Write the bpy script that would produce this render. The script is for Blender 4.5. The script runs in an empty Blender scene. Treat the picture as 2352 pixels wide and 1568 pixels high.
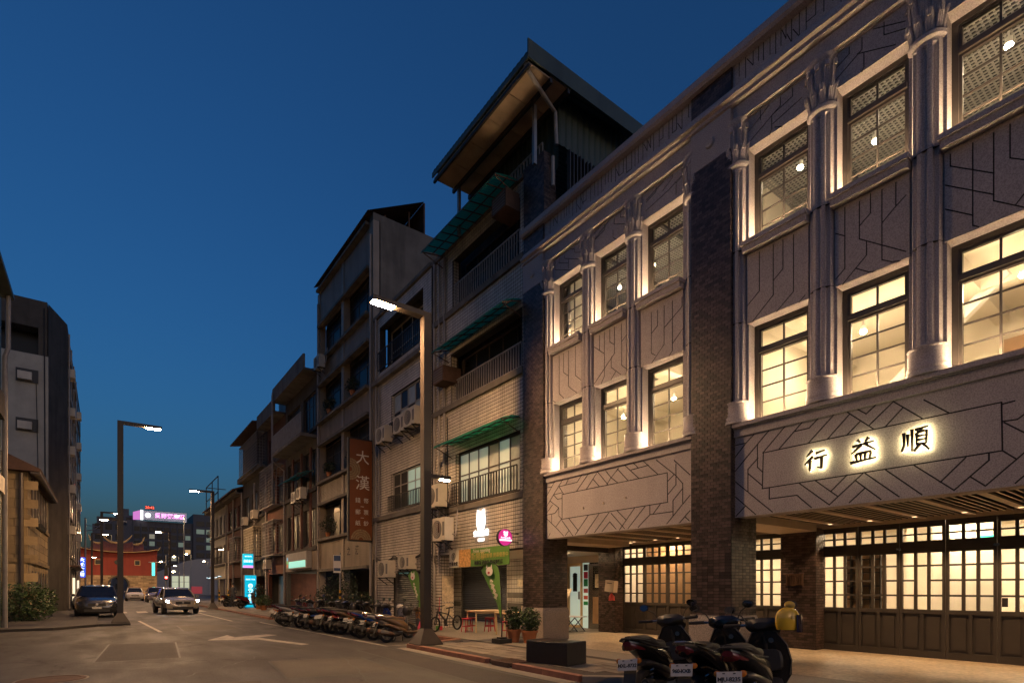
import bpy, bmesh, math, random
from mathutils import Vector, Matrix

# ------------------------------------------------------------------ camera, sky, exposure
SC = bpy.context.scene
COL = SC.collection
K = 0.88                       # metres per layout unit
PSI = math.atan(935 / 1257)
cam_d = bpy.data.cameras.new('camera'); cam = bpy.data.objects.new('camera', cam_d); COL.objects.link(cam)
cam_d.sensor_width = 36; cam_d.lens = 1257 / 2352 * 36; cam_d.shift_y = (1351.5 - 784) / 2352
cam_d.clip_start = 0.1; cam_d.clip_end = 3000
cam.location = (0, 0, 1.6 * K); cam.rotation_euler = (math.pi / 2, 0, -PSI)
SC.camera = cam
W = bpy.data.worlds.new('World'); SC.world = W; W.use_nodes = True
_nt = W.node_tree; _bg = _nt.nodes['Background']
_sk = _nt.nodes.new('ShaderNodeTexSky'); _sk.sky_type = 'NISHITA'; _sk.sun_disc = False
SUN_EL, SUN_ROT = 5.5, 170
_sk.sun_elevation = math.radians(SUN_EL); _sk.sun_rotation = math.radians(SUN_ROT)
_sk.ozone_density = 7.0; _sk.dust_density = 4.0; _sk.air_density = 1.5
_tw = _nt.nodes.new('ShaderNodeVectorMath'); _tw.operation = 'MULTIPLY'; _tw.inputs[1].default_value = (1.15, 1.0, 1.02)  # camera white balance
_nt.links.new(_sk.outputs[0], _tw.inputs[0]); _nt.links.new(_tw.outputs[0], _bg.inputs[0]); _bg.inputs[1].default_value = 0.08
SC.view_settings.view_transform = 'Standard'; SC.view_settings.look = 'None'
SC.view_settings.exposure = 1.0; SC.view_settings.gamma = 1.0
SC.cycles.use_denoising = True
SC.cycles.max_bounces = 6; SC.cycles.diffuse_bounces = 3; SC.cycles.glossy_bounces = 3
SC.cycles.transmission_bounces = 4; SC.cycles.transparent_max_bounces = 14
SC.cycles.sample_clamp_indirect = 4.0
SC.cycles.caustics_reflective = False; SC.cycles.caustics_refractive = False
SC.cycles.use_light_tree = True
R = random.Random(7)

# ------------------------------------------------------------------ helpers
def link(o, parent=None):
    COL.objects.link(o)
    if parent is not None: o.parent = parent
    return o

def wl(o):
    v = Vector((0, 0, 0))
    while o is not None:
        v += o.location; o = o.parent
    return v

def U(x, y, z=0.0): return Vector((x * K, y * K, z * K))

def tag(o, label=None, cat=None, group=None, kind=None):
    if label: o['label'] = label
    if cat: o['category'] = cat
    if group: o['group'] = group
    if kind: o['kind'] = kind
    return o

def empty(name, loc, label=None, cat=None, group=None, rz=0, parent=None):
    o = bpy.data.objects.new(name, None); link(o, parent); o.location = loc; o.rotation_euler = (0, 0, rz)
    o.empty_display_size = 0.2
    return tag(o, label, cat, group)

def dup(o, parent=None):
    c = o.copy(); COL.objects.link(c); c.parent = parent
    for ch in list(o.children): dup(ch, c)
    return c

class MB:
    def __init__(s): s.v = []; s.f = []; s.m = []; s.t = []
    def poly(s, pts, mi=0, t=0.5):
        n = len(s.v); s.v += [tuple(p) for p in pts]; s.f.append(tuple(range(n, n + len(pts)))); s.m.append(mi); s.t.append(t)
    def box(s, x0, x1, y0, y1, z0, z1, mi=0, t=0.5, skip=''):
        if x0 > x1: x0, x1 = x1, x0
        if y0 > y1: y0, y1 = y1, y0
        if z0 > z1: z0, z1 = z1, z0
        n = len(s.v)
        s.v += [(x0, y0, z0), (x1, y0, z0), (x1, y1, z0), (x0, y1, z0), (x0, y0, z1), (x1, y0, z1), (x1, y1, z1), (x0, y1, z1)]
        fs = {'b': (0, 3, 2, 1), 't': (4, 5, 6, 7), 'f': (0, 1, 5, 4), 'r': (1, 2, 6, 5), 'k': (2, 3, 7, 6), 'l': (3, 0, 4, 7)}
        for k2, q in fs.items():
            if k2 not in skip:
                s.f.append(tuple(n + i for i in q)); s.m.append(mi); s.t.append(t)
        return s
    def bar(s, p, q, w, h=None, up=(0, 0, 1), mi=0, t=0.5):
        h = h or w; p = Vector(p); q = Vector(q); d = (q - p)
        if d.length < 1e-6: return s
        d.normalize(); a = d.cross(Vector(up))
        if a.length < 1e-4: a = d.cross(Vector((1, 0, 0)))
        a.normalize(); b = a.cross(d); a = a * w / 2; b = b * h / 2
        n = len(s.v)
        for e in (p, q):
            for c in (-a - b, a - b, a + b, -a + b): s.v.append(tuple(e + c))
        for f in ((0, 1, 2, 3), (7, 6, 5, 4), (0, 4, 5, 1), (1, 5, 6, 2), (2, 6, 7, 3), (3, 7, 4, 0)):
            s.f.append(tuple(n + i for i in f)); s.m.append(mi); s.t.append(t)
        return s
    def tube(s, pts, r, n=7, mi=0, cap=True):
        pts = [Vector(p) for p in pts]
        rr = r if isinstance(r, (list, tuple)) else [r] * len(pts)
        rings = []; prev = None
        for i, p in enumerate(pts):
            d = (pts[min(i + 1, len(pts) - 1)] - pts[max(i - 1, 0)]).normalized()
            if prev is None:
                a = d.cross(Vector((0, 0, 1)))
                if a.length < 1e-3: a = d.cross(Vector((1, 0, 0)))
            else:
                a = prev - d * prev.dot(d)
            a.normalize(); prev = a; b = d.cross(a)
            rings.append([tuple(p + (a * math.cos(2 * math.pi * k2 / n) + b * math.sin(2 * math.pi * k2 / n)) * rr[i]) for k2 in range(n)])
        return s.loft(rings, cap, mi)
    def loft(s, rings, cap=True, mi=0, closed=True, t=0.5):
        n0 = len(s.v); n = len(rings[0])
        for rg in rings: s.v += [tuple(p) for p in rg]
        m = n if closed else n - 1
        for i in range(len(rings) - 1):
            for k2 in range(m):
                a = n0 + i * n + k2; b = n0 + i * n + (k2 + 1) % n
                s.f.append((a, b, b + n, a + n)); s.m.append(mi); s.t.append(t)
        if cap:
            s.f.append(tuple(n0 + k2 for k2 in reversed(range(n)))); s.m.append(mi); s.t.append(t)
            s.f.append(tuple(n0 + (len(rings) - 1) * n + k2 for k2 in range(n))); s.m.append(mi); s.t.append(t)
        return s
    def lathe(s, prof, c=(0, 0, 0), n=16, axis='z', mi=0, cap=True, sx=1, sy=1):
        rings = []
        for r, h in prof:
            rg = []
            for k2 in range(n):
                a = 2 * math.pi * k2 / n; u = r * math.cos(a) * sx; w = r * math.sin(a) * sy
                p = {'z': (u, w, h), 'y': (w, h, u), 'x': (h, u, w)}[axis]
                rg.append((p[0] + c[0], p[1] + c[1], p[2] + c[2]))
            rings.append(rg)
        return s.loft(rings, cap, mi)
    def mesh(s, name, mats, off=Vector((0, 0, 0)), k=K, smooth=False):
        me = bpy.data.meshes.new(name)
        me.from_pydata([(a * k - off[0], b * k - off[1], c * k - off[2]) for a, b, c in s.v], [], s.f)
        for m in (mats if isinstance(mats, (list, tuple)) else [mats]): me.materials.append(m)
        if any(s.m): me.polygons.foreach_set('material_index', s.m)
        if any(t != 0.5 for t in s.t):
            a = me.attributes.new('tint', 'FLOAT', 'FACE'); a.data.foreach_set('value', s.t)
        if smooth:
            me.polygons.foreach_set('use_smooth', [True] * len(me.polygons))
            me.set_sharp_from_angle(angle=math.radians(38))
        me.update()
        return me
    def build(s, name, mats, parent=None, smooth=False, local=False, kind=None, fix=False):
        off = wl(parent) if (parent is not None and not local) else Vector((0, 0, 0))
        me = s.mesh(name, mats, off, 1.0 if local else K, smooth)
        if fix:
            bm = bmesh.new(); bm.from_mesh(me); bmesh.ops.recalc_face_normals(bm, faces=bm.faces); bm.to_mesh(me); bm.free()
        o = link(bpy.data.objects.new(name, me), parent)
        if kind: o['kind'] = kind
        return o

def struct(mb, name, mats, **kw):
    o = mb.build(name, mats, **kw); o['kind'] = 'structure'; return o

# ------------------------------------------------------------------ materials
MATS = {}
def mat(name, col, rough=0.7, var=0.18, scale=2.5, bump=0.0, bscale=60.0, metal=0.0, spec=0.5, coat=0.0, speck=0.0,
        sscale=90.0, streak=0.0, tint=0.0, trans=0.0):
    m = bpy.data.materials.new(name); m.use_nodes = True; nt = m.node_tree; N = nt.nodes; L = nt.links
    b = N['Principled BSDF']; b.inputs['Roughness'].default_value = rough; b.inputs['Metallic'].default_value = metal
    b.inputs['Specular IOR Level'].default_value = spec
    if coat: b.inputs['Coat Weight'].default_value = coat; b.inputs['Coat Roughness'].default_value = 0.08
    if trans: b.inputs['Transmission Weight'].default_value = trans
    tc = N.new('ShaderNodeTexCoord'); no = N.new('ShaderNodeTexNoise')
    no.inputs['Scale'].default_value = scale; no.inputs['Detail'].default_value = 5.0; no.inputs['Roughness'].default_value = 0.65
    L.new(tc.outputs['Object'], no.inputs['Vector'])
    mr = N.new('ShaderNodeMapRange'); mr.inputs[1].default_value = 0.25; mr.inputs[2].default_value = 0.75
    mr.inputs[3].default_value = 1 - var; mr.inputs[4].default_value = 1 + var
    L.new(no.outputs['Fac'], mr.inputs[0])
    cur = mr.outputs[0]
    def mul(a, bsock):
        q = N.new('ShaderNodeMath'); q.operation = 'MULTIPLY'; L.new(a, q.inputs[0]); L.new(bsock, q.inputs[1]); return q.outputs[0]
    if speck:
        n2 = N.new('ShaderNodeTexNoise'); n2.inputs['Scale'].default_value = sscale; n2.inputs['Detail'].default_value = 1.5
        L.new(tc.outputs['Object'], n2.inputs['Vector'])
        m2 = N.new('ShaderNodeMapRange'); m2.inputs[1].default_value = 0.36; m2.inputs[2].default_value = 0.6
        m2.inputs[3].default_value = 1 - speck; m2.inputs[4].default_value = 1 + speck * 0.4
        L.new(n2.outputs['Fac'], m2.inputs[0]); cur = mul(cur, m2.outputs[0])
    if streak:
        mp = N.new('ShaderNodeMapping'); mp.inputs['Scale'].default_value = (1.5, 1.5, 0.22); L.new(tc.outputs['Object'], mp.inputs['Vector'])
        n3 = N.new('ShaderNodeTexNoise'); n3.inputs['Scale'].default_value = 1.6; n3.inputs['Detail'].default_value = 7
        L.new(mp.outputs[0], n3.inputs['Vector'])
        m3 = N.new('ShaderNodeMapRange'); m3.inputs[1].default_value = 0.45; m3.inputs[2].default_value = 0.8
        m3.inputs[3].default_value = 1.0; m3.inputs[4].default_value = 1 - streak
        L.new(n3.outputs['Fac'], m3.inputs[0]); cur = mul(cur, m3.outputs[0])
    if tint:
        at = N.new('ShaderNodeAttribute'); at.attribute_name = 'tint'
        m4 = N.new('ShaderNodeMapRange'); m4.inputs[3].default_value = 1 - tint; m4.inputs[4].default_value = 1 + tint
        L.new(at.outputs['Fac'], m4.inputs[0]); cur = mul(cur, m4.outputs[0])
    vm = N.new('ShaderNodeVectorMath'); vm.operation = 'SCALE'; vm.inputs[0].default_value = col; L.new(cur, vm.inputs['Scale'])
    L.new(vm.outputs[0], b.inputs['Base Color'])
    if bump:
        n5 = N.new('ShaderNodeTexNoise'); n5.inputs['Scale'].default_value = bscale; n5.inputs['Detail'].default_value = 3
        L.new(tc.outputs['Object'], n5.inputs['Vector'])
        bp = N.new('ShaderNodeBump'); bp.inputs['Strength'].default_value = bump; bp.inputs['Distance'].default_value = 0.01
        L.new(n5.outputs['Fac'], bp.inputs['Height']); L.new(bp.outputs[0], b.inputs['Normal'])
    MATS[name] = m
    return m

def emis(name, col, s, base=None):
    m = bpy.data.materials.new(name); m.use_nodes = True; b = m.node_tree.nodes['Principled BSDF']
    b.inputs['Base Color'].default_value = (*(base or col), 1); b.inputs['Emission Color'].default_value = (*col, 1)
    b.inputs['Emission Strength'].default_value = s; b.inputs['Roughness'].default_value = 0.4
    return m

def glass(name, tint=(0.9, 0.92, 0.92), gl=0.12, rough=0.03):
    m = bpy.data.materials.new(name); m.use_nodes = True; nt = m.node_tree; N = nt.nodes; L = nt.links
    N.remove(N['Principled BSDF']); out = N['Material Output']
    tr = N.new('ShaderNodeBsdfTransparent'); tr.inputs[0].default_value = (*tint, 1)
    g = N.new('ShaderNodeBsdfGlossy'); g.inputs['Roughness'].default_value = rough
    lw = N.new('ShaderNodeLayerWeight'); pw = N.new('ShaderNodeMath'); pw.operation = 'POWER'; pw.inputs[1].default_value = 4.0; L.new(lw.outputs['Facing'], pw.inputs[0])
    ma = N.new('ShaderNodeMath'); ma.operation = 'MULTIPLY_ADD'; ma.inputs[1].default_value = 0.55; ma.inputs[2].default_value = 0.03; L.new(pw.outputs[0], ma.inputs[0])
    mx = N.new('ShaderNodeMixShader'); L.new(ma.outputs[0], mx.inputs[0]); L.new(tr.outputs[0], mx.inputs[1]); L.new(g.outputs[0], mx.inputs[2])
    L.new(mx.outputs[0], out.inputs[0]); return m

WARM = (1.0, 0.60, 0.28)
M_gran = mat('granite_cladding', (0.41, 0.37, 0.375), 0.75, 0.09, 1.0, 0.1, 140, speck=0.26, sscale=60, streak=0.12)
M_groove = mat('groove_shadow_paint', (0.02, 0.017, 0.015), 0.8, 0.1)
M_gbase = mat('granite_plinth', (0.33, 0.28, 0.24), 0.6, 0.08, 1.5, 0.2, 140, speck=0.4, sscale=60)
M_brick = mat('glazed_brown_tile', (0.072, 0.050, 0.042), 0.36, 0.22, 6, 0.2, 60, tint=0.6)
M_mort = mat('dark_mortar', (0.03, 0.026, 0.024), 0.9, 0.2, 8)
M_bronze = mat('dark_bronze_frame', (0.055, 0.046, 0.04), 0.42, 0.12, 4, 0.05, 80)
M_door = mat('dark_painted_door', (0.048, 0.041, 0.035), 0.45, 0.14, 3, 0.08, 60)
M_glass = glass('window_glass')
M_cream = mat('cream_plaster', (0.76, 0.69, 0.57), 0.8, 0.05, 1.0)
M_white = mat('white_paint', (0.72, 0.70, 0.66), 0.6, 0.06, 2)
M_woodp = mat('oak_panel', (0.42, 0.25, 0.13), 0.5, 0.2, 3, streak=0.3)
M_slat = mat('black_ceiling_slat', (0.018, 0.016, 0.014), 0.45, 0.1)
M_slatl = mat('pale_trim_and_lit_slat', (0.52, 0.42, 0.32), 0.5, 0.1)
M_led = emis('led_strip', (1.0, 0.68, 0.38), 300)
M_spot = emis('spot_bulb', (1.0, 0.72, 0.42), 620)
M_spot3 = emis('spot_bulb_upper', (1.0, 0.74, 0.46), 95)
M_down = emis('downlight_lens', (1.0, 0.66, 0.36), 1.5)
M_street = emis('street_lamp_lens', (1.0, 0.57, 0.26), 1150)
M_ped = emis('footway_lamp_lens', (1.0, 0.62, 0.28), 260)
M_halo = emis('halo_led', (1.0, 0.84, 0.42), 22)
M_letter = mat('bronze_letter', (0.05, 0.035, 0.02), 0.4, 0.1, metal=0.5)
M_tile = mat('white_square_tile', (0.56, 0.50, 0.42), 0.35, 0.22, 0.7, 0.1, 50, streak=0.35, tint=0.12)
M_grout = mat('black_grout', (0.035, 0.03, 0.026), 0.9, 0.2, 3)
M_rib = mat('beige_ribbed_tile', (0.30, 0.24, 0.18), 0.55, 0.2, 0.9, 0.1, 50, streak=0.4)
M_conc = mat('stained_concrete', (0.17, 0.15, 0.125), 0.9, 0.35, 0.8, 0.35, 30, streak=0.55)
M_concd = mat('dark_concrete', (0.075, 0.066, 0.056), 0.9, 0.35, 0.9, 0.3, 30, streak=0.5)
M_plaster = mat('pale_dirty_plaster', (0.42, 0.40, 0.34), 0.9, 0.25, 0.6, 0.2, 20, streak=0.15)
M_stone = mat('yellow_stone', (0.34, 0.25, 0.13), 0.85, 0.3, 1.0, 0.4, 18, streak=0.3, tint=0.25)
M_rbrick = mat('red_brick', (0.12, 0.045, 0.03), 0.85, 0.3, 3, 0.3, 30, streak=0.3)
M_metal = mat('grey_galvanised', (0.30, 0.30, 0.30), 0.45, 0.2, 3, metal=0.7)
M_pipe = mat('pvc_pipe', (0.34, 0.31, 0.28), 0.55, 0.25, 2, streak=0.4)
M_rail = mat('dark_iron_railing', (0.035, 0.032, 0.03), 0.55, 0.2, metal=0.4)
M_wrail = mat('pale_railing', (0.33, 0.30, 0.27), 0.5, 0.25, 4)
M_green = mat('green_corrugated_awning', (0.015, 0.16, 0.09), 0.35, 0.25, 1.5)
def translucent(m, w=0.5, col=(0.03, 0.42, 0.24)):
    N = m.node_tree.nodes; L = m.node_tree.links; b = N['Principled BSDF']; out = N['Material Output']
    t = N.new('ShaderNodeBsdfTranslucent'); t.inputs[0].default_value = (*col, 1); mx = N.new('ShaderNodeMixShader'); mx.inputs[0].default_value = w
    L.new(b.outputs[0], mx.inputs[1]); L.new(t.outputs[0], mx.inputs[2]); L.new(mx.outputs[0], out.inputs[0])
translucent(M_green)
M_gwall = mat('green_corrugated_wall', (0.06, 0.08, 0.06), 0.5, 0.25, 1.2, streak=0.4)
M_rust = mat('rusty_steel', (0.10, 0.055, 0.035), 0.8, 0.4, 3)
M_soffit = mat('rust_stained_soffit', (0.38, 0.28, 0.19), 0.8, 0.3, 1.0, streak=0.3)
M_dwin = mat('dark_window_pane', (0.010, 0.011, 0.012), 0.3, 0.2, 1.2, spec=0.22)
M_wframe = mat('pale_aluminium_frame', (0.36, 0.33, 0.28), 0.5, 0.15)
M_bframe = mat('brown_aluminium_frame', (0.07, 0.055, 0.045), 0.45, 0.15)
M_curt = emis('curtain_lit_teal', (0.42, 0.66, 0.52), 0.16, (0.4, 0.5, 0.42))
M_frost = mat('frosted_pane', (0.34, 0.38, 0.36), 0.3, 0.2, 2.5)
M_ac = mat('air_conditioner_shell', (0.52, 0.47, 0.38), 0.5, 0.18, 2, streak=0.3)
M_acd = mat('air_conditioner_grille', (0.13, 0.12, 0.11), 0.6, 0.2)
M_black = mat('black_plastic', (0.018, 0.017, 0.016), 0.5, 0.15)
M_rubber = mat('tyre_rubber', (0.022, 0.021, 0.020), 0.85, 0.2)
M_chrome = mat('brushed_metal', (0.45, 0.43, 0.40), 0.25, 0.1, metal=1.0)
M_alu = mat('wheel_alloy', (0.16, 0.15, 0.14), 0.4, 0.2, metal=0.8)
M_mirror = mat('mirror_glass', (0.85, 0.88, 0.95), 0.03, 0.0, metal=1.0)
M_tail = mat('red_tail_lens', (0.10, 0.010, 0.014), 0.15, 0.1, coat=0.6)
M_amber = mat('amber_lens', (0.55, 0.18, 0.02), 0.15, 0.1, coat=0.6)
M_plate = mat('white_number_plate', (0.50, 0.48, 0.43), 0.5, 0.08, 8)
M_ink = mat('black_lettering', (0.012, 0.012, 0.012), 0.6, 0.0)
M_seat = mat('black_vinyl_seat', (0.03, 0.026, 0.022), 0.5, 0.15, 8, 0.1, 120)
M_leaf = mat('leaf_green', (0.045, 0.08, 0.022), 0.5, 0.5, 6)
M_leafd = mat('leaf_dark', (0.02, 0.036, 0.012), 0.55, 0.5, 6)
M_bark = mat('bark', (0.06, 0.045, 0.03), 0.9, 0.3, 12)
M_terra = mat('terracotta_pot', (0.42, 0.15, 0.05), 0.7, 0.2, 4)
M_lamp = mat('lamp_post_paint', (0.035, 0.026, 0.020), 0.5, 0.2, 3, 0.05, 60)
M_bench = mat('dark_polished_stone', (0.030, 0.027, 0.025), 0.28, 0.15, 5, speck=0.2)
M_shut = mat('roller_shutter_steel', (0.17, 0.165, 0.16), 0.4, 0.15, 1.5, metal=0.5, streak=0.2)
M_red = mat('red_stool_paint', (0.50, 0.03, 0.05), 0.45, 0.1)
M_ply = mat('pale_wood_top', (0.60, 0.44, 0.25), 0.55, 0.15, 4)
M_paper = mat('printed_paper', (0.62, 0.52, 0.36), 0.7, 0.45, 9)
M_wire = mat('black_cable', (0.015, 0.014, 0.013), 0.7, 0.1)
# ------------------------------------------------------------------ ground
def asphalt():
    m = mat('asphalt', (0.062, 0.057, 0.052), 0.7, 0.16, 0.9, 0.7, 70, speck=0.35, sscale=38)
    N = m.node_tree.nodes; L = m.node_tree.links; b = N['Principled BSDF']
    tc = N.new('ShaderNodeTexCoord'); no = N.new('ShaderNodeTexNoise'); no.inputs['Scale'].default_value = 0.8; no.inputs['Detail'].default_value = 8
    mp = N.new('ShaderNodeMapping'); mp.inputs['Scale'].default_value = (1.6, 0.5, 1); L.new(tc.outputs['Object'], mp.inputs['Vector']); L.new(mp.outputs[0], no.inputs['Vector'])
    mr = N.new('ShaderNodeMapRange'); mr.inputs[1].default_value = 0.35; mr.inputs[2].default_value = 0.7; mr.inputs[3].default_value = 0.55; mr.inputs[4].default_value = 0.8
    L.new(no.outputs['Fac'], mr.inputs[0]); L.new(mr.outputs[0], b.inputs['Roughness'])
    # worn patches and cracks
    vo = N.new('ShaderNodeTexVoronoi'); vo.feature = 'DISTANCE_TO_EDGE'; vo.inputs['Scale'].default_value = 0.22; vo.inputs['Randomness'].default_value = 1
    n2 = N.new('ShaderNodeTexNoise'); n2.inputs['Scale'].default_value = 2.0; n2.inputs['Detail'].default_value = 4
    L.new(tc.outputs['Object'], n2.inputs['Vector'])
    ad = N.new('ShaderNodeVectorMath'); ad.operation = 'MULTIPLY_ADD'; ad.inputs[1].default_value = (0.9, 0.9, 0); L.new(n2.outputs['Color'], ad.inputs[0]); L.new(tc.outputs['Object'], ad.inputs[2])
    L.new(ad.outputs[0], vo.inputs['Vector'])
    cr = N.new('ShaderNodeMapRange'); cr.inputs[1].default_value = 0.0; cr.inputs[2].default_value = 0.010; cr.inputs[3].default_value = 0.35; cr.inputs[4].default_value = 1.0
    L.new(vo.outputs['Distance'], cr.inputs[0])
    src = b.inputs['Base Color'].links[0].from_socket
    vm = N.new('ShaderNodeVectorMath'); vm.operation = 'SCALE'; L.new(src, vm.inputs[0]); L.new(cr.outputs[0], vm.inputs['Scale']); L.new(vm.outputs[0], b.inputs['Base Color'])
    return m
M_asph = asphalt()
M_paver = mat('concrete_paver', (0.22, 0.185, 0.145), 0.7, 0.22, 1.5, 0.35, 50, speck=0.2, tint=0.22)
M_pavbed = mat('paver_joint_sand', (0.06, 0.05, 0.04), 0.95, 0.2, 4)
M_mosaic = mat('arcade_terrazzo', (0.40, 0.32, 0.22), 0.42, 0.22, 1.2, 0.3, 24, speck=0.3, sscale=16)
M_strip = mat('smooth_washed_concrete', (0.23, 0.20, 0.16), 0.6, 0.10, 1.5, 0.3, 90, speck=0.3)
M_kerbr = mat('worn_red_kerb_paint', (0.27, 0.12, 0.075), 0.7, 0.4, 3, 0.2, 30)
M_kerb = mat('kerb_concrete', (0.24, 0.21, 0.17), 0.8, 0.25, 2, 0.3, 40)
M_line = mat('worn_road_paint', (0.36, 0.33, 0.28), 0.7, 0.5, 4, 0.2, 60)

g = MB(); g.poly([(-700, -300, 0), (900, -300, 0), (900, 1500, 0), (-700, 1500, 0)])
struct(g, 'road', M_asph)
# pavement plate on the right, a bay cut out for the parked scooters
def plate(name, pts, m, z=0.1, side=None):
    mb = MB(); mb.poly([(x, y, z) for x, y in pts])
    n = len(pts)
    for i in range(n):
        a, b2 = pts[i], pts[(i + 1) % n]; mb.poly([(a[0], a[1], 0), (b2[0], b2[1], 0), (b2[0], b2[1], z), (a[0], a[1], z)])
    return struct(mb, name, m)
pave = plate('pavement', [(6.62, 6.95), (6.72, 13.75), (8.55, 14.2), (8.7, 29.5), (7.0, 30.6), (7.2, 80), (24, 80), (24, -6), (8.2, -6), (8.1, 5.7)][::-1], M_pavbed, 0.088)
# arcade floor and a plain strip along the pillars
for nm, x0, x1, m, z in (('arcade_floor', 9.75, 15.3, M_mosaic, 0.098), ('pavement_strip', 8.75, 9.75, M_strip, 0.096)):
    mb = MB(); mb.poly([(x0, -5, z), (x1, -5, z), (x1, 13.3, z), (x0, 13.3, z)]); struct(mb, nm, m)
mb = MB(); mb.poly([(8.72, 13.3, 0.094), (15.3, 13.3, 0.094), (15.3, 79, 0.094), (8.72, 79, 0.094)]); struct(mb, 'arcade_paving', M_strip)

def inpoly(x, y, P):
    c = False; j = len(P) - 1
    for i in range(len(P)):
        if (P[i][1] > y) != (P[j][1] > y) and x < (P[j][0] - P[i][0]) * (y - P[i][1]) / (P[j][1] - P[i][1]) + P[i][0]: c = not c
        j = i
    return c
near = [(6.84, 7.0), (6.9, 13.5), (8.66, 13.95), (8.7, 7.0), (8.7, 5.3), (8.3, 5.9)]
paver_me = []
for i in range(6):
    mb = MB(); t = i / 5; mb.box(-0.14, 0.14, -0.292, 0.292, -0.02, 0.012, t=t if t != 0.5 else 0.51, skip='b')
    paver_me.append(mb.mesh('paver', M_paver))
cnt = 0; rest = MB(); row = 0
y = 5.2
spots = []
x = 6.6
while x < 8.9:
    yy = 4.9 + (0.3 if row % 2 else 0)
    while yy < 13.9:
        if inpoly(x, yy, near) and inpoly(x - 0.1, yy - 0.26, near) and inpoly(x + 0.1, yy + 0.26, near): spots.append((x, yy))
        yy += 0.6
    x += 0.292; row += 1
for (x, yy) in spots[:300]:
    o = link(bpy.data.objects.new('paver', R.choice(paver_me)), pave)
    o.location = U(x, yy, 0.088 + R.uniform(-0.003, 0.004)); o.rotation_euler = (R.uniform(-.006, .006), R.uniform(-.004, .004), R.uniform(-.01, .01))
far = MB()
for i in range(60):
    for j in range(6):
        x0 = 7.25 + j * 0.24; y0 = 31 + i * 0.62 + (0.31 if j % 2 else 0)
        far.box(x0, x0 + 0.225, y0, y0 + 0.6, 0.07, 0.097 + R.uniform(0, .006), t=R.random(), skip='b')
far.build('pavers', M_paver, pave, kind='stuff')

# kerb stones: red painted blocks and gutter
kb = []
def kerb_run(pts, step=0.95):
    out = []
    for a, b2 in zip(pts, pts[1:]):
        a = Vector((*a, 0)); b2 = Vector((*b2, 0)); L = (b2 - a).length; n = max(1, round(L / step))
        for i in range(n): out.append((a + (b2 - a) * (i / n), a + (b2 - a) * ((i + 1) / n)))
    return out
ke = empty('kerb', U(6.6, 10), None, None); ke['kind'] = 'structure'
for i, (a, b2) in enumerate(kerb_run([(8.05, 5.55), (6.6, 6.85), (6.66, 13.65), (8.5, 14.1), (8.62, 29.5), (6.95, 30.5), (7.1, 60)])):
    d = (b2 - a).normalized()
    if 8.9 < (a.y + b2.y) / 2 < 9.4 and a.x < 7: continue
    mb = MB(); mb.bar(a + d * 0.006 + Vector((0, 0, 0.05)), b2 - d * 0.006 + Vector((0, 0, 0.05)), 0.16, 0.115)
    mb.build('kerb_stone', M_kerbr if a.y > 6.5 else M_kerb, ke)
mb = MB(); mb.poly([(6.2, 6.9, .004), (6.54, 6.9, .004), (6.6, 13.7, .004), (6.3, 13.7, .004)]); struct(mb, 'gutter', M_kerb)
gr = empty('drain_grate', U(6.63, 9.15, 0.02), 'rusty iron drain grate let into the red kerb', 'drain grate')
mb = MB(); mb.box(6.5, 7.05, 8.82, 8.86, .06, .112); mb.box(6.5, 7.05, 9.46, 9.5, .06, .112); mb.box(6.5, 6.54, 8.86, 9.46, .02, .112); mb.box(7.01, 7.05, 8.86, 9.46, .06, .112); mb.build('frame', M_rust, gr)
for i in range(9):
    mb = MB(); mb.box(6.54, 7.01, 8.89 + i * .065, 8.915 + i * .065, .07, .11); mb.build('bar', M_rust, gr)
# painted markings
def marking(pts, z=0.004, name='road_marking'):
    mb = MB(); mb.poly([(x, y, z) for x, y in pts]); struct(mb, name, M_line)
marking([(6.28, 14.35), (6.38, 14.35), (6.0, 28.2), (5.9, 28.2)])
marking([(6.38, 14.35), (6.36, 14.45), (8.3, 14.32), (8.3, 14.22)])
marking([(2.55, 19.3), (3.4, 21.1), (3.45, 20.0), (4.55, 20.6), (4.8, 20.1), (3.75, 19.2), (3.9, 18.6)])
marking([(3.75, 19.2), (4.05, 19.3), (4.75, 16.2), (4.5, 16.1)])
for i in range(5): marking([(0.6 + i * 1.15, 44), (1.2 + i * 1.15, 44), (1.2 + i * 1.15, 47), (0.6 + i * 1.15, 47)], name='crosswalk_stripe')
marking([(1.6, 24), (1.72, 24), (1.42, 33), (1.3, 33)])
marking([(5.0, 30), (5.12, 30), (5.05, 42), (4.93, 42)])
M_patch = mat('newer_asphalt_patch', (0.060, 0.053, 0.046), 0.75, 0.2, 2, 0.6, 80, speck=0.3, sscale=40)
M_patl = mat('worn_asphalt_patch', (0.10, 0.088, 0.072), 0.75, 0.25, 1.5, 0.6, 70, speck=0.35, sscale=40)
M_seam = mat('bitumen_seam', (0.02, 0.018, 0.016), 0.5, 0.2, 3)
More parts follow.
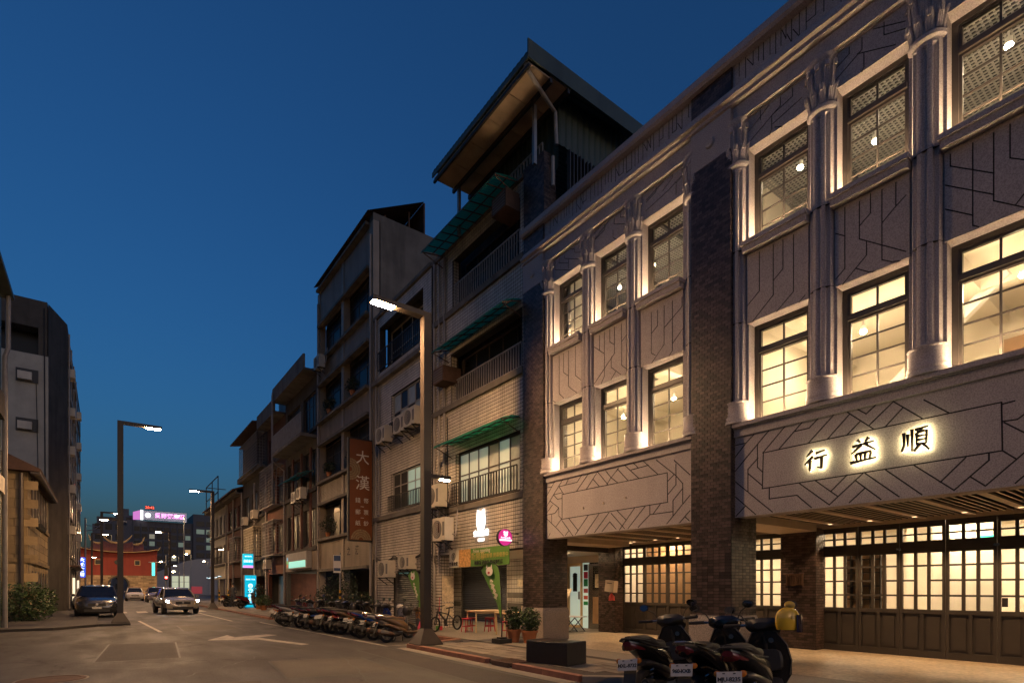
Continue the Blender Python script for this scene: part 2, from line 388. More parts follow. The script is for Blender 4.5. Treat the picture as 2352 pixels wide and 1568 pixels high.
for i, (P, m) in enumerate((([(5.0, 5.5), (6.1, 6.2), (6.1, 13.9), (5.3, 13.9)], M_patch), ([(2.6, 10.2), (4.6, 9.9), (4.8, 12.4), (2.9, 12.9)], M_patl), ([(-.2, 15.0), (1.4, 14.8), (1.7, 19.2), (.1, 19.6)], M_patch), ([(2.4, 24), (4.4, 24), (4.4, 27.5), (2.5, 27.7)], M_patl), ([(.8, 8.6), (2.0, 8.4), (2.2, 10.3), (1.0, 10.6)], M_patl))):
    mb = MB(); mb.poly([(x, y, .0025) for x, y in P]); o = struct(mb, 'road_patch', m)
    for a, b2 in zip(P, P[1:] + P[:1]):
        w_ = Vector((b2[0] - a[0], b2[1] - a[1], 0)).normalized().cross(Vector((0, 0, 1))) * .022; A = Vector((*a, .0034)); B2 = Vector((*b2, .0034))
        mb = MB(); mb.poly([A - w_, B2 - w_, B2 + w_, A + w_]); mb.build('seam', M_seam, o)
rk = random.Random(4)
for P0, P1 in (((3.2, 7.0), (4.6, 13.2)), ((4.6, 13.2), (3.4, 17.5)), ((1.2, 11.5), (3.1, 14.2)), ((-1.5, 14.5), (.9, 13.2))):
    n = 14; pts = [Vector((P0[0] + (P1[0] - P0[0]) * i / n + rk.gauss(0, .05), P0[1] + (P1[1] - P0[1]) * i / n + rk.gauss(0, .05), .0038)) for i in range(n + 1)]
    mb = MB()
    for a, b2 in zip(pts, pts[1:]): w_ = (b2 - a).normalized().cross(Vector((0, 0, 1))) * rk.uniform(.006, .016); mb.poly([a - w_, b2 - w_, b2 + w_, a + w_])
    struct(mb, 'road_crack', M_seam)
mh = empty('manhole_cover', U(-0.75, 12.6, 0.0), 'round iron manhole cover in the road at the left', 'manhole cover')
mb = MB(); mb.lathe([(0.42, 0.0), (0.42, 0.008), (0.36, 0.010), (0.36, 0.006), (0.02, 0.007)], n=28); mb.build('lid', M_rust, mh, local=True)
mb = MB(); mb.lathe([(0.46, 0.0), (0.46, 0.004), (0.43, 0.004)], n=28, cap=False); mb.build('ring', M_kerb, mh, local=True)
# left pavement
plate('left_pavement', [(-1.6, 27.5), (-.2, 29.2), (.9, 29.3), (.9, 30.6), (-.3, 31.2), (-.3, 95), (-12, 95), (-12, 27.5)], M_patch, 0.1)
# groove lines of the cladding, in layout units (y, z)
F2 = [[[5.68,4.27],[2.12,4.29],[2.11,3.59],[5.7,3.57],[5.68,4.27]],[[5.88,4.67],[6.04,4.54],[6.28,4.54]],[[6.04,4.54],[6.28,4.3]],[[5.57,4.68],[6.28,4.01]],[[5.8,4.45],[5.8,4.01],[5.7,3.9]],[[5.26,4.68],[5.69,4.27]],[[4.93,4.69],[5.38,4.27]],[[5.08,4.55],[4.81,4.55],[4.66,4.68]],[[4.39,4.68],[4.82,4.28]],[[4.16,4.67],[3.76,4.29]],[[4.13,4.63],[4.49,4.28]],[[3.97,4.46],[4.16,4.29]],[[4.0,4.68],[3.87,4.57],[3.73,4.68]],[[3.47,4.67],[3.82,4.37]],[[3.47,4.67],[3.07,4.29]],[[3.34,4.53],[3.59,4.28]],[[3.05,4.58],[2.74,4.3]],[[2.12,4.26],[1.98,4.27]],[[2.11,4.01],[1.95,4.0],[1.88,4.05]],[[2.09,3.99],[1.88,3.8]],[[5.79,4.19],[6.0,4.0],[6.0,3.56]],[[6.0,3.92],[5.71,3.64]],[[6.28,3.8],[5.5,3.09]],[[6.28,3.49],[5.84,3.08]],[[6.06,3.27],[6.26,3.09]],[[5.56,3.56],[5.56,3.35],[5.03,3.35],[4.77,3.09]],[[4.98,3.56],[4.46,3.1],[3.92,3.57]],[[4.7,3.57],[4.33,3.24]],[[4.17,3.58],[4.43,3.34]],[[4.04,3.47],[3.65,3.09]],[[3.89,3.31],[4.13,3.1]],[[3.89,3.57],[3.39,3.1]],[[3.58,3.57],[3.08,3.09]],[[3.18,3.57],[2.67,3.1]],[[2.53,3.57],[2.84,3.25]],[[2.26,3.58],[2.26,3.48],[2.67,3.1]],[[2.47,3.27],[2.3,3.11],[1.88,3.51]],[[2.11,3.59],[1.96,3.44]],[[1.97,3.1],[1.88,3.19]]]
F1 = [[[11.58,4.27],[7.97,4.27],[7.96,3.59],[11.58,3.57],[11.58,4.27]],[[12.28,4.56],[12.03,4.55],[11.89,4.69]],[[12.03,4.55],[12.27,4.3]],[[11.56,4.68],[12.27,4.0]],[[11.95,4.31],[11.59,4.32]],[[11.95,4.31],[11.78,4.16],[11.59,4.16]],[[11.71,4.51],[10.96,4.52],[10.79,4.68]],[[11.32,4.66],[11.43,4.52]],[[11.71,4.51],[11.51,4.26]],[[10.54,4.67],[10.99,4.27]],[[10.19,4.67],[10.61,4.27]],[[10.35,4.5],[10.12,4.27]],[[10.19,4.67],[9.82,4.28]],[[9.91,4.66],[9.71,4.44],[9.86,4.29]],[[9.45,4.64],[9.71,4.44],[9.48,4.27]],[[9.5,4.63],[9.14,4.27]],[[9.26,4.68],[8.8,4.27]],[[8.98,4.68],[8.82,4.53],[8.51,4.54]],[[8.82,4.53],[9.04,4.52]],[[8.66,4.66],[8.24,4.28]],[[8.28,4.62],[7.75,4.18],[7.55,3.96],[7.55,3.52]],[[7.73,4.42],[7.73,3.96],[7.96,3.76]],[[7.79,4.19],[7.96,4.07]],[[7.78,4.52],[7.36,4.12]],[[7.55,3.85],[7.81,3.61],[7.81,3.25]],[[12.28,3.76],[11.89,3.77],[11.72,3.91],[12.1,4.15]],[[12.0,4.02],[12.28,3.8]],[[11.72,3.9],[11.72,3.68],[11.59,3.57]],[[12.03,3.74],[12.03,3.51]],[[12.28,3.67],[11.86,3.37],[11.59,3.59]],[[11.86,3.37],[11.51,3.09]],[[12.1,3.21],[12.2,3.09]],[[11.59,3.54],[11.14,3.07]],[[11.3,3.56],[10.94,3.21]],[[11.3,3.22],[11.45,3.1]],[[10.54,3.56],[11.04,3.09]],[[10.14,3.56],[10.64,3.08]],[[9.78,3.56],[10.3,3.09]],[[9.71,3.53],[9.26,3.1]],[[10.03,3.09],[9.76,3.32],[9.54,3.11]],[[9.5,3.57],[9.21,3.31]],[[8.94,3.57],[9.43,3.08]],[[8.62,3.57],[9.15,3.09]],[[8.47,3.58],[8.47,3.36],[7.83,3.36]],[[8.47,3.36],[8.83,3.09]],[[8.17,3.57],[8.38,3.36]],[[7.36,3.67],[7.98,3.1]],[[7.36,3.33],[7.63,3.09]],[[7.49,3.21],[7.38,3.11]]]
S1 = [[[11.72,8.24],[11.72,7.16],[11.52,6.98]],[[11.53,8.24],[11.53,7.7],[11.34,7.55]],[[11.33,8.25],[11.33,7.25],[10.99,6.97]],[[11.05,8.26],[11.05,7.47],[10.83,7.28]],[[12.04,7.08],[11.88,6.95]],[[10.13,8.23],[10.13,7.85]],[[10.34,8.01],[9.96,7.69]],[[9.96,8.25],[9.96,7.11],[10.12,6.89]],[[9.77,8.24],[9.77,7.93],[9.62,7.81]],[[9.61,8.25],[9.61,7.58],[10.34,7.01]],[[9.37,8.25],[9.37,7.2],[9.12,6.98]],[[9.12,7.97],[9.37,7.79]],[[9.72,7.52],[9.72,7.26],[9.4,6.98]],[[9.56,7.11],[9.81,6.87]],[[8.44,8.15],[8.44,7.18],[8.32,7.09]],[[8.26,8.13],[8.26,7.76],[8.43,7.65]],[[8.07,8.15],[8.07,7.26],[8.5,6.88]],[[7.84,8.17],[7.84,7.03],[8.0,6.88]],[[7.43,7.54],[7.84,7.19]],[[7.58,8.14],[7.58,7.93],[8.07,7.64]]]
S2 = [[[5.77,8.26],[5.77,7.49],[6.04,7.29]],[[5.49,8.27],[5.49,7.29],[5.94,6.92]],[[5.3,8.26],[5.3,7.71],[5.49,7.57]],[[5.1,8.26],[5.1,7.19],[5.52,6.87]],[[4.89,7.03],[5.09,6.87]],[[4.43,7.95],[4.21,7.77]],[[4.21,8.27],[4.21,7.2],[4.43,7.03]],[[3.98,8.24],[3.98,7.6],[3.3,7.05]],[[3.81,8.28],[3.81,7.95],[3.97,7.83]],[[3.87,7.5],[3.87,7.27],[4.33,6.87]],[[4.03,7.12],[3.84,6.97],[3.55,6.87]],[[3.64,8.25],[3.64,7.08],[3.5,6.98],[3.3,6.91]],[[3.44,8.25],[3.44,7.86],[3.63,7.7]],[[3.3,7.96],[3.44,7.86]],[[2.72,8.25],[2.72,8.07],[2.22,7.66]],[[2.45,8.25],[2.45,7.02],[2.38,6.96]],[[2.21,8.24],[2.21,7.25],[1.88,6.97]],[[2.03,8.24],[2.03,7.76],[1.88,7.64]],[[2.85,7.87],[2.22,7.35]],[[2.85,7.5],[2.45,7.17]],[[1.97,7.06],[1.88,7.16]]]
R2 = [[[5.57,11.02],[5.99,10.79]],[[5.75,11.05],[5.75,10.86]],[[5.35,11.02],[5.35,10.86],[5.96,10.58]],[[5.12,11.03],[5.12,10.87],[5.52,10.79],[5.52,10.53],[5.59,10.39]],[[4.95,10.72],[5.5,10.61]],[[5.46,10.52],[5.18,10.36]],[[4.14,11.02],[4.14,10.9],[4.38,10.8]],[[3.94,11.02],[3.94,10.82],[4.4,10.59]],[[4.01,10.8],[3.45,10.51]],[[3.91,10.73],[3.91,10.5],[3.99,10.36]],[[3.77,11.03],[3.31,10.78]],[[3.61,11.01],[3.61,10.8],[3.31,10.66]]]
R1 = [[[11.9,11.06],[11.9,10.78],[11.13,10.4]],[[11.72,11.03],[11.72,10.88],[11.34,10.7]],[[11.49,10.99],[11.49,10.9],[10.83,10.56]],[[11.33,10.79],[11.33,10.55]],[[11.26,11.05],[11.1,10.97]],[[11.08,11.01],[11.08,10.87],[10.83,10.75]],[[10.15,11.05],[10.32,10.99]],[[9.96,11.1],[9.96,10.9],[10.29,10.82]],[[9.75,11.07],[10.29,10.84]],[[9.66,10.74],[9.66,10.55],[9.5,10.39]],[[9.62,11.03],[9.62,10.87],[9.11,10.6]],[[9.41,11.05],[9.41,10.93],[9.11,10.78]],[[8.3,11.06],[8.3,10.93],[8.59,10.84]],[[8.09,11.04],[8.59,10.89]],[[7.84,11.07],[7.84,10.97],[8.11,10.83]],[[7.58,11.03],[7.58,10.88],[7.95,10.75],[8.61,10.64]],[[7.74,10.82],[7.74,10.53]],[[7.45,10.9],[7.74,10.79]]]
# ------------------------------------------------------------------ the restored shop building
def wall_holes(mb, X0, X1, y0, y1, z0, z1, holes, mi=0):
    ys = sorted({y0, y1, *[h[0] for h in holes], *[h[1] for h in holes]}); zs = sorted({z0, z1, *[h[2] for h in holes], *[h[3] for h in holes]})
    ys = [v for v in ys if y0 <= v <= y1]; zs = [v for v in zs if z0 <= v <= z1]
    for a, b2 in zip(ys, ys[1:]):
        for c, d in zip(zs, zs[1:]):
            my, mz = (a + b2) / 2, (c + d) / 2
            if any(h[0] < my < h[1] and h[2] < mz < h[3] for h in holes): continue
            mb.box(X0, X1, a, b2, c, d, mi)
    return mb

def tiles_x(mb, X, y0, y1, z0, z1, py, pz, j, th=0.01, bond=True, holes=(), tr=(0, 1), rnd=R):
    """glazed tiles on a wall that faces -X"""
    r = 0; z = z0
    while z < z1 - j:
        ze = min(z + pz, z1); y = y0 - (py / 2 if bond and r % 2 else 0)
        while y < y1 - j:
            a = max(y, y0); b2 = min(y + py, y1)
            if b2 - a > 2.2 * j and not any(h[0] - py * .6 < a and b2 < h[1] + py * .6 and h[2] - pz * .6 < z and ze < h[3] + pz * .6 for h in holes):
                mb.box(X - th, X + 0.004, a + j / 2, b2 - j / 2, z + j / 2, ze - j / 2, t=rnd.uniform(*tr), skip='r')
            y += py
        z += pz; r += 1
def tiles_y(mb, Y, x0, x1, z0, z1, px, pz, j, th=0.01, bond=True, tr=(0, 1), sgn=-1):
    r = 0; z = z0
    while z < z1 - j:
        ze = min(z + pz, z1); x = x0 - (px / 2 if bond and r % 2 else 0)
        while x < x1 - j:
            a = max(x, x0); b2 = min(x + px, x1)
            if b2 - a > 2.2 * j: mb.box(a + j / 2, b2 - j / 2, Y + sgn * th, Y - sgn * 0.004, z + j / 2, ze - j / 2, t=R.uniform(*tr), skip='k' if sgn < 0 else 'f')
            x += px
        z += pz; r += 1

def groove_panel(name, parent, X, y0, y1, z0, z1, th, lines, w=0.017, depth=0.014, mats=None):
    """stone slab facing -X with real grooves cut along the given lines"""
    mb = MB(); mb.box(X, X + th, y0, y1, z0, z1)
    o = mb.build(name, [M_gran, M_groove], parent)
    segs = []
    for pl in lines:
        for a, b2 in zip(pl, pl[1:]):
            ym, zm = (a[0] + b2[0]) / 2, (a[1] + b2[1]) / 2
            if y0 - 0.03 < ym < y1 + 0.03 and z0 - 0.1 < zm < z1 + 0.1: segs.append((a, b2))
    if not segs: return o
    cb = MB()
    for i, (a, b2) in enumerate(segs):
        d = Vector((0, b2[0] - a[0], b2[1] - a[1])); L = d.length
        if L < 0.02: continue
        d /= L; ww = w * (1 + 0.004 * (i % 7)); dp = depth * (1 + 0.013 * (i % 11))
        p = Vector((X + dp / 2 - 0.02, a[0], a[1])) - d * ww * .45; q = Vector((X + dp / 2 - 0.02, b2[0], b2[1])) + d * ww * .45
        cb.bar(p, q, dp + 0.04, ww, up=d.cross(Vector((1, 0, 0))), mi=1)
    c = cb.build('cutter', [M_gran, M_groove], parent)
    md = o.modifiers.new('g', 'BOOLEAN'); md.operation = 'DIFFERENCE'; md.object = c; md.solver = 'EXACT'; md.use_self = True
    bpy.context.view_layer.update()
    dg = bpy.context.evaluated_depsgraph_get(); me = bpy.data.meshes.new_from_object(o.evaluated_get(dg))
    o.modifiers.clear()
    if len(me.polygons) > 6: o.data = me
    bpy.data.objects.remove(c)
    return o

XF = 10.25
SB = empty('shop_building', U(XF, 7, 0), 'restored three storey shop building with fluted columns, glowing windows and dark brick pillars', 'building')
def part(mb, name, m, parent=None, **kw): return mb.build(name, m, parent or SB, **kw)

BAYS = [(1.27, 6.29), (7.24, 12.26)]
def pillar(y0, y1, x0, x1, zb, zt, name='pillar', left=False, base=True, single=0):
    mb = MB(); mb.box(x0, x1, y0, y1, 0.1, zt); core = part(mb, name, M_mort)
    tb = MB()
    py, pz, j = 0.134, 0.0655, 0.011
    zs = zb + single * pz
    tiles_x(tb, x0, y0, y1, zs, zt, py, pz, j, rnd=R); tiles_y(tb, y0, x0, x1, zs, zt, py, pz, j)
    if left: tiles_y(tb, y1, x0, x1, zb, zt, py, pz, j, sgn=1)
    o = tb.build('bricks', M_brick, core); o['kind'] = 'stuff'
    if single:
        vx = []
        for i in range(9):
            m1 = MB(); t = i / 8; m1.box(-0.01, 0.004, -0.0615, 0.0615, -0.0273, 0.0273, t=t if t != .5 else .51, skip='r'); vx.append(m1.mesh('brick', M_brick))
        for face in range(2):
            for r in range(single):
                for i in range(7):
                    o = link(bpy.data.objects.new('brick', R.choice(vx)), core)
                    s = (y0 if face == 0 else x0) + 0.0675 + i * 0.134 + (0.0 if r % 2 else 0.0)
                    z = zb + (r + .5) * pz
                    if face == 0: p = U(x0, s, z)
                    else: p = U(s, y0, z); o.rotation_euler = (0, 0, math.pi / 2)
                    o.location = p - wl(core)
    if base:
        sb = MB(); e = 0.035
        r0 = lambda k2, z: [(x0 - k2, y0 - k2, z), (x1 + k2, y0 - k2, z), (x1 + k2, y1 + k2, z), (x0 - k2, y1 + k2, z)]
        sb.loft([r0(e, 0.1), r0(e, 0.93), r0(0.012, 1.03), r0(0.012, 1.045)])
        sb.build('plinth', M_gbase, core)
    return core
P2 = pillar(6.29, 7.24, XF, 11.2, 1.03, 10.58, single=21)
P1 = pillar(12.26, 13.21, XF, 11.2, 1.03, 10.58)
P3 = pillar(0.32, 1.27, XF, 11.2, 1.03, 10.58)
IP = pillar(6.33, 7.2, 14.0, 14.5, 0.12, 3.1, 'inner_pillar', base=False)
IP1 = pillar(12.92, 13.7, 14.0, 14.6, 0.12, 3.1, 'inner_pillar', base=False)
mb = MB(); mb.box(13.965, 13.992, 6.62, 7.05, 1.68, 1.98)
vent = part(mb, 'vent_plate', M_rust)
for i in range(9):
    mb = MB(); mb.box(13.95, 13.965, 6.64 + i * .045, 6.655 + i * .045, 1.70, 1.96); mb.build('louvre', M_rust, vent)

# stone over the pillars, brick blocks in the parapet
for y0, y1 in ((0.32, 1.27), (6.29, 7.24), (12.26, 13.21)):
    mb = MB(); mb.box(XF - 0.02, 11.2, y0, y1, 10.58, 11.40); part(mb, 'pillar_frieze', M_gran)
    mb = MB(); mb.lathe([(0.0, -0.05), (0.09, -0.04), (0.11, 0.0)], (XF - 0.02, (y0 + y1) / 2 - .0, 10.98), 20, 'x'); part(mb, 'roundel', M_gran, smooth=True)
    mb = MB(); mb.box(XF + .01, 10.75, y0, y1, 11.76, 12.24); bl = part(mb, 'parapet_block', M_mort)
    tb = MB(); tiles_x(tb, XF + .01, y0, y1, 11.77, 12.24, .134, .0655, .011); tiles_y(tb, y0, XF + .01, 10.75, 11.77, 12.24, .134, .0655, .011)
    o = tb.build('bricks', M_brick, bl); o['kind'] = 'stuff'
# cornice: stepped profile along the whole front
prof = [(10.36, 11.40), (10.20, 11.43), (10.20, 11.50), (10.13, 11.53), (10.13, 11.60), (10.20, 11.66), (10.24, 11.76), (10.75, 11.76), (10.75, 11.40)]
mb = MB(); mb.loft([[(x, y, z) for x, z in prof] for y in (-3.0, 13.21)], True); part(mb, 'cornice', M_gran, fix=True)
mb = MB(); mb.loft([[(x, y, z) for x, z in [(10.16, 12.24), (10.12, 12.30), (10.12, 12.44), (10.16, 12.47), (10.8, 12.47), (10.8, 12.24)]] for y in (-3.0, 13.21)], True); part(mb, 'coping', M_gran, fix=True)
# roof slab and rear mass
mb = MB(); mb.box(10.76, 18.5, -3, 13.2, 11.42, 11.7); part(mb, 'roof', M_conc)
mb = MB(); mb.box(18.5, 18.8, -3, 13.2, 0.1, 12.2); mb.box(10.85, 18.5, 13.0, 13.2, 3.45, 11.42); mb.box(10.85, 18.5, -3.2, -3, 0.1, 11.42); part(mb, 'rear_wall', M_concd)

# ---- column prototype (local metres, centre of the shaft at the wall face)
def ering(sc, z, n=26, flute=0.0, dx=0.19, dy=0.25):
    pts = []
    for i in range(n + 1):
        a = -math.pi / 2 + math.pi * i / n
        f = 1.0
        if flute: f = 1 - flute * max(0.0, math.sin(a * 8 + math.pi / 2) * 1.0 + .15) ** 0.5 if abs(a) < 1.38 else 1
        pts.append((-math.cos(a) * dx * sc * f * K, math.sin(a) * dy * sc * f * K, z * K))
    return pts
def column():
    root = empty('column', (0, 0, 0), parent=SB)
    b = MB(); b.loft([ering(1.15, 4.955), ering(1.15, 5.01), ering(1.09, 5.03), ering(1.12, 5.06), ering(1.12, 5.09), ering(1.05, 5.11), ering(1.05, 5.36), ering(1.09, 5.37), ering(1.09, 5.39), ering(0.95, 5.40)]); b.build('base', M_gran, root, smooth=True, local=True, fix=True)
    s = MB()
    zz = [5.38, 5.42, 5.44, 10.05, 10.09, 10.16]
    s.loft([ering(.80, z, 96, fl) for z, fl in zip(zz, (0, 0, .24, .24, 0, 0))]); s.build('shaft', M_gran, root, smooth=True, local=True, fix=True)
    j = MB()
    for z in (6.98, 8.44): j.loft([ering(.81, z), ering(.81, z + .008)])
    j.build('joint', M_groove, root, local=True)
    c = MB(); c.loft([ering(.86, 10.14), ering(1.02, 10.17), ering(1.04, 10.22), ering(.90, 10.25), ering(.84, 10.28), ering(.84, 10.7), ering(.92, 10.92), ering(1.06, 11.02), ering(1.12, 11.04), ering(1.12, 11.11)])
    cap = c.build('capital', M_gran, root, smooth=True, local=True, fix=True)
    lv = MB()
    def P(a, sc, z):
        sc = .84 + (sc - .97) * .5
        return (-math.cos(a) * .19 * sc * K, math.sin(a) * .25 * sc * K, z * K)
    for a in (-1.25, -0.63, 0, 0.63, 1.25):
        for o2 in (-.13, 0, .13):
            lv.tube([P(a + o2, .97, 10.45), P(a + o2, 1.08, 10.7), P(a + o2 * .9, 1.22, 10.88), P(a + o2 * .6, 1.46, 10.95), P(a + o2 * .5, 1.60, 10.86)], [.016, .019, .021, .024, .012], 6)
    for a in (-1.5, -0.94, -0.31, 0.31, 0.94, 1.5):
        for o2 in (-.14, 0, .14):
            lv.tube([P(a + o2, .98, 10.27), P(a + o2, 1.18, 10.42), P(a + o2 * .7, 1.36, 10.52), P(a + o2 * .4, 1.5, 10.56), P(a + o2 * .3, 1.55, 10.46)], [.018, .024, .026, .028, .014], 6)
    lv.build('acanthus_leaves', M_gran, cap, smooth=True, local=True)
    return root
col0 = column(); first = True
WIN = []
for y0, y1 in BAYS:
    C = (y0 + y1) / 2 + 0.03
    for dy in (-2.51, -0.79, 0.79, 2.46):
        o = col0 if first else dup(col0, SB); first = False
        o.location = U(10.43, C + dy, 0) - wl(SB)
    ops = [(C + 1.04, C + 2.2), (C - 0.54, C + 0.54), (C - 2.2, C - 1.04)]
    holes = [(a, b2, 4.95, 6.94) for a, b2 in ops] + [(a, b2, 8.52, 10.44) for a, b2 in ops]
    WIN += holes
    mb = MB(); wall_holes(mb, 10.43, 10.80, y0, y1, 4.69, 11.40, holes); part(mb, 'wall', M_gran)
    SL = S1 if y0 > 5 else S2; RL = R1 if y0 > 5 else R2; FL = F1 if y0 > 5 else F2
    for a, b2 in ops:
        groove_panel('spandrel_panel', SB, 10.395, a - .02, b2 + .02, 6.943, 8.318, 0.034, SL)
        groove_panel('frieze_panel', SB, 10.395, a - .02, b2 + .02, 10.443, 11.10, 0.034, RL)
        mb = MB(); mb.box(10.24, 10.44, a - .04, b2 + .04, 8.32, 8.44); mb.box(10.20, 10.44, a - .06, b2 + .06, 8.44, 8.52); part(mb, 'window_sill', M_gran)
    mb = MB(); mb.box(10.30, 10.428, y0 + .003, y1 - .003, 11.10, 11.398); part(mb, 'entablature', M_gran)
    mb = MB(); mb.box(10.36, 10.428, y0, y1, 11.06, 11.098); part(mb, 'entablature_fillet', M_gran)
    mb = MB(); mb.box(10.34, 10.428, y0, y1, 4.69, 4.85); mb.box(10.26, 10.47, y0, y1, 4.87, 4.95); mb.box(10.30, 10.44, y0, y1, 4.85, 4.87); part(mb, 'sill_band', M_gran)
    groove_panel('fascia_panel', SB, 10.38, y0, y1, 3.06, 4.688, 0.05, FL, w=0.02)
    mb = MB(); mb.box(10.43, 10.80, y0, y1, 3.065, 4.688); part(mb, 'fascia_beam', M_gran)
    # parapet with incised strokes
    pl = []; y = y0 + .1
    while y < y1 - .1:
        zb = R.choice([11.8, 11.83, 11.9, 11.96]); pl.append([[y, 12.23], [y, zb]]); q = R.random(); nx = R.uniform(.09, .17)
        if q < .2: pl.append([[y, zb], [y + nx, zb]])
        elif q < .36: pl.append([[y, zb], [y + nx * .8, zb + .22]])
        y += nx
    groove_panel('parapet', SB, 10.30, y0 + .002, y1 - .002, 11.762, 12.238, .4, pl, w=.016)
# fixing studs on the bare sign panel
for x, z in ((11.02, 3.78), (10.27, 3.82), (9.52, 3.86)):
    mb = MB(); mb.lathe([(0.0, -0.03), (0.022, -0.028), (0.03, 0.002)], (10.38, x - .3, z), 10, 'x'); part(mb, 'stud', M_slatl)

# ---- windows
paneM = {}
def pane(y0, y1, z0, z1, X, parent, m=None):
    k2 = (round(y1 - y0, 3), round(z1 - z0, 3), (m or M_glass).name)
    if k2 not in paneM:
        mb = MB(); a, b2 = (y1 - y0) / 2, (z1 - z0) / 2; mb.box(-.004, .004, -a, a, -b2, b2); paneM[k2] = mb.mesh('pane', m or M_glass)
    o = link(bpy.data.objects.new('pane', paneM[k2]), parent); o.location = U(X, (y0 + y1) / 2, (z0 + z1) / 2) - wl(parent); return o
for (a, b2, z0, z1) in WIN:
    X = 10.68; f = .085; zt = z0 + (z1 - z0) * .735
    a0, b0 = a + .004, b2 - .004
    fr = MB()
    fr.box(X - .04, X + .07, a0, a0 + f, z0, z1); fr.box(X - .04, X + .07, b0 - f, b0, z0, z1)
    fr.box(X - .04, X + .07, a0 + f, b0 - f, z1 - f, z1); fr.box(X - .04, X + .07, a0 + f, b0 - f, z0, z0 + f * .7)
    fr.box(X - .06, X + .07, a0 + f, b0 - f, zt - .04, zt + .035)
    # sash rims
    for (c, d) in ((z0 + f * .7, zt - .04), (zt + .035, z1 - f)):
        s = .042
        fr.box(X - .02, X + .05, a0 + f, a0 + f + s, c, d); fr.box(X - .02, X + .05, b0 - f - s, b0 - f, c, d)
        fr.box(X - .02, X + .05, a0 + f + s, b0 - f - s, c, c + s); fr.box(X - .02, X + .05, a0 + f + s, b0 - f - s, d - s, d)
    w = part(fr, 'window', M_bronze)
    ya, yb = a0 + f + .042, b0 - f - .042; ym = (ya + yb) / 2
    br = MB(); lo = z0 + f * .7 + .042; hi = zt - .082; u0 = zt + .077; u1 = z1 - f - .042
    br.box(X + .0, X + .03, ym - .015, ym + .015, lo, hi); br.box(X + .0, X + .03, ym - .015, ym + .015, u0, u1)
    rows = 4
    for i in range(1, rows):
        zz = lo + (hi - lo) * i / rows; br.box(X + .002, X + .028, ya, ym - .015, zz - .013, zz + .013); br.box(X + .002, X + .028, ym + .015, yb, zz - .013, zz + .013)
    br.build('glazing_bars', M_bronze, w)
    for (p, q) in ((ya, ym - .015), (ym + .015, yb)):
        pane(p, q, u0, u1, X + .015, w)
        for i in range(rows): pane(p, q, lo + (hi - lo) * i / rows + .013, lo + (hi - lo) * (i + 1) / rows - .013, X + .015, w)
    ls = MB(); ls.box(10.49, 10.52, a + .2, b2 - .2, z0 + .002, z0 + .022); ls.build('light_strip', M_led, w)

# ---- rooms behind the windows
mb = MB()
for z0, z1 in ((4.72, 7.5), (8.1, 11.3)):
    mb.box(10.82, 15.4, -3, 13.0, z0 - .1, z0); mb.box(15.4, 15.5, -3, 13.0, z0, z1)
mb.box(10.82, 15.4, -3, 13.0, 7.5, 7.6); mb.box(10.82, 15.4, 6.6, 6.9, 4.72, 7.5); mb.box(10.82, 15.4, 12.9, 13.0, 4.72, 7.5)
mb.box(10.82, 15.4, 12.9, 13.0, 8.1, 11.3); mb.box(12.2, 15.4, 6.6, 6.9, 8.1, 11.3); mb.box(10.82, 12.1, 11.7, 11.8, 8.1, 10.7)
mb.box(12.5, 12.7, 5.2, 5.4, 4.72, 7.5)
part(mb, 'room_walls', M_cream)
mb = MB()
for y in (3.0, 5.9, 8.9, 11.6): mb.box(10.84, 15.3, y, y + .22, 7.22, 7.499)
mb.box(13.2, 13.45, -3, 3, 7.2, 7.5); mb.box(13.2, 13.45, 6.9, 8.9, 7.2, 7.5); part(mb, 'ceiling_beam', M_cream)
mb = MB(); mb.box(15.36, 15.39, 2.0, 3.1, 4.8, 6.9); mb.box(15.36, 15.39, 9.6, 10.4, 4.8, 6.9); part(mb, 'inner_doorway', M_woodp)
mb = MB(); mb.bar((14.6, 5.9, 5.4), (13.2, 2.6, 7.4), .1, .22); part(mb, 'stair_stringer', M_white)
for y in (8.6, 9.9):
    mb = MB(); mb.box(12.0, 12.5, y, y + .12, 7.478, 7.497); part(mb, 'air_vent', M_acd)
for y, c in ((1.6, (.25, .12, .08)), (4.2, (.12, .16, .2)), (8.3, (.3, .25, .12)), (11.4, (.1, .14, .1))):
    mb = MB(); mb.box(15.33, 15.38, y, y + .7, 5.4, 6.4); part(mb, 'picture', mat('picture_print', c, .6, .6, 5))
mb = MB(); mb.box(10.82, 15.4, -3, 12.9, 11.1, 11.14); part(mb, 'upper_ceiling', mat('dark_slab', (0.05, 0.045, 0.04), .9))
mb = MB()
x = 10.9
while x < 15.4: mb.box(x, x + .028, -3, 12.9, 10.80, 10.815); x += .085
y = -2.95
while y < 12.9: mb.box(10.84, 15.4, y, y + .028, 10.817, 10.83); y += .085
o = part(mb, 'ceiling_mesh', mat('perforated_metal', (0.34, .32, .29), .5, .05)); o['kind'] = 'stuff'
for y in (-2, -.2, 1.6, 3.4, 5.2, 7.0, 8.8, 10.6, 12.4):
    mb = MB(); mb.box(10.84, 15.4, y, y + .08, 10.74, 10.80); part(mb, 'ceiling_batten', M_bronze)
def spot_lamp(x, y, z, m, nm='track_spotlight'):
    mb = MB(); mb.lathe([(.05, .02), (.05, .12), (.015, .13), (.015, .24)], (x, y, z), 10); o = part(mb, nm, M_white, smooth=True)
    b = MB(); b.lathe([(.01, -.045), (.045, -.03), (.06, 0), (.045, .03)], (x, y, z - .0), 10); b.build('bulb', m, o, smooth=True)
for x, y in ((11.6, 5.55), (12.1, 4.35), (11.5, 3.35), (11.7, 2.3), (12.3, 2.0), (12.0, 10.9), (11.9, 9.6), (12.1, 8.6), (11.9, .9)): spot_lamp(x, y, 10.35, M_spot3)
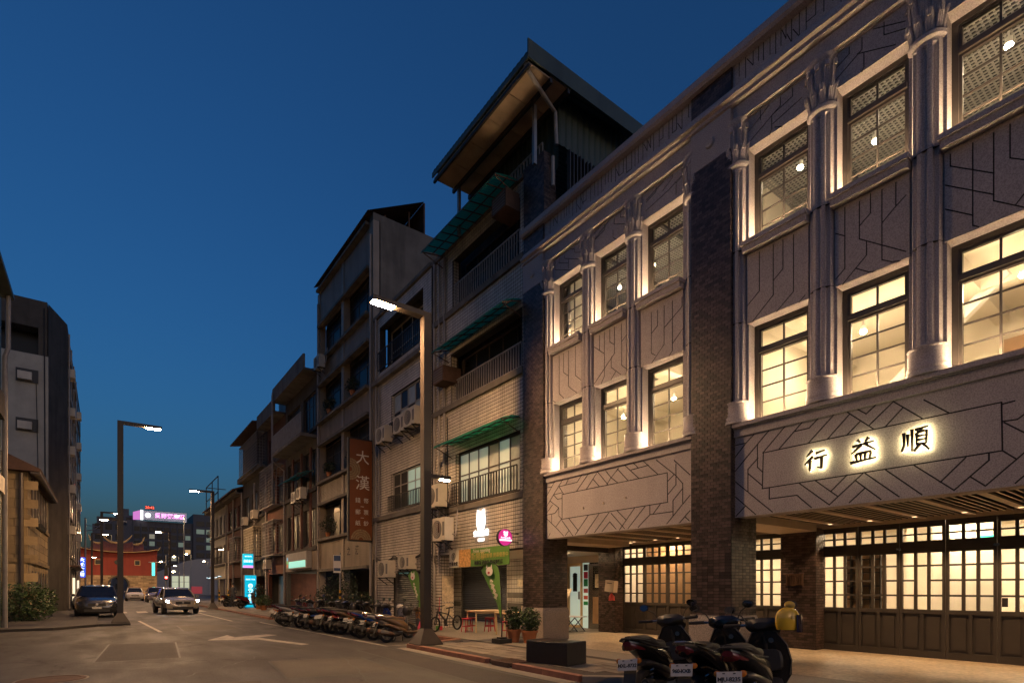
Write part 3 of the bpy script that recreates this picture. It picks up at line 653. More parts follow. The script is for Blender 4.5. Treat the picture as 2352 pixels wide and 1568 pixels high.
for x, y in ((13.2, 5.7), (12.2, 4.6), (12.2, 3.4), (12.1, 2.2), (12.1, .8), (12.5, 11.2), (12.4, 9.3), (12.2, 7.8)): spot_lamp(x, y, 6.75, M_spot)
mb = MB(); mb.box(12.18, 12.22, -1, 6.0, 7.0, 7.03); mb.box(12.2, 12.24, 7.4, 12.0, 7.0, 7.03); part(mb, 'light_track', M_white)
es = MB(); es.box(12.6, 12.64, 5.28, 5.62, 6.0, 6.18); part(es, 'exit_sign', emis('exit_sign_face', (.75, .95, .9), 1.6))

# ---- arcade: slatted ceiling, beams, downlights, door wall
mb = MB(); mb.box(10.8, 14.42, -3, 13.2, 3.42, 3.5); part(mb, 'arcade_ceiling', M_slat)
slm = MB(); slm.box(-1.75, 1.75, -.016, .016, 0, .12, 0); slm.m = [1 if i == 0 else 0 for i in range(6)]  # pale bottom face stands in for light on the slat edges
slat_me = slm.mesh('slat', [M_slat, M_slatl])
for y0, y1 in BAYS:
    n = int((y1 - y0) / .118)
    for i in range(n):
        o = link(bpy.data.objects.new('slat', slat_me), SB); o.location = U(12.56, y0 + .06 + i * .118, 3.15) - wl(SB)
    mb = MB(); mb.box(14.32, 14.42, y0 - .2, y1 + .2, 3.08, 3.42); part(mb, 'ceiling_edge', M_slatl)
for y0, y1 in ((0.32, 1.27), (6.29, 7.24), (12.26, 13.21)):
    mb = MB(); mb.box(11.2, 14.0, y0 + .02, y1 - .02, 3.01, 3.42); part(mb, 'cross_beam', M_slatl)
for y0, y1 in BAYS:
    for i in range(6):
        y = y0 + .42 + i * .84
        mb = MB(); mb.box(10.82, 14.31, y - .062, y + .062, 3.125, 3.16); st = part(mb, 'light_channel', M_slatl)
        b = MB(); b.poly([(13.75 + .05 * math.cos(k2), y + .05 * math.sin(k2), 3.12) for k2 in [-j * math.pi / 6 for j in range(12)]]); b.build('downlight', M_down, st)
        ld = bpy.data.lights.new('downlight', 'SPOT'); ld.energy = 48; ld.color = (1, .60, .30); ld.spot_size = math.radians(92); ld.spot_blend = .55; ld.shadow_soft_size = .04
        lo = link(bpy.data.objects.new('downlight_beam', ld), st); lo.location = U(13.75, y, 3.10) - wl(st)

XD = 14.4
def door_leaf(y1, w, merge):
    """folding door leaf, y1 is its far edge"""
    y0 = y1 - w; fr = MB(); s = .055; X0, X1 = XD, XD + .06
    a, b2 = y0 + .004, y1 - .004
    fr.box(X0, X1, a, a + s, .13, 3.08); fr.box(X0, X1, b2 - s, b2, .13, 3.08)
    for c, d in ((.13, .25), (1.06, 1.15), (2.39, 2.655), (2.955, 3.08)): fr.box(X0, X1, a + s, b2 - s, c, d)
    ym = (a + b2) / 2; fr.box(X0, X1, ym - .03, ym + .03, .25, 1.06)
    leaf = part(fr, 'door_leaf', M_door)
    for p, q in ((a + s, ym - .03), (ym + .03, b2 - s)):
        pn = MB(); pn.box(X0 + .035, X1 - .008, p, q, .25, 1.06); pn.box(X0 + .022, X0 + .036, p + .05, q - .05, .31, 1.0); pn.build('panel', M_door, leaf)
    cw = (b2 - a - 2 * s) / 3; g2 = .03
    zr = [1.15, 1.455, 1.785, 2.11, 2.39]
    br = MB()
    for i in (1, 2):
        yy = a + s + cw * i; br.box(X0 + .006, X1 - .006, yy - g2, yy + g2, 1.15, 2.39); br.box(X0 + .006, X1 - .006, yy - g2, yy + g2, 2.655, 2.955)
    for i in range(3):
        p = a + s + cw * i + (g2 if i else 0); q = a + s + cw * (i + 1) - (g2 if i < 2 else 0)
        br.box(X0 + .01, X1 - .01, p, q, 2.785, 2.82)
        pane(p, q, 2.655, 2.785, X0 + .03, leaf); pane(p, q, 2.82, 2.955, X0 + .03, leaf)
        k2 = 0
        while k2 < 4:
            e = k2 + 1
            if i == 1 and merge and k2 == 1: e = k2 + 2
            pane(p, q, zr[k2] + (.021 if k2 else 0), zr[e] - (.021 if e < 4 else 0), X0 + .03, leaf)
            if e < 4: br.box(X0 + .01, X1 - .01, p, q, zr[e] - .021, zr[e] + .021)
            k2 = e
    br.build('glazing_bars', M_door, leaf)
    return leaf
for i in range(6): door_leaf(6.38 - .843 * i, .843, i in (1, 2))
for i in range(6): door_leaf(12.92 - .93 * i, .93, i in (0, 2, 4))
door_leaf(1.32, .84, False); door_leaf(.48, .84, False)
mb = MB(); mb.box(XD - .02, XD + .1, -3, 14, 3.08, 3.14); mb.box(XD, XD + .08, -3, 12.92, .1, .13); part(mb, 'door_head', M_door)
for y, z in ((4.7, 2.47), (3.01, 2.47)):
    mb = MB(); mb.box(XD - .03, XD - .002, y - .05, y + .05, z, z + .045); part(mb, 'door_hinge', M_chrome)
mb = MB(); mb.box(XD - .02, XD - .002, 2.84, 2.93, 1.24, 1.42); part(mb, 'door_lock', M_black)
# ground floor room
mb = MB(); mb.box(14.55, 18.4, -3, 13.0, .08, .12); mb.box(18.35, 18.45, -3, 13, .1, 3.4); mb.box(14.5, 18.4, -3, 13, 3.25, 3.35); mb.box(14.5, 18.4, 12.9, 13, .1, 3.25)
mb.box(16.6, 18.4, 5.1, 5.25, .1, 3.25); mb.box(16.2, 16.4, 3.4, 4.6, .1, 3.25); part(mb, 'ground_room_walls', M_cream)
mb = MB(); mb.box(15.4, 15.5, 10.2, 12.8, .1, 3.25); mb.box(15.2, 16.4, 9.4, 9.5, .1, 3.25); mb.box(15.3, 15.4, 5.3, 6.2, .1, 2.6); part(mb, 'oak_screen', M_woodp)
sh = MB()
for i in range(4):
    sh.box(15.2, 15.3, 5.35 + i * .22, 5.38 + i * .22, .9, 2.5)
for i in range(5): sh.box(15.2, 15.3, 5.35, 6.1, 1.0 + i * .33, 1.03 + i * .33)
part(sh, 'display_rack', M_bronze)
M_gl = emis('ground_room_panel', (1.0, .73, .46), 120)
for x, y in ((15.6, 5.6), (15.6, 3.9), (15.6, 2.2), (15.6, .6), (17.2, 3.0), (17.3, 1.2), (15.0, 11.6), (15.6, 8.6), (17.0, 10.4), (16.8, 7.4)):
    mb = MB(); mb.box(x - .3, x + .3, y - .09, y + .09, 3.21, 3.245); part(mb, 'ceiling_panel_light', M_gl)
es = MB(); es.box(15.8, 15.83, 3.35, 3.62, 2.66, 2.80); part(es, 'ground_exit_sign', emis('green_exit_face', (.05, .8, .45), 1.2))

# ---- backlit name on the fascia
CH = {
 'xing': [[(.38, .97), (.12, .70)], [(.40, .68), (.03, .33)], [(.27, .50), (.25, .0)], [(.52, .80), (.90, .88)], [(.45, .55), (1.0, .64)], [(.77, .60), (.75, .06), (.58, .14)]],
 'yi': [[(.28, .97), (.40, .82)], [(.74, 1.0), (.58, .80)], [(.08, .70), (.94, .80)], [(.44, .72), (.05, .40)], [(.58, .74), (1.0, .42)], [(.22, .36), (.27, .06)], [(.22, .36), (.82, .40), (.77, .06)], [(.42, .36), (.42, .08)], [(.60, .36), (.59, .08)], [(.0, .02), (1.03, .10)]],
 'shun': [[(.10, .86), (.11, .35), (.0, .08)], [(.25, .78), (.25, .25)], [(.41, .95), (.41, .02)], [(.52, .90), (1.0, .97)], [(.75, .92), (.68, .78)], [(.58, .78), (.57, .26)], [(.58, .78), (.94, .81), (.92, .26)], [(.60, .62), (.90, .635)], [(.60, .46), (.90, .475)], [(.57, .29), (.93, .30)], [(.68, .27), (.47, .02)], [(.82, .27), (1.04, .0)]]}
def strokes(ch, y, z, w, h, X0, X1, fat, mb):
    for si, st in enumerate(CH[ch]):
        P = [Vector((0, y - p[0] * w, z + p[1] * h)) for p in st]
        Q = []
        for a, b2 in zip(P, P[1:]):
            for t in range(4): Q.append(a.lerp(b2, t / 4))
        Q.append(P[-1]); n = len(Q); l1, l2 = [], []
        for i, p in enumerate(Q):
            d = (Q[min(i + 1, n - 1)] - Q[max(0, i - 1)]).normalized(); nn = Vector((0, -d.z, d.y))
            t = i / (n - 1); wd = fat * h * (.62 + .55 * (1 - t) ** 2 - .35 * max(0, t - .8) * 5 * .5)
            l1.append(p + nn * wd / 2); l2.append(p - nn * wd / 2)
        x0 = X0 - .0007 * si
        for i in range(n - 1):
            rg = lambda x: [(x, l1[i].y, l1[i].z), (x, l1[i + 1].y, l1[i + 1].z), (x, l2[i + 1].y, l2[i + 1].z), (x, l2[i].y, l2[i].z)]
            mb.loft([rg(x0), rg(X1)])
for ch, y, z, w, h in (('xing', 4.86, 3.74, .40, .38), ('yi', 4.08, 3.75, .38, .40), ('shun', 3.33, 3.77, .36, .38)):
    mb = MB(); strokes(ch, y, z, w, h, 10.28, 10.325, .115, mb); L = part(mb, 'sign_character', M_letter, fix=True)
    mb = MB(); strokes(ch, y, z, w, h, 10.327, 10.336, .075, mb); mb.build('halo_light', M_halo, L, fix=True)
    mb = MB()
    for q in (.3, .7): mb.tube([(10.33, y - w * q, z + h * .5), (10.385, y - w * q, z + h * .5)], .006, 6)
    mb.build('standoff', M_metal, L)
# ------------------------------------------------------------------ neighbours
def text_mb(body, size, m, parent, loc, face='-x', depth=0.004, name='lettering', spacing=1.0, bold=0.0, vertical=False, align='CENTER', rot=0.0):
    """flat lettering; loc in world metres; face -x or -y"""
    c = bpy.data.curves.new('t', 'FONT'); c.body = '\n'.join(body) if vertical else body
    c.size = size; c.extrude = depth / 2; c.align_x = align; c.align_y = 'CENTER'; c.offset = bold; c.space_line = spacing if vertical else 1.0
    c.resolution_u = 2
    if not vertical: c.space_character = spacing
    t = bpy.data.objects.new('t', c); COL.objects.link(t); bpy.context.view_layer.update()
    me = bpy.data.meshes.new_from_object(t.evaluated_get(bpy.context.evaluated_depsgraph_get())); bpy.data.objects.remove(t)
    me.materials.clear(); me.materials.append(m)
    if face == '-x': M = Matrix(((0, 0, -1), (-1, 0, 0), (0, 1, 0)))
    elif face == '-y': M = Matrix(((1, 0, 0), (0, 0, -1), (0, 1, 0)))
    else: M = face
    me.transform((M @ Matrix.Rotation(rot, 3, 'Z')).to_4x4())
    o = link(bpy.data.objects.new(name, me), parent)
    o.location = Vector(loc) - (wl(parent) if parent else Vector((0, 0, 0)))
    return o

def nwin(parent, X, y0, y1, z0, z1, cols, rows, fm, pm, fw=.05, zsplit=None, name='window'):
    fr = MB(); fr.box(X - .03, X + .05, y0, y0 + fw, z0, z1); fr.box(X - .03, X + .05, y1 - fw, y1, z0, z1)
    fr.box(X - .03, X + .05, y0 + fw, y1 - fw, z0, z0 + fw); fr.box(X - .03, X + .05, y0 + fw, y1 - fw, z1 - fw, z1)
    zs = [z0 + fw] + ([zsplit] if zsplit else [z0 + fw + (z1 - z0 - 2 * fw) * i / rows for i in range(1, rows)]) + [z1 - fw]
    ys = [y0 + fw + (y1 - y0 - 2 * fw) * i / cols for i in range(cols + 1)]
    for y in ys[1:-1]: fr.box(X - .02, X + .04, y - fw * .4, y + fw * .4, z0 + fw, z1 - fw)
    for z in zs[1:-1]:
        for a, b2 in zip(ys, ys[1:]): fr.box(X - .022, X + .042, a + fw * .4, b2 - fw * .4, z - fw * .4, z + fw * .4)
    w = fr.build(name, fm, parent)
    for i, (a, b2) in enumerate(zip(ys, ys[1:])):
        for j, (c, d) in enumerate(zip(zs, zs[1:])):
            pane(a + fw * .4, b2 - fw * .4, c + fw * .35, d - fw * .35, X + .012, w, pm(i, j) if callable(pm) else pm)
    return w

def railing(parent, X, y0, y1, z0, z1, n, m, name='railing', r=.014):
    mb = MB(); mb.box(X - .02, X + .02, y0, y1, z1 - .035, z1); mb.box(X - .015, X + .015, y0, y1, z0, z0 + .03)
    o = mb.build(name, m, parent)
    for i in range(n + 1):
        y = y0 + (y1 - y0) * i / n; b = MB(); b.box(X - r, X + r, y - r, y + r, z0 + .03, z1 - .035); b.build('bar', m, o)
    return o

def ac(x, y, z, label, w=.85, h=.62, d=.32, fan=True, group=None, rz=0, stripe=False):
    """split air conditioner, front to -X, hung on brackets; metres"""
    e = empty('air_conditioner', U(x, y, z), label, 'air conditioner', group or 'air conditioners on the facades', rz)
    b = MB(); b.box(-d, 0, -w / 2, w / 2, 0, h); b.build('shell', M_ac, e, local=True)
    f = MB(); f.lathe([(h * .40, 0), (h * .40, -.012), (h * .37, -.012), (h * .36, -.004), (0.02, -.004)], (-d, w * .12, h * .5), 20, 'x'); gr2 = f.build('fan_grille', M_acd, e, local=True)
    for k2 in range(1, 5):
        t = MB(); t.lathe([(h * .08 * k2, -.012), (h * .08 * k2 + .008, -.016)], (-d, w * .12, h * .5), 20, 'x', cap=False); t.build('ring', M_ac, gr2, local=True)
    s = MB(); s.box(-d - .006, -d, -w * .46, -w * .30, h * .2, h * .8); s.build('vent', M_acd, e, local=True)
    for yy in (-w * .35, w * .35): br = MB(); br.box(-d - .05, .02, yy - .02, yy + .02, -.04, 0); br.bar((-d - .02, yy, -.03), (0.02, yy, -.28), .03); br.build('bracket', M_rail, e, local=True)
    p = MB(); p.tube([(-.05, -w / 2, .2), (-.02, -w / 2 - .12, .15), (.02, -w / 2 - .15, .5), (.06, -w / 2 - .12, .95)], .022, 6); p.build('hose', M_pipe, e, smooth=True, local=True)
    if stripe: q = MB(); q.box(-d - .008, -d - .002, -w * .05, w * .02, h * .35, h * .8); q.build('sticker', M_tail, e, local=True)
    return e

def pipe(parent, pts, r=.05, name='drain_pipe', m=None):
    mb = MB(); mb.tube([p for p in pts], r, 8); return mb.build(name, m or M_pipe, parent, smooth=True)
def cable(parent, pts, sag=.3, r=.012, name='cable'):
    P = []
    for a, b2 in zip(pts, pts[1:]):
        a = Vector(a); b2 = Vector(b2)
        for i in range(8): t = i / 8; q = a.lerp(b2, t); q.z -= sag * 4 * t * (1 - t); P.append(q)
    P.append(Vector(pts[-1])); mb = MB(); mb.tube(P, r, 4); return mb.build(name, M_wire, parent)

XT = 10.35
# ---------------- tiled building next to the shop
T1 = empty('tiled_building', U(XT, 16, 0), 'white tiled four storey building with green awnings and barred balconies, next to the shop', 'building')
h1 = [(13.5, 17.35, 4.66, 6.55), (13.42, 17.7, 8.45, 10.25), (13.5, 17.55, 11.95, 13.75)]
mb = MB(); wall_holes(mb, XT, XT + .3, 13.22, 19.05, 2.85, 14.2, h1); mb.box(XT + .3, 18, 13.22, 13.3, 2.85, 14.2); part(mb, 'wall', M_grout, T1)
tb = MB(); tiles_x(tb, XT, 13.24, 19.05, 2.87, 14.2, .118, .118, .023, .012, False, h1, (.2, 1)); part(tb, 'tiles', M_tile, T1, kind='stuff')
tb = MB()
for a, b2, c, d in h1: tiles_y(tb, b2, XT + .0, XT + .28, c, d, .118, .118, .023, .008, False, (.2, 1), -1)
part(tb, 'reveal_tiles', M_tile, T1, kind='stuff')
for bx_ in ((XT - .12, XT - .012, 13.25, 19.0, 8.22, 8.42), (XT - .1, XT - .012, 13.25, 19.0, 11.72, 11.92), (XT - .08, XT - .012, 13.25, 18.4, 4.42, 4.6), (XT - .10, XT + .3, 13.25, 19.05, 14.2, 14.32)): mb = MB(); mb.box(*bx_); part(mb, 'ledge', M_conc, T1)
M_frl = emis('frosted_lit_pane', (.55, .75, .62), .085, (.5, .58, .52))
nwin(T1, XT + .14, 13.52, 17.33, 4.68, 6.53, 6, 2, M_bframe, lambda i, j: (M_frl if i in (1, 3, 4, 5) else M_frost), zsplit=5.72)
nwin(T1, XT + .55, 13.42, 17.7, 8.3, 10.25, 5, 2, M_bframe, M_dwin, zsplit=9.6)
nwin(T1, XT + .55, 13.5, 17.55, 11.8, 13.75, 5, 2, M_bframe, M_dwin, zsplit=13.0)
mb = MB(); mb.box(XT + .31, XT + .62, 13.4, 17.72, 8.2, 8.3); mb.box(XT + .31, XT + .62, 13.4, 17.72, 11.7, 11.8); mb.box(XT + .62, XT + .7, 13.3, 19, 2.9, 14.2); part(mb, 'balcony_floor', M_concd, T1)
railing(T1, XT - .12, 13.5, 17.6, 4.66, 5.46, 26, M_rail)
railing(T1, XT + .03, 13.45, 17.68, 8.5, 9.28, 30, M_wrail)
railing(T1, XT + .03, 13.55, 17.5, 11.98, 12.82, 28, M_wrail)
def awning(parent, y0, y1, zb, zf, xf, drop=.1, xb=XT - .01, n=9):
    mb = MB(); prof = []
    for i in range(9):
        t = i / 8; x = xb + (xf - xb) * t; z = zb + (zf - zb) * t + .05 * math.sin(t * math.pi)
        prof.append((x, z))
    prof.append((xf - .05, zf - drop))
    ny = int((y1 - y0) / .06); rows = []
    for j in range(ny + 1):
        y = y0 + (y1 - y0) * j / ny; o2 = .012 * math.sin(j * math.pi)
        rows.append([(x, y, z + (.012 if j % 2 else 0)) for x, z in prof])
    mb.loft(rows, False, closed=False); s = mb.build('awning', M_green, parent, smooth=False)
    for i in range(n + 1):
        y = y0 + .03 + (y1 - y0 - .06) * i / n; b = MB()
        b.bar((xb, y, zb - .03), (xf, y, zf - .03), .03); b.build('awning_rib', M_rust, s)
    b = MB(); b.bar((xf, y0, zf - .03), (xf, y1, zf - .03), .03); b.bar(((xb + xf) / 2, y0, (zb + zf) / 2 - .0), ((xb + xf) / 2, y1, (zb + zf) / 2 - .0), .025)
    b.bar((xf, y0 + .05, zf - .03), (xb, y0 + .05, zb - .5), .025); b.bar((xf, y1 - .05, zf - .03), (xb, y1 - .05, zb - .5), .025); b.build('awning_frame', M_rust, s)
    return s
awning(T1, 13.45, 17.7, 6.95, 6.78, 9.62, n=7); awning(T1, 13.4, 17.9, 10.55, 10.28, 9.62, n=8); awning(T1, 13.5, 18.3, 14.25, 14.1, 9.42, .12, n=10)
pipe(T1, [(XT - .07, 18.1, 3), (XT - .07, 18.1, 14.1)], .05); pipe(T1, [(XT - .07, 18.5, 2.2), (XT - .07, 18.5, 14.1)], .045); pipe(T1, [(XT - .06, 18.9, .1), (XT - .06, 18.9, 14.2)], .055)
pipe(T1, [(XT - .05, 17.85, 3.1), (XT - .06, 17.9, 8.0)], .02, 'conduit', M_wire)
# window-box air conditioners
for y0, z0 in ((17.35, 9.15), (13.5, 13.3)):
    b = MB(); b.box(XT - .55, XT + .2, y0, y0 + .75, z0, z0 + .55); o = b.build('window_unit', M_rust, T1)
    b = MB()
    for i in range(5): b.box(XT - .56, XT - .552, y0 + .05, y0 + .7, z0 + .06 + i * .09, z0 + .1 + i * .09)
    b.build('grille', M_acd, o)
# upper shed on the roof
mb = MB()
y = 11.4; j = 0; rows = []
while y <= 16.7: rows.append([(9.0, y, 15.85 + (.03 if j % 2 else 0)), (13.9, y, 16.25 + (.03 if j % 2 else 0))]); y += .09; j += 1
mb.loft(rows, False, closed=False); mb.box(9.0, 9.04, 11.4, 16.7, 15.68, 15.84); mb.box(9.0, 13.9, 11.38, 11.42, 15.70, 16.2); part(mb, 'shed_roof', M_gwall, T1)
mb = MB()
for i in range(5):
    for k2 in range(2): mb.box(9.06 + k2 * .78, 9.82 + k2 * .78, 11.46 + i * 1.04, 12.48 + i * 1.04, 15.62 + k2 * .07, 15.66 + k2 * .07)
sof = part(mb, 'shed_soffit', M_soffit, T1)
mb = MB(); mb.box(9.8, 9.88, 11.42, 16.7, 15.5, 15.62); mb.box(9.05, 9.12, 11.42, 16.7, 15.52, 15.6); mb.box(10.45, 10.53, 11.42, 16.7, 15.55, 15.7); part(mb, 'shed_beam', M_rail, T1)
mb = MB(); j = 0; y = 12.0; pts = []
while y <= 16.45: pts.append([(10.62 + (.03 if j % 2 else 0), y, 13.9), (10.62 + (.03 if j % 2 else 0), y, 15.75)]); y += .12; j += 1
mb.loft(pts, False, closed=False); x = 10.62; j = 0; pts = []
while x <= 14: pts.append([(x, 12.0 + (.03 if j % 2 else 0), 13.6 if x > 11.6 else 14.6), (x, 12.0 + (.03 if j % 2 else 0), 16.2)]); x += .12; j += 1
mb.loft(pts, False, closed=False); part(mb, 'shed_wall', M_gwall, T1)
for y, x in ((12.35, 10.0), (16.4, 9.9)): mb = MB(); mb.box(x - .05, x + .05, y - .05, y + .05, 13.9, 15.6); part(mb, 'shed_post', M_metal, T1)
pipe(T1, [(9.08, 11.6, 15.7), (9.15, 11.55, 15.5), (10.2, 11.9, 15.42), (10.45, 11.95, 15.36), (10.5, 11.95, 14.45)], .055, 'gutter_pipe')
pipe(T1, [(10.4, 12.0, 14.1), (10.45, 12.05, 13.3)], .05, 'gutter_pipe')
railing(T1, 10.35, 12.4, 16.3, 14.0, 14.75, 26, M_wrail, 'roof_railing')
mb = MB(); mb.box(10.3, 10.75, 12.28, 13.25, 12.48, 14.42); bt = part(mb, 'brick_tower', M_mort, T1)
tb = MB(); tiles_x(tb, 10.3, 12.28, 13.25, 12.5, 14.42, .134, .0655, .011); tiles_y(tb, 12.28, 10.3, 10.75, 12.5, 14.42, .134, .0655, .011); o = tb.build('bricks', M_brick, bt); o['kind'] = 'stuff'
# dark louvre screen on the shop roof
LS = empty('louvre_screen', U(10.9, 11.9, 11.7), 'dark vertical louvre screen on the shop roof behind the parapet', 'screen')
for i in range(24):
    x = 10.82 + i * .14; b = MB(); b.box(x, x + .03, 11.72, 11.86, 11.75, 14.35 - .02 * (i % 3)); b.build('louvre', M_bronze, LS)
b = MB(); b.box(10.8, 14.2, 11.87, 11.9, 12.6, 12.68); b.box(10.8, 14.2, 11.87, 11.9, 14.0, 14.08); b.build('rail', M_bronze, LS)
# arcade of the tiled buildings
mb = MB(); mb.box(XT + .3, 14.9, 13.25, 25, 2.86, 2.95); part(mb, 'arcade_soffit', M_white, T1)
mb = MB(); wall_holes(mb, 13.9, 14.1, 17.0, 26, .1, 2.9, [(19.05, 22.8, .1, 2.62)]); mb.box(14.85, 15.0, 13.6, 17.0, .1, 2.9); mb.box(13.9, 14.9, 16.9, 17.0, .1, 2.9); part(mb, 'arcade_wall', M_grout, T1)
tb = MB(); tiles_x(tb, 13.9, 17.0, 19.05, .1, 2.86, .19, .19, .02, .01, False, (), (.2, 1)); tiles_x(tb, 13.9, 22.8, 26, .1, 2.86, .19, .19, .02, .01, False, (), (.2, 1)); part(tb, 'arcade_tiles', M_tile, T1, kind='stuff')
mb = MB(); mb.box(13.885, 13.89, 22.85, 24.4, .75, 1.0); mb.box(13.885, 13.89, 17.1, 19.0, .75, 1.0); mb.box(13.885, 13.89, 17.1, 19.0, 1.25, 1.45); part(mb, 'tile_band', M_conc, T1)
def shutter(parent, X, y0, y1, z0, z1, pitch=.085):
    fr = MB(); fr.box(X - .05, X + .05, y0 - .05, y0, z0, z1); fr.box(X - .05, X + .05, y1, y1 + .05, z0, z1); fr.box(X - .06, X + .06, y0 - .05, y1 + .05, z1, z1 + .12)
    o = fr.build('roller_shutter', M_acd, parent)
    sm = MB(); L = (y1 - y0) / 2; a = pitch / 2 * .94
    sm.loft([[(.02, y, -a), (-.012, y, -a * .6), (-.022, y, 0), (-.012, y, a * .6), (.02, y, a)] for y in (-L, L)], False, closed=False)
    me = sm.mesh('slat', M_shut); n = int((z1 - z0) / pitch)
    for i in range(n):
        s = link(bpy.data.objects.new('slat', me), o); s.location = U(X, (y0 + y1) / 2, z0 + pitch * (i + .5)) - wl(o)
    return o
shutter(T1, 13.95, 19.1, 22.75, .12, 2.6)
# glass door and steel door near the shop
gd = MB(); X = 14.84
for a, b2, c, d in ((15.35, 15.45, .1, 2.6), (16.05, 16.2, .1, 2.6), (15.45, 16.05, 2.48, 2.6), (15.45, 16.05, .1, .2)): gd.box(X - .05, X, a, b2, c, d)
gdo = part(gd, 'glass_door', M_ply, T1); M_gdp = emis('lit_door_glass', (.62, .80, .72), .16)
pane(15.45, 16.05, .2, 2.48, X - .02, gdo, M_gdp)
b = MB(); b.box(X - .06, X - .052, 15.62, 15.85, 1.5, 2.2); b.lathe([(.0, 0), (.13, 0)], (X - .056, 15.74, 2.1), 12, 'x', cap=False); b.build('dog_sticker', M_dwin, gdo)
b = MB(); b.box(X - .12, X - .06, 15.46, 15.49, 1.2, 1.5); b.build('handle', M_chrome, gdo)
mb = MB(); mb.box(X - .02, X + .0, 15.0, 15.34, .1, 2.6); part(mb, 'glass_side_panel', M_gdp, T1)
for i, (z, h, c) in enumerate(((2.3, .24, (.02, .02, .02)), (2.0, .26, (.5, .02, .06)), (1.7, .28, (.02, .25, .1)), (1.45, .16, (.5, .1, .1)), (1.2, .14, (.6, .1, .05)), (.98, .14, (.03, .3, .08)))):
    mb = MB(); mb.box(X - .03, X - .021, 15.06, 15.28, z, z + h); part(mb, 'door_poster', mat('poster_%d' % i, c, .6, .3, 20), T1)
sd = MB(); sd.box(X - .06, X, 13.85, 15.0, .1, 2.55); sdo = part(sd, 'steel_door', M_chrome, T1)
b = MB(); b.box(X - .075, X - .062, 14.1, 14.75, 1.55, 2.45); b.build('door_window', M_dwin, sdo)
for i in range(8):
    b = MB(); b.box(X - .09, X - .076, 14.12 + i * .085, 14.135 + i * .085, 1.56, 2.44); b.build('grille_bar', M_chrome, sdo)
for i in range(10):
    b = MB(); b.box(X - .10, X - .091, 14.11, 14.74, 1.58 + i * .09, 1.592 + i * .09); b.build('grille_bar', M_chrome, sdo)
b = MB(); b.box(X - .075, X - .062, 14.1, 14.75, .3, 1.3); b.build('kick_panel', M_woodp, sdo)
b = MB(); b.box(X - .1, X - .093, 14.25, 14.6, 1.65, 2.15); b.build('notice', M_paper, sdo)
mb = MB(); mb.box(X - .06, X, 13.7, 16.3, 2.6, 2.86); part(mb, 'door_lintel', M_slatl, T1)
def downlamp(parent, x, y, z, e, col=(1, .66, .36), nm='soffit_lamp'):
    mb = MB(); mb.lathe([(.07, 0), (.07, .04)], (x, y, z), 12); o = mb.build(nm, emis('soffit_lamp_lens', col, 40), parent)
    ld = bpy.data.lights.new(nm, 'SPOT'); ld.energy = e; ld.color = col; ld.spot_size = math.radians(140); ld.spot_blend = .6; ld.shadow_soft_size = .05
    lo = link(bpy.data.objects.new('soffit_lamp_beam', ld), o); lo.location = U(x, y, z - .03) - wl(o)
downlamp(T1, 13.0, 14.4, 2.80, 60); downlamp(T1, 12.6, 18.2, 2.80, 45); downlamp(T1, 12.4, 21.2, 2.8, 35)
# column of the arcade between the two tiled houses
mb = MB(); mb.box(XT + .01, 10.9, 18.45, 19.2, .1, 2.87); part(mb, 'arcade_pillar', M_grout, T1)
tb = MB(); tiles_x(tb, XT + .01, 18.45, 19.2, .1, 2.86, .118, .118, .023, .012, False, (), (.2, 1)); tiles_y(tb, 18.45, XT + .01, 10.9, .1, 2.86, .118, .118, .023, .012, False, (.2, 1)); part(tb, 'pillar_tiles', M_tile, T1, kind='stuff')
for y, z, w, h in ((18.6, 1.1, .5, 1.0), (18.62, .55, .46, .5)):
    mb = MB(); mb.box(XT + .02, XT + .025 + w, 18.42, 18.432, z, z + h); part(mb, 'menu_poster', M_paper, T1)
for y, z, w, h in ((17.3, 1.5, .5, .7), (17.9, 1.7, .35, .3), (17.5, .5, .5, .4)):
    mb = MB(); mb.box(13.86, 13.875, y, y + w, z, z + h); part(mb, 'wall_notice', M_paper, T1)

# ---------------- second tiled house
T2 = empty('tiled_house', U(XT, 22, 0), 'white tiled house with pale framed windows and iron balconettes, behind the tall street lamp', 'building')
h2 = [(20.05, 23.0, 5.1, 6.74), (20.05, 22.98, 8.28, 10.27), (19.9, 24.3, 11.75, 13.75), (19.95, 22.75, .1, 2.35)]
mb = MB(); wall_holes(mb, XT, XT + .25, 19.2, 24.9, .1, 14.3, h2); part(mb, 'wall', M_grout, T2)
tb = MB(); tiles_x(tb, XT, 19.22, 24.9, .12, 14.3, .118, .118, .023, .012, False, h2, (.2, 1)); part(tb, 'tiles', M_tile, T2, kind='stuff')
tb = MB()
for a, b2, c, d in h2[:2]: tiles_y(tb, b2, XT, XT + .22, c, d, .118, .118, .023, .008, False, (.2, 1), -1)
part(tb, 'reveal_tiles', M_tile, T2, kind='stuff')
for bx_ in ((XT - .22, XT - .012, 19.25, 24.85, 11.12, 11.32), (XT - .12, XT - .012, 19.25, 24.85, 4.75, 4.95), (XT - .1, XT + .2, 19.2, 24.9, 14.3, 14.45)): mb = MB(); mb.box(*bx_); part(mb, 'ledge', M_conc, T2)
nwin(T2, XT + .1, 20.07, 22.98, 5.12, 6.72, 4, 2, M_wframe, lambda i, j: M_curt if i in (0, 1) else M_dwin, zsplit=6.15)
nwin(T2, XT + .1, 20.07, 22.96, 8.30, 10.25, 4, 2, M_wframe, lambda i, j: M_dwin if (i + j) % 2 else M_frost, zsplit=9.45)
nwin(T2, XT + .6, 19.9, 24.3, 11.7, 13.75, 4, 2, M_wframe, M_dwin)
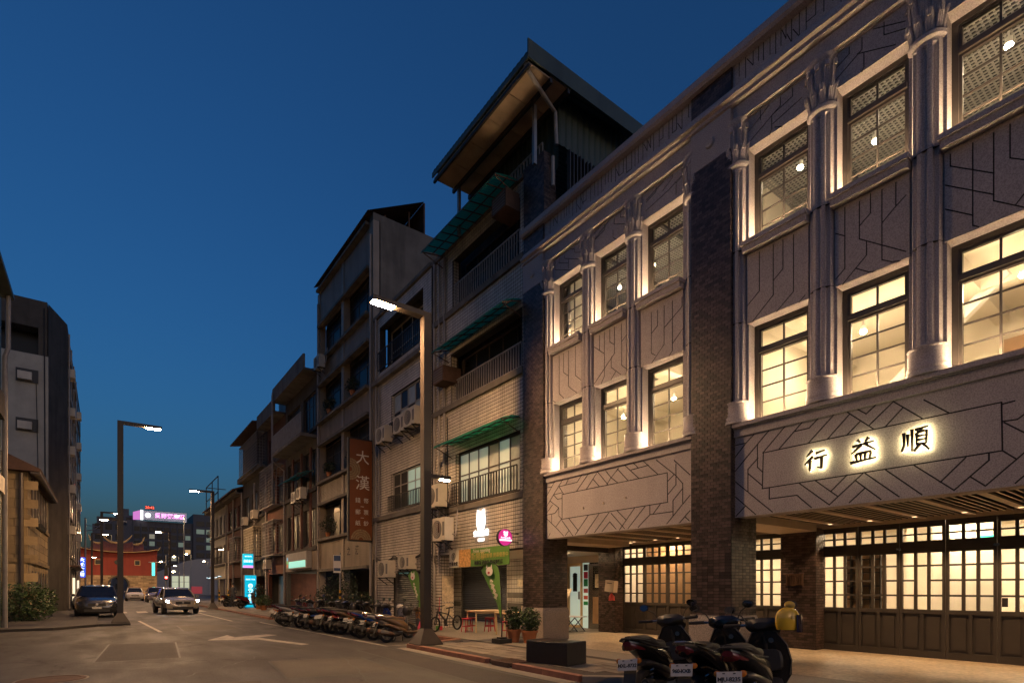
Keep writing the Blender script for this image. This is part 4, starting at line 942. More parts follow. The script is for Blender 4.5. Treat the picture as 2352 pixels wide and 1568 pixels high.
railing(T2, XT - .12, 20.0, 23.1, 5.08, 5.72, 22, M_rail); railing(T2, XT - .1, 20.0, 23.0, 8.55, 9.0, 18, M_rail); railing(T2, XT - .1, 19.9, 24.3, 11.75, 12.6, 24, M_rail)
shutter(T2, XT + .12, 20.0, 22.7, .12, 2.3)
mb = MB(); mb.box(XT + .65, XT + .75, 19.2, 24.9, 2.9, 14.3); mb.box(XT + .25, 18, 19.2, 24.9, 14.2, 14.3); part(mb, 'rear_mass', M_concd, T2)
pipe(T2, [(XT - .07, 24.6, .1), (XT - .07, 24.6, 14.3)], .055); pipe(T2, [(XT - .07, 24.25, 5), (XT - .07, 24.25, 11.0)], .04); pipe(T2, [(XT - .07, 19.5, .1), (XT - .07, 19.5, 8)], .04)
for i in range(7): cable(T2, [(XT - .1, 24.8, 2.95 + i * .05), (XT - .12, 22.5, 2.9 + i * .03), (XT - .1, 19.4, 3.0 + i * .04), (XT - .1, 18.3, 2.5 + i * .1)], .12 + .03 * i, .010)
for i in range(5): cable(T2, [(XT - .08, 24.7 + .05 * i, 3.0), (XT - .15, 24.65 + .06 * i, 1.4), (XT - .05, 24.7, .4)], -.05 + .03 * i, .011)

# ---------------- ribbed-tile building with the brown sign
D = empty('ribbed_building', U(XT, 29, 0), 'tall beige building with ribbed bands and planted window ledges, behind the brown sign', 'building')
bands = [(2.75, 4.4), (6.65, 7.75), (10.17, 11.32), (13.72, 14.87), (17.25, 19.2)]
mb = MB()
for (a, b2) in bands: mb.box(XT + .02, XT + .25, 25.4, 33.1, a, b2)
for y0, y1 in ((24.95, 25.4), (29.0, 29.35), (33.05, 33.45)): mb.box(XT - .06, XT + .3, y0, y1, .1, 19.25)
part(mb, 'wall', M_rib, D)
rb = MB()
for (a, b2) in bands:
    z = a + .03
    while z < b2 - .05:
        for y0, y1 in ((25.41, 28.99), (29.36, 33.04)): rb.box(XT - .025, XT + .021, y0, y1, z, z + .062, t=R.uniform(.3, .8))
        z += .085
part(rb, 'rib_tiles', M_rib, D, kind='stuff')
for (a, b2) in bands:
    mb = MB(); mb.box(XT - .22, XT + .02, 25.4, 33.1, a - .14, a); part(mb, 'ledge', M_conc, D); mb = MB(); mb.box(XT - .28, XT + .02, 25.4, 33.1, b2, b2 + .14); part(mb, 'ledge', M_conc, D)
for (a, b2), (c, d) in zip(bands, bands[1:]):
    for y0, y1 in ((25.45, 28.95), (29.4, 33.0)):
        nwin(D, XT + .32, y0, y1, b2 + .14, c - .14, 3, 2, M_bframe, lambda i, j: M_dwin, zsplit=b2 + 1.6)
mb = MB(); mb.box(XT + .25, 18, 24.95, 25.05, 14.2, 19.6); mb.box(XT - .06, XT + .25, 24.95, 25.4, 19.25, 19.6); part(mb, 'side_wall', M_conc, D)
mb = MB(); mb.box(XT + .45, XT + .6, 25, 33.4, 2.7, 19.2); mb.box(XT + .25, 18, 25, 33.4, 19.0, 19.1); part(mb, 'rear_mass', M_concd, D)
rows = []; y = 24.9; j = 0
while y < 33.4: rows.append([(10.0, y, 19.55 + (.03 if j % 2 else 0)), (13.0, y, 21.2 + (.03 if j % 2 else 0))]); y += .1; j += 1
mb = MB(); mb.loft(rows, False, closed=False); part(mb, 'roof_sheet', M_rust, D)
mb = MB(); mb.box(13.0, 13.08, 25, 33.3, 19.1, 21.2); mb.box(11.1, 11.18, 25.5, 25.58, 19.1, 20.1); mb.box(12.4, 12.48, 25.5, 25.58, 19.1, 20.8); part(mb, 'roof_post', M_rust, D)
mb = MB(); mb.box(12.6, 13.4, 25, 33.4, .1, 2.75); part(mb, 'ground_wall', M_concd, D)
shutter(D, 12.55, 26.0, 28.6, .12, 2.3); M_teal = emis('teal_lit_wall', (.25, .65, .55), .35)
mb = MB(); mb.box(12.5, 12.58, 25.2, 29, 2.42, 2.7); part(mb, 'lit_shop_band', M_teal, D)
pipe(D, [(XT - .12, 33.2, .1), (XT - .12, 33.2, 18.6)], .06); pipe(D, [(XT - .12, 25.15, .1), (XT - .12, 25.15, 18.6)], .06)
for t in ('之', '漢'): pass
for y, c in ((28.3, '之'), (27.1, '漢')): text_mb(c, .42, M_ink, D, U(XT - .04, y, 3.55), name='wall_character', bold=.006)

# brown hanging sign
s = empty('shop_sign', U(9.7, 26, 4), 'tall brown hanging sign with pale characters and a coin pattern', 'sign')
M_brn = mat('brown_sign_panel', (.19, .055, .012), .45, .15, 2); M_gold = mat('coin_bronze', (.30, .22, .11), .45, .4, 9); M_pale = mat('pale_sign_lettering', (.72, .66, .55), .5, .05)
mb = MB(); mb.box(9.15, 10.25, 25.0, 25.12, 3.9, 8.62); mb.build('panel', M_brn, s)
mb = MB(); mb.box(9.08, 9.15, 24.97, 25.15, 3.85, 8.66); mb.box(9.15, 10.25, 24.97, 25.15, 8.62, 8.68); mb.box(9.15, 10.25, 24.97, 25.15, 3.83, 3.9); mb.build('frame', M_black, s)
def coin(x, z, r, a0, a1):
    b = MB(); n = 18
    for k2 in range(4):
        r0, r1 = r * (.22 + .2 * k2), r * (.38 + .2 * k2)
        for i in range(n):
            t0 = a0 + (a1 - a0) * i / n; t1 = a0 + (a1 - a0) * (i + .86) / n
            b.poly([(x + r0 * math.cos(t0), 24.985, z + r0 * math.sin(t0)), (x + r0 * math.cos(t1), 24.985, z + r0 * math.sin(t1)), (x + r1 * math.cos(t1), 24.985, z + r1 * math.sin(t1)), (x + r1 * math.cos(t0), 24.985, z + r1 * math.sin(t0))])
    b.build('coin_relief', M_gold, s)
coin(9.7, 3.92, .5, 0, math.pi); coin(9.16, 7.2, .52, -math.pi / 2, math.pi / 2)
for c, z, sz in (('大', 7.75, .68), ('漢', 6.55, .72)): text_mb(c, sz * K, M_pale, s, U(9.78, 24.98, z), '-y')
for c, x, z in (('幣', 9.95, 5.75), ('錢', 9.55, 5.75), ('票', 9.95, 5.2), ('郵', 9.55, 5.2), ('鈔', 9.95, 4.68), ('紙', 9.55, 4.68)): text_mb(c, .26 * K, M_pale, s, U(x, 24.98, z), '-y')
for z in (5.48, 4.95): mb = MB(); mb.box(9.68, 9.84, 24.975, 24.985, z - .01, z + .01); mb.build('dash', M_pale, s)
for z in (4.6, 6.4, 8.1): mb = MB(); mb.box(10.2, 10.4, 25.02, 25.1, z, z + .06); mb.build('bracket', M_rail, s)

# ---------------- old houses further down the street
M_grl = mat('window_grille_paint', (.26, .24, .22), .6, .3)
def cage(parent, X, y0, y1, z0, z1, d=.5, n=12, m=None):
    b = MB(); x = X - d
    for i in range(n + 1):
        y = y0 + (y1 - y0) * i / n; b.box(x - .012, x + .012, y - .012, y + .012, z0, z1)
    k2 = max(4, int((z1 - z0) / .22))
    for i in range(k2 + 1):
        z = z0 + (z1 - z0) * i / k2; b.box(x - .014, x + .014, y0, y1, z - .011, z + .011)
        b.box(x, X, y0 - .011, y0 + .011, z - .011, z + .011)
    for i in range(4): xx = x + d * i / 3; b.box(xx - .012, xx + .012, y0 - .012, y0 + .012, z0, z1)
    b.box(x - .02, X, y0, y1, z0 - .06, z0 - .01); b.box(x - .02, X, y0, y1, z1 + .01, z1 + .05)
    return b.build('window_grille', m or M_grl, parent)
def house(name, label, y0, y1, zt, X, wm, floors, wins, par=.8, parX=.35, ground=True):
    e = empty(name, U(X, (y0 + y1) / 2, 0), label, 'building')
    holes = []
    for (z0, z1) in floors:
        for (a, b2) in wins: holes.append((y0 + a * (y1 - y0), y0 + b2 * (y1 - y0), z0, z1))
    gh = [(y0 + .4, y1 - .4, .1, 2.7)] if ground else []
    mb = MB(); wall_holes(mb, X, X + .25, y0, y1, .1, zt, holes + gh); mb.box(X + .25, 18, y0, y0 + .1, .1, zt); mb.box(X + .25, 18, y0 + .1, y1, zt - .15, zt); mb.box(X + .5, X + .6, y0 + .1, y1, 2.7, zt - .15); mb.box(X + 2.6, X + 2.7, y0, y1, .1, 2.7); mb.box(X + .25, X + 2.6, y0, y1, 2.7, 2.8); part(mb, 'wall', wm, e)
    mb = MB(); mb.box(X - parX, X + .25, y0 + .02, y1 - .02, zt - .14, zt); mb.box(X - parX, X - parX + .12, y0 + .02, y1 - .02, zt, zt + par); part(mb, 'parapet', M_conc, e)
    for h in holes: nwin(e, X + .14, h[0] + .02, h[1] - .02, h[2] + .02, h[3] - .02, 2 if h[1] - h[0] < 2 else 3, 2, M_bframe, M_dwin, zsplit=h[2] + (h[3] - h[2]) * .68)
    for (z0, z1) in floors: mb = MB(); mb.box(X - .14, X, y0 + .05, y1 - .05, z0 - .32, z0 - .12); part(mb, 'floor_ledge', M_concd, e)
    return e
H1 = house('balcony_house', 'old stained concrete house with a white barred balcony and heavy parapet', 33.5, 41.0, 14.8, XT, M_concd, [(4.3, 6.6), (7.9, 10.2), (11.6, 13.8)], [(.08, .42), (.52, .92)], .8, .9)
mb = MB(); mb.box(XT - 1.0, XT, 33.7, 40.6, 10.75, 10.95); part(mb, 'balcony_floor', M_conc, H1); railing(H1, XT - .95, 33.8, 40.5, 10.95, 12.2, 36, M_wrail, 'balcony_railing', .02)
pipe(H1, [(XT - .1, 41, .1), (XT - .1, 41, 10), (XT - .9, 41.0, 10.6), (XT - .9, 41, 15.2)], .06); pipe(H1, [(XT - .95, 40.7, 8), (XT - .95, 40.7, 15.3)], .05)
awning(H1, 34.2, 38.5, 8.9, 8.5, XT - 1.1, n=5); mb = MB(); mb.box(XT - .04, XT - .002, 33.6, 41, 2.8, 4.0); part(mb, 'shop_fascia', M_rib, H1)
for y in (34.8, 36.8, 38.8): mb = MB(); mb.box(XT - .08, XT - .003, y, y + .35, 4.2, 10.4); part(mb, 'brick_pier', M_rbrick, H1)
H2 = house('tank_house', 'dark narrow old house with a steel water tank on its roof', 41.05, 46.4, 14.2, XT, M_rbrick, [(4.3, 6.4), (7.9, 10.0), (11.4, 13.2)], [(.1, .45), (.55, .9)], .85, .8)
cage(H2, XT, 41.6, 45.8, 7.7, 10.6, .7, 16); cage(H2, XT, 42, 45.5, 4.1, 6.6, .6, 14)
mb = MB(); mb.lathe([(.75, 14.2), (.75, 16.7), (.55, 16.9), (.1, 17.0)], (XT + .9, 43.5, 0), 18); part(mb, 'water_tank', M_metal, H2, smooth=True)
mb = MB(); mb.loft([[(XT - .6, y, 15.7), (XT + 2.2, y, 16.9), (XT + 2.2, y, 16.98), (XT - .6, y, 15.8)] for y in (37.5, 42.0)]); part(mb, 'roof_canopy', M_conc, H1)
H3 = house('caged_house', 'old house with a caged verandah and a sheet roof, far along the right side', 46.5, 56.0, 11.4, XT, M_concd, [(4.3, 6.4), (7.8, 9.9)], [(.06, .28), (.36, .6), (.7, .94)], .3, .5)
cage(H3, XT, 47.2, 54.5, 11.6, 14.2, .6, 26); mb = MB(); mb.loft([[(XT - 1.1, y, 14.7), (XT + 2.5, y, 15.3), (XT + 2.5, y, 15.4), (XT - 1.1, y, 14.8)] for y in (46.6, 56.0)]); part(mb, 'sheet_roof', M_rust, H3)
mb = MB(); mb.box(XT, XT + .2, 46.6, 56, 11.4, 14.9); part(mb, 'verandah_wall', M_concd, H3)
cage(H3, XT, 48.5, 52.5, 4.0, 6.7, .6, 16, mat('grille_lit_tone', (.42, .36, .26), .5))  # paler grille colour stands in for light falling on this cage
H4 = house('brick_house', 'low red brick shophouse with a pitched tile roof near the far corner', 56.1, 64.0, 10.6, XT, M_rbrick, [(4.4, 6.4), (7.6, 9.6)], [(.08, .28), (.38, .6), (.7, .92)], .2, .6)
H5 = house('corner_house', 'pale corner shophouse with round cornice at the far end of the row', 64.1, 75.5, 10.6, XT, M_plaster, [(4.4, 6.4), (7.6, 9.6)], [(.06, .2), (.28, .42), (.5, .64), (.72, .88)], .3, .7)
for e, a, b2 in ((H4, 56.1, 64), (H5, 64.1, 75.6)):
    mb = MB(); mb.loft([[(XT - .9, y, 10.7), (XT + 3, y, 12.2), (XT + 3, y, 12.35), (XT - .9, y, 10.85)] for y in (a, b2)]); part(mb, 'pitched_roof', M_rust, e)
mb = MB(); mb.lathe([(.6, 11), (.6, 13.4), (.1, 13.6)], (XT + 1.2, 57.5, 0), 14); mb.lathe([(.4, 11), (.4, 13.0), (.1, 13.1)], (XT + 1.2, 60, 0), 14); part(mb, 'water_tank', M_metal, H4)
fr = MB()
for y in (66, 70, 74.5): fr.bar((XT - .6, y, 10.9), (XT - .6, y, 13.7), .09)
for z in (12.0, 13.7): fr.bar((XT - .6, 66, z), (XT - .6, 74.5, z), .08)
fr.bar((XT - .6, 74.5, 13.7), (XT + 1.5, 74.5, 13.7), .08); fr.build('roof_frame', M_rail, H5)
cage(H4, XT, 57, 60, 4.2, 6.5, .5, 10); railing(H5, XT - .5, 65, 69, 4.3, 5.1, 14, M_rail); railing(H5, XT - .5, 70, 74.5, 7.6, 8.4, 14, M_rail)
for e, y in ((H2, 46.4), (H3, 56.0), (H3, 50.6), (H4, 60.2), (H5, 64.2)): pipe(e, [(XT - .12, y, .1), (XT - .12, y, 10.6)], .07)
for i, (a, b2) in enumerate((((41, 4.1), (47, 4.0)), ((47, 7.2), (56, 7.3)), ((33.5, 7.2), (41, 6.9)), ((33, 4.6), (46, 4.2)))): cable(H2, [(XT - .3, a[0], a[1]), (XT - .3, b2[0], b2[1])], .35, .015)
for y0, y1, m in ((42, 45.5, M_shut), (47.4, 49.8, M_shut), (66, 69.5, M_shut), (70.3, 74.5, M_shut)): mb = MB(); mb.box(XT + .6, XT + .66, y0, y1, .1, 2.6); mb.build('shop_shutter', m, {42: H2, 47.4: H3}.get(y0, H5))
# lit shop mouths
for e, y0, y1, c, st in ((H1, 39.2, 40.6, (1, .8, .55), 1.3), (H1, 34, 38, (.35, .6, .5), .12), (H3, 50.5, 52, (1, .75, .4), .3), (H2, 42.1, 43.0, (1, .7, .4), .5)):
    mb = MB(); mb.box(XT + 2.4, XT + 2.5, y0, y1, .3, 2.5); mb.build('lit_doorway', emis('shop_glow', c, st), e)
# ------------------------------------------------------------------ street lamps
def street_lamp(x, y, sgn, label, low=True, H=9.05, z0=.1):
    e = empty('street_lamp', U(x, y, 0), label, 'street lamp', 'square post street lamps')
    p = MB(); p.box(x - .11, x + .11, y - .11, y + .11, z0 + .3, H); p.build('post', M_lamp, e)
    b = MB(); rr = lambda k2, z: [(x - k2, y - k2, z), (x + k2, y - k2, z), (x + k2, y + k2, z), (x - k2, y + k2, z)]
    b.loft([rr(.34, z0), rr(.34, z0 + .03), rr(.125, z0 + .42), rr(.12, z0 + .44)]); b.build('base', M_lamp, e)
    a = MB(); a.box(x + sgn * .11, x + sgn * 1.55, y - .12, y + .12, H - .13, H); arm = a.build('arm', M_lamp, e)
    l = MB(); l.box(x + sgn * .95, x + sgn * 1.50, y - .10, y + .10, H - .155, H - .132); l.build('lens', M_street, arm)
    if low:
        a = MB(); a.box(x - sgn * .11, x - sgn * .75, y - .07, y + .07, 4.62, 4.72); a2 = a.build('footway_arm', M_lamp, e)
        l = MB(); l.box(x - sgn * .45, x - sgn * .72, y - .055, y + .055, 4.598, 4.618); l.build('lens', M_ped, a2)
    return e
street_lamp(6.98, 13.3, -1, 'tall square street lamp on the kerb in front of the white tiled buildings')
street_lamp(.55, 29.9, 1, 'square street lamp on the left side, arm reaching right over the road', True)
street_lamp(6.6, 47.2, -1, 'far street lamp standing before the old houses on the right')
street_lamp(-.25, 66, 1, 'distant street lamp standing in front of the red gate')
street_lamp(6.8, 84, -1, 'most distant square street lamp right of the red gate')
street_lamp(-1.6, -9.5, 1, 'street lamp on the left pavement behind the viewer', False)
street_lamp(-1.4, 92, 1, 'distant street lamp at the left end of the red gate', False)

# ------------------------------------------------------------------ wall units
G = 'air conditioners on the facades'
for x, y, z, lb, kw in ((10.12, 22.9, 8.05, 'air conditioner left of the window rail on the second tiled house', {}), (10.08, 20.95, 8.05, 'left one of two paired air conditioners under the upper window rail', {}), (10.08, 19.95, 8.1, 'right one of two paired air conditioners close behind the lamp post', {}),
        (10.1, 18.05, 4.62, 'large air conditioner beside the small footway lamp', dict(h=.72)), (9.98, 17.35, 3.33, 'boxy cream unit with a red sticker above the shop banner', dict(h=.72, w=.8, stripe=True)),
        (10.05, 22.45, 2.1, 'round grilled cream air conditioner low on the tiled house above the scooters', dict(h=.64, w=.95)), (10.3, 20.9, 2.42, 'grimy dark air conditioner above the closed shutter', dict(h=.5)),
        (10.1, 31.95, 14.25, 'air conditioner high on the ribbed building at its left edge', {}), (10.05, 36.6, 7.1, 'left one of twin units under the green awning of the balcony house', {}), (10.05, 35.4, 7.2, 'right one of twin units with coiled hoses on the balcony house', {}),
        (10.1, 53.0, 7.2, 'far air conditioner on the caged house at first floor', {}), (10.1, 49.2, 7.4, 'air conditioner near the drain pipe of the caged house', {}), (10.1, 44.6, 3.1, 'low air conditioner beside the hanging cables of the tank house', {})):
    ac(x, y, z, lb, group=G, **kw)

# ------------------------------------------------------------------ lit signs on the tiled building
M_wlit = emis('white_lit_sign', (1.0, .97, .95), 1.1)
c = empty('cat_sign', U(10.3, 15.6, 3.6), 'glowing white cat head sign on the tiled wall', 'sign')
def capsule(y, z, w, h, n=28):
    pts = []
    for i in range(n):
        a = 2 * math.pi * i / n; pts.append((y - math.copysign(abs(math.cos(a)) ** .75, math.cos(a)) * w / 2, z + math.copysign(abs(math.sin(a)) ** .8, math.sin(a)) * h / 2))
    return pts
pts = capsule(15.62, 3.93, .46, .66); mb = MB(); mb.loft([[(x, y, z) for y, z in pts] for x in (10.26, 10.33)]); mb.build('head', M_wlit, c, fix=True)
for s in (-1, 1):
    mb = MB(); mb.loft([[(x, 15.62 + s * .05, 4.2), (x, 15.62 + s * .22, 4.10), (x, 15.62 + s * .19, 4.31)] for x in (10.262, 10.328)]); mb.build('ear', M_wlit, c, fix=True)
mb = MB(); mb.loft([[(x, y, z) for y, z in capsule(15.62, 3.93, .54, .74)] for x in (10.33, 10.337)]); mb.build('backplate', M_black, c, fix=True)
c = empty('lettering_sign', U(10.3, 15.62, 3.3), 'glowing white lettering under the cat head sign', 'sign')
text_mb('來喜食堂', .20, M_wlit, c, U(10.30, 15.62, 3.49), depth=.03, bold=.004); text_mb('LAI XI', .12, M_wlit, c, U(10.30, 15.62, 3.27), depth=.03, bold=.003)
mb = MB(); mb.box(10.322, 10.335, 15.2, 16.05, 3.17, 3.62); mb.build('backplate', mat('backplate_grey', (.3, .28, .25), .5), c)
# round delivery sign
c = empty('round_sign', U(9.78, 13.55, 3.17), 'round magenta lit sign on a bracket beside the brick pillar', 'sign')
M_mag = emis('magenta_sign_face', (.62, .03, .22), .5)
mb = MB(); mb.lathe([(.245, 13.50), (.245, 13.62)], (9.8, 0, 3.17), 32, 'y'); mb.build('face', M_mag, c)
mb = MB(); mb.lathe([(.262, 13.51), (.262, 13.63)], (9.8, 0, 3.17), 32, 'y', cap=False); mb.build('rim', M_black, c)
for z in (3.02, 3.29): mb = MB(); mb.box(10.06, 10.34, 13.55, 13.58, z, z + .03); mb.build('bracket', M_rail, c)
M_wl2 = emis('sign_white', (1, .9, .95), .7)
mb = MB(); mb.lathe([(.075, 13.488), (.075, 13.496)], (9.8, 0, 3.27), 18, 'y'); mb.lathe([(.025, 13.488), (.025, 13.496)], (9.74, 0, 3.33), 10, 'y'); mb.lathe([(.025, 13.488), (.025, 13.496)], (9.86, 0, 3.33), 10, 'y'); mb.build('emblem', M_wl2, c)
mb = MB(); mb.box(9.57, 10.03, 13.49, 13.497, 3.06, 3.11); mb.build('stripe', M_wl2, c)
text_mb('foodpanda', .075, M_wl2, c, U(9.8, 13.49, 3.16), '-y', bold=.001)
# cloth banner
c = empty('banner', U(10.25, 15.8, 2.7), 'long green and cream opening banner hung over the shutter', 'banner')
M_bg = mat('banner_green', (.10, .24, .04), .7, .12, 3); M_bc = mat('banner_cream', (.60, .55, .44), .7, .1, 3); M_food = mat('food_print', (.55, .30, .10), .7, .7, 14); M_yel = mat('banner_yellow', (.45, .38, .10), .6, .05)
def cloth(y0, y1, z0, z1, X, m, nm, par):
    mb = MB(); rows = []
    for i in range(13):
        y = y0 + (y1 - y0) * i / 12; xx = X + .015 * math.sin(y * 5); rows.append([(xx, y, z0), (xx, y, z1), (xx + .012, y, z1), (xx + .012, y, z0)])
    mb.loft(rows); return mb.build(nm, m, par)
cloth(13.95, 16.2, 2.38, 3.0, 10.26, M_bg, 'green_cloth', c); cloth(16.205, 17.0, 2.38, 3.0, 10.26, M_food, 'food_print', c); cloth(17.005, 17.7, 2.38, 3.0, 10.26, M_bc, 'cream_cloth', c)
text_mb('New opening', .17, M_bc, c, U(10.235, 15.5, 2.9), bold=.0); text_mb('新開幕', .25, M_yel, c, U(10.235, 15.72, 2.70), bold=.001); text_mb('嚐鮮價 開幕優惠中', .15, M_yel, c, U(10.235, 14.65, 2.70), bold=0); text_mb('香豚飯 滷肉飯 熱壓青醬茶', .13, M_ink, c, U(10.235, 15.1, 2.48), bold=.003)
mb = MB(); mb.lathe([(.13, 0), (.13, -.006), (.115, -.006), (.115, 0)], (10.24, 17.35, 2.78), 20, 'x', cap=False); mb.build('logo_ring', M_ink, c); text_mb('喜', .14, M_ink, c, U(10.232, 17.35, 2.78)); text_mb('來喜食堂', .13, M_ink, c, U(10.235, 17.35, 2.5), bold=.003)

# ------------------------------------------------------------------ feather flags
def flag(X, dy, dz, label):
    e = empty('feather_flag', U(X, 12.37 + dy, .1), label, 'flag', 'green feather flags')
    b = MB(); b.box(X - .2, X + .2, 12.17 + dy, 12.57 + dy, .1, .22); b.box(X - .1, X + .1, 12.27 + dy, 12.47 + dy, .22, .26); b.build('foot', M_black, e)
    sh = [(12.39, .81), (12.40, 1.2), (12.42, 1.62), (12.47, 2.02), (12.58, 2.22), (12.75, 2.33), (12.95, 2.36), (13.15, 2.34), (13.33, 2.27), (13.42, 2.17)]
    ed = [(12.405, .80), (12.55, 1.02), (12.68, 1.22), (12.83, 1.44), (12.95, 1.6), (13.06, 1.75), (13.17, 1.88), (13.27, 2.0), (13.36, 2.1), (13.425, 2.165)]
    P = MB(); P.tube([(X, 12.37 + dy, .22), (X, 12.37 + dy, .8)] + [(X, y + dy - .015, z + dz + .01) for y, z in sh], [.014] * 2 + [.011] * 10, 6); P.build('pole', M_black, e, smooth=True)
    m = MB(); rows = []
    for (a, b2) in zip(sh, ed):
        row = []
        for i in range(9):
            t = i / 8; y = a[0] + (b2[0] - a[0]) * t; z = a[1] + (b2[1] - a[1]) * t; row.append((X + .03 * math.sin(t * 3.1 + a[1] * 3), y + dy, z + dz))
        rows.append(row)
    m.loft(rows, False, closed=False); m.loft([[(x + .004, y, z) for x, y, z in r2] for r2 in rows], False, closed=False); s = m.build('sail', M_bg, e, smooth=True)
    d = MB(); d.loft([[(x, 12.93 + dy + .19 * math.cos(t) * .9, 2.1 + dz + .13 * math.sin(t)) for t in [k2 * math.pi / 8 for k2 in range(16)]] for x in (X - .045, X - .038)]); d.build('face_print', mat('face_print_white', (.7, .62, .58), .7, .1), s)
    for q in (-.13, .1): d = MB(); d.loft([[(x, 12.93 + dy + q, 2.2 + dz), (x, 12.93 + dy + q + .07, 2.2 + dz), (x, 12.95 + dy + q, 2.30 + dz)] for x in (X - .045, X - .038)]); d.build('ear_print', MATS['face_print_white'], s)
    d = MB(); d.loft([[(x, 12.95 + dy + .06 * math.cos(t), 2.06 + dz + .035 * math.sin(t)) for t in [k2 * math.pi / 6 for k2 in range(12)]] for x in (X - .05, X - .046)]); d.build('mouth_print', M_red, s)
    for i, ch in enumerate('來喜食堂'): text_mb(ch, .15, M_bc, s, U(X - .045, 12.83 - .075 * i + dy, 1.78 - .13 * i + dz), bold=.004, rot=-.35)
    return e
flag(8.85, 0, 0, 'green feather flag with a dog face, standing before the round tables on a black foot')
flag(9.3, 5.75, -.04, 'green feather flag half hidden behind the tall lamp post')

# ------------------------------------------------------------------ pavement furniture
def bench():
    e = empty('stone_bench', U(7.36, 8.4, .09), 'low dark polished stone block bench on the pavement', 'bench', rz=math.atan2(.2, 1.0) * -0 + .17)
    r0 = lambda a, b2, z: [(-a, -b2, z), (a, -b2, z), (a, b2, z), (-a, b2, z)]
    m = MB(); m.loft([r0(.25, .44, .012), r0(.272, .462, .014), r0(.275, .465, .03), r0(.275, .465, .395), r0(.268, .458, .402)]); m.build('block', M_bench, e, local=True)
    m = MB(); m.box(-.27, .27, -.46, .46, .4025, .41); m.build('top_slab', M_bench, e, local=True)
bench()
def leaves(parent, c, r, n, size, m, seed, flat=False, name='foliage', gap=.35):
    rr = random.Random(seed); mb = MB(); cl = [(rr.gauss(0, .5), rr.gauss(0, .5), rr.gauss(0, .5)) for _ in range(9)]
    for i in range(n):
        while True:
            p = Vector((rr.uniform(-1, 1), rr.uniform(-1, 1), rr.uniform(-1, 1)))
            if .25 < p.length < 1.0 + .12 * rr.random(): break
        if rr.random() < gap and min((p - Vector(q)).length for q in cl) > .55: continue
        q = Vector((p.x * r[0] + c[0], p.y * r[1] + c[1], p.z * r[2] + c[2]))
        a = Vector((rr.gauss(0, 1), rr.gauss(0, 1), rr.gauss(0, .6))).normalized(); b2 = a.cross(Vector((rr.gauss(0, 1), rr.gauss(0, 1), rr.gauss(0, 1)))).normalized()
        s = size * rr.uniform(.6, 1.3); mb.poly([q - a * s, q + b2 * s * .45 + a * s * .1, q + a * s, q - b2 * s * .45 + a * s * .1])
    return mb.build(name, m, parent, local=True)
def pot_plant(x, y, label, r=.17, h=.3, cr=(.28, .28, .34), n=700, leaf=None, pm=None, size=.04, seed=1, z0=.1, group='potted plants along the pavement', round_=True):
    e = empty('potted_plant', U(x, y, z0), label, 'plant', group)
    m = MB(); m.lathe([(r * .72, 0), (r * .98, h * .82), (r * 1.1, h * .82), (r * 1.1, h), (r * .95, h), (r * .93, h * .88)], n=18); m.build('pot', pm or M_terra, e, smooth=True, local=True)
    m = MB()
    for i in range(7):
        a = i * 2.4 + seed; m.tube([(.03 * math.cos(a), .03 * math.sin(a), h * .85), (cr[0] * .4 * math.cos(a), cr[1] * .4 * math.sin(a), h + cr[2] * .7), (cr[0] * .75 * math.cos(a), cr[1] * .75 * math.sin(a), h + cr[2] * 1.4)], [.012, .009, .005], 5)
    m.build('stem', M_bark, e, local=True)
    leaves(e, (0, 0, h + cr[2] * .85), cr, n, size, leaf or M_leaf, seed)
    return e
pot_plant(9.28, 12.38, 'bushy shrub in a round terracotta pot, left of the two beside the brick pillar', .17, .32, (.22, .22, .30), 900, seed=3)
pot_plant(9.55, 12.02, 'bushy shrub in a square edged terracotta pot, right against the brick pillar', .19, .30, (.27, .27, .30), 1200, seed=4)
pot_plant(9.65, 18.6, 'tall leafy plant in an orange pot behind the lamp post', .18, .45, (.22, .22, .45), 350, seed=5)
pot_plant(9.35, 17.7, 'small orange pot with thin stalks next to the bicycle wheel', .14, .34, (.14, .14, .26), 150, seed=6)
pot_plant(9.7, 25.0, 'dense dark shrub in front of the shutter behind the scooters', .2, .3, (.55, .55, .5), 1100, M_leafd, M_black, .06, 7)
pot_plant(9.6, 27.3, 'tall wispy tree in a tub behind the middle of the scooter row', .22, .4, (.75, .9, .95), 1300, M_leafd, M_black, .06, 8)
pot_plant(9.5, 29.6, 'loose dark shrub behind the far scooters', .2, .3, (.5, .6, .6), 700, M_leafd, M_black, .055, 9)
pot_plant(9.0, 41.5, 'row plant with broad leaves beside the wooden bench at the far shops', .2, .3, (.5, .6, .35), 500, M_leaf, M_terra, .08, 10)
pot_plant(9.2, 44.0, 'tall plant beside the far drain pipe', .2, .35, (.45, .45, .7), 500, M_leafd, M_terra, .07, 11)
for i, (y, z) in enumerate(((27.2, 7.9), (30.8, 7.9), (27.2, 11.45), (30.8, 11.45), (31.0, 4.55))):
    pot_plant(10.1, y, ('leafy planter on the lower right ledge of the ribbed building', 'leafy planter on the lower left ledge of the ribbed building', 'leafy planter on the upper right ledge of the ribbed building', 'leafy planter on the upper left ledge of the ribbed building', 'big leafy planter on the lowest ledge of the ribbed building')[i], .12, .2, (.25, .6, .3) if i < 4 else (.35, .8, .45), 400, M_leafd, M_terra, .06, 20 + i, z, 'planters on the ribbed building ledges')
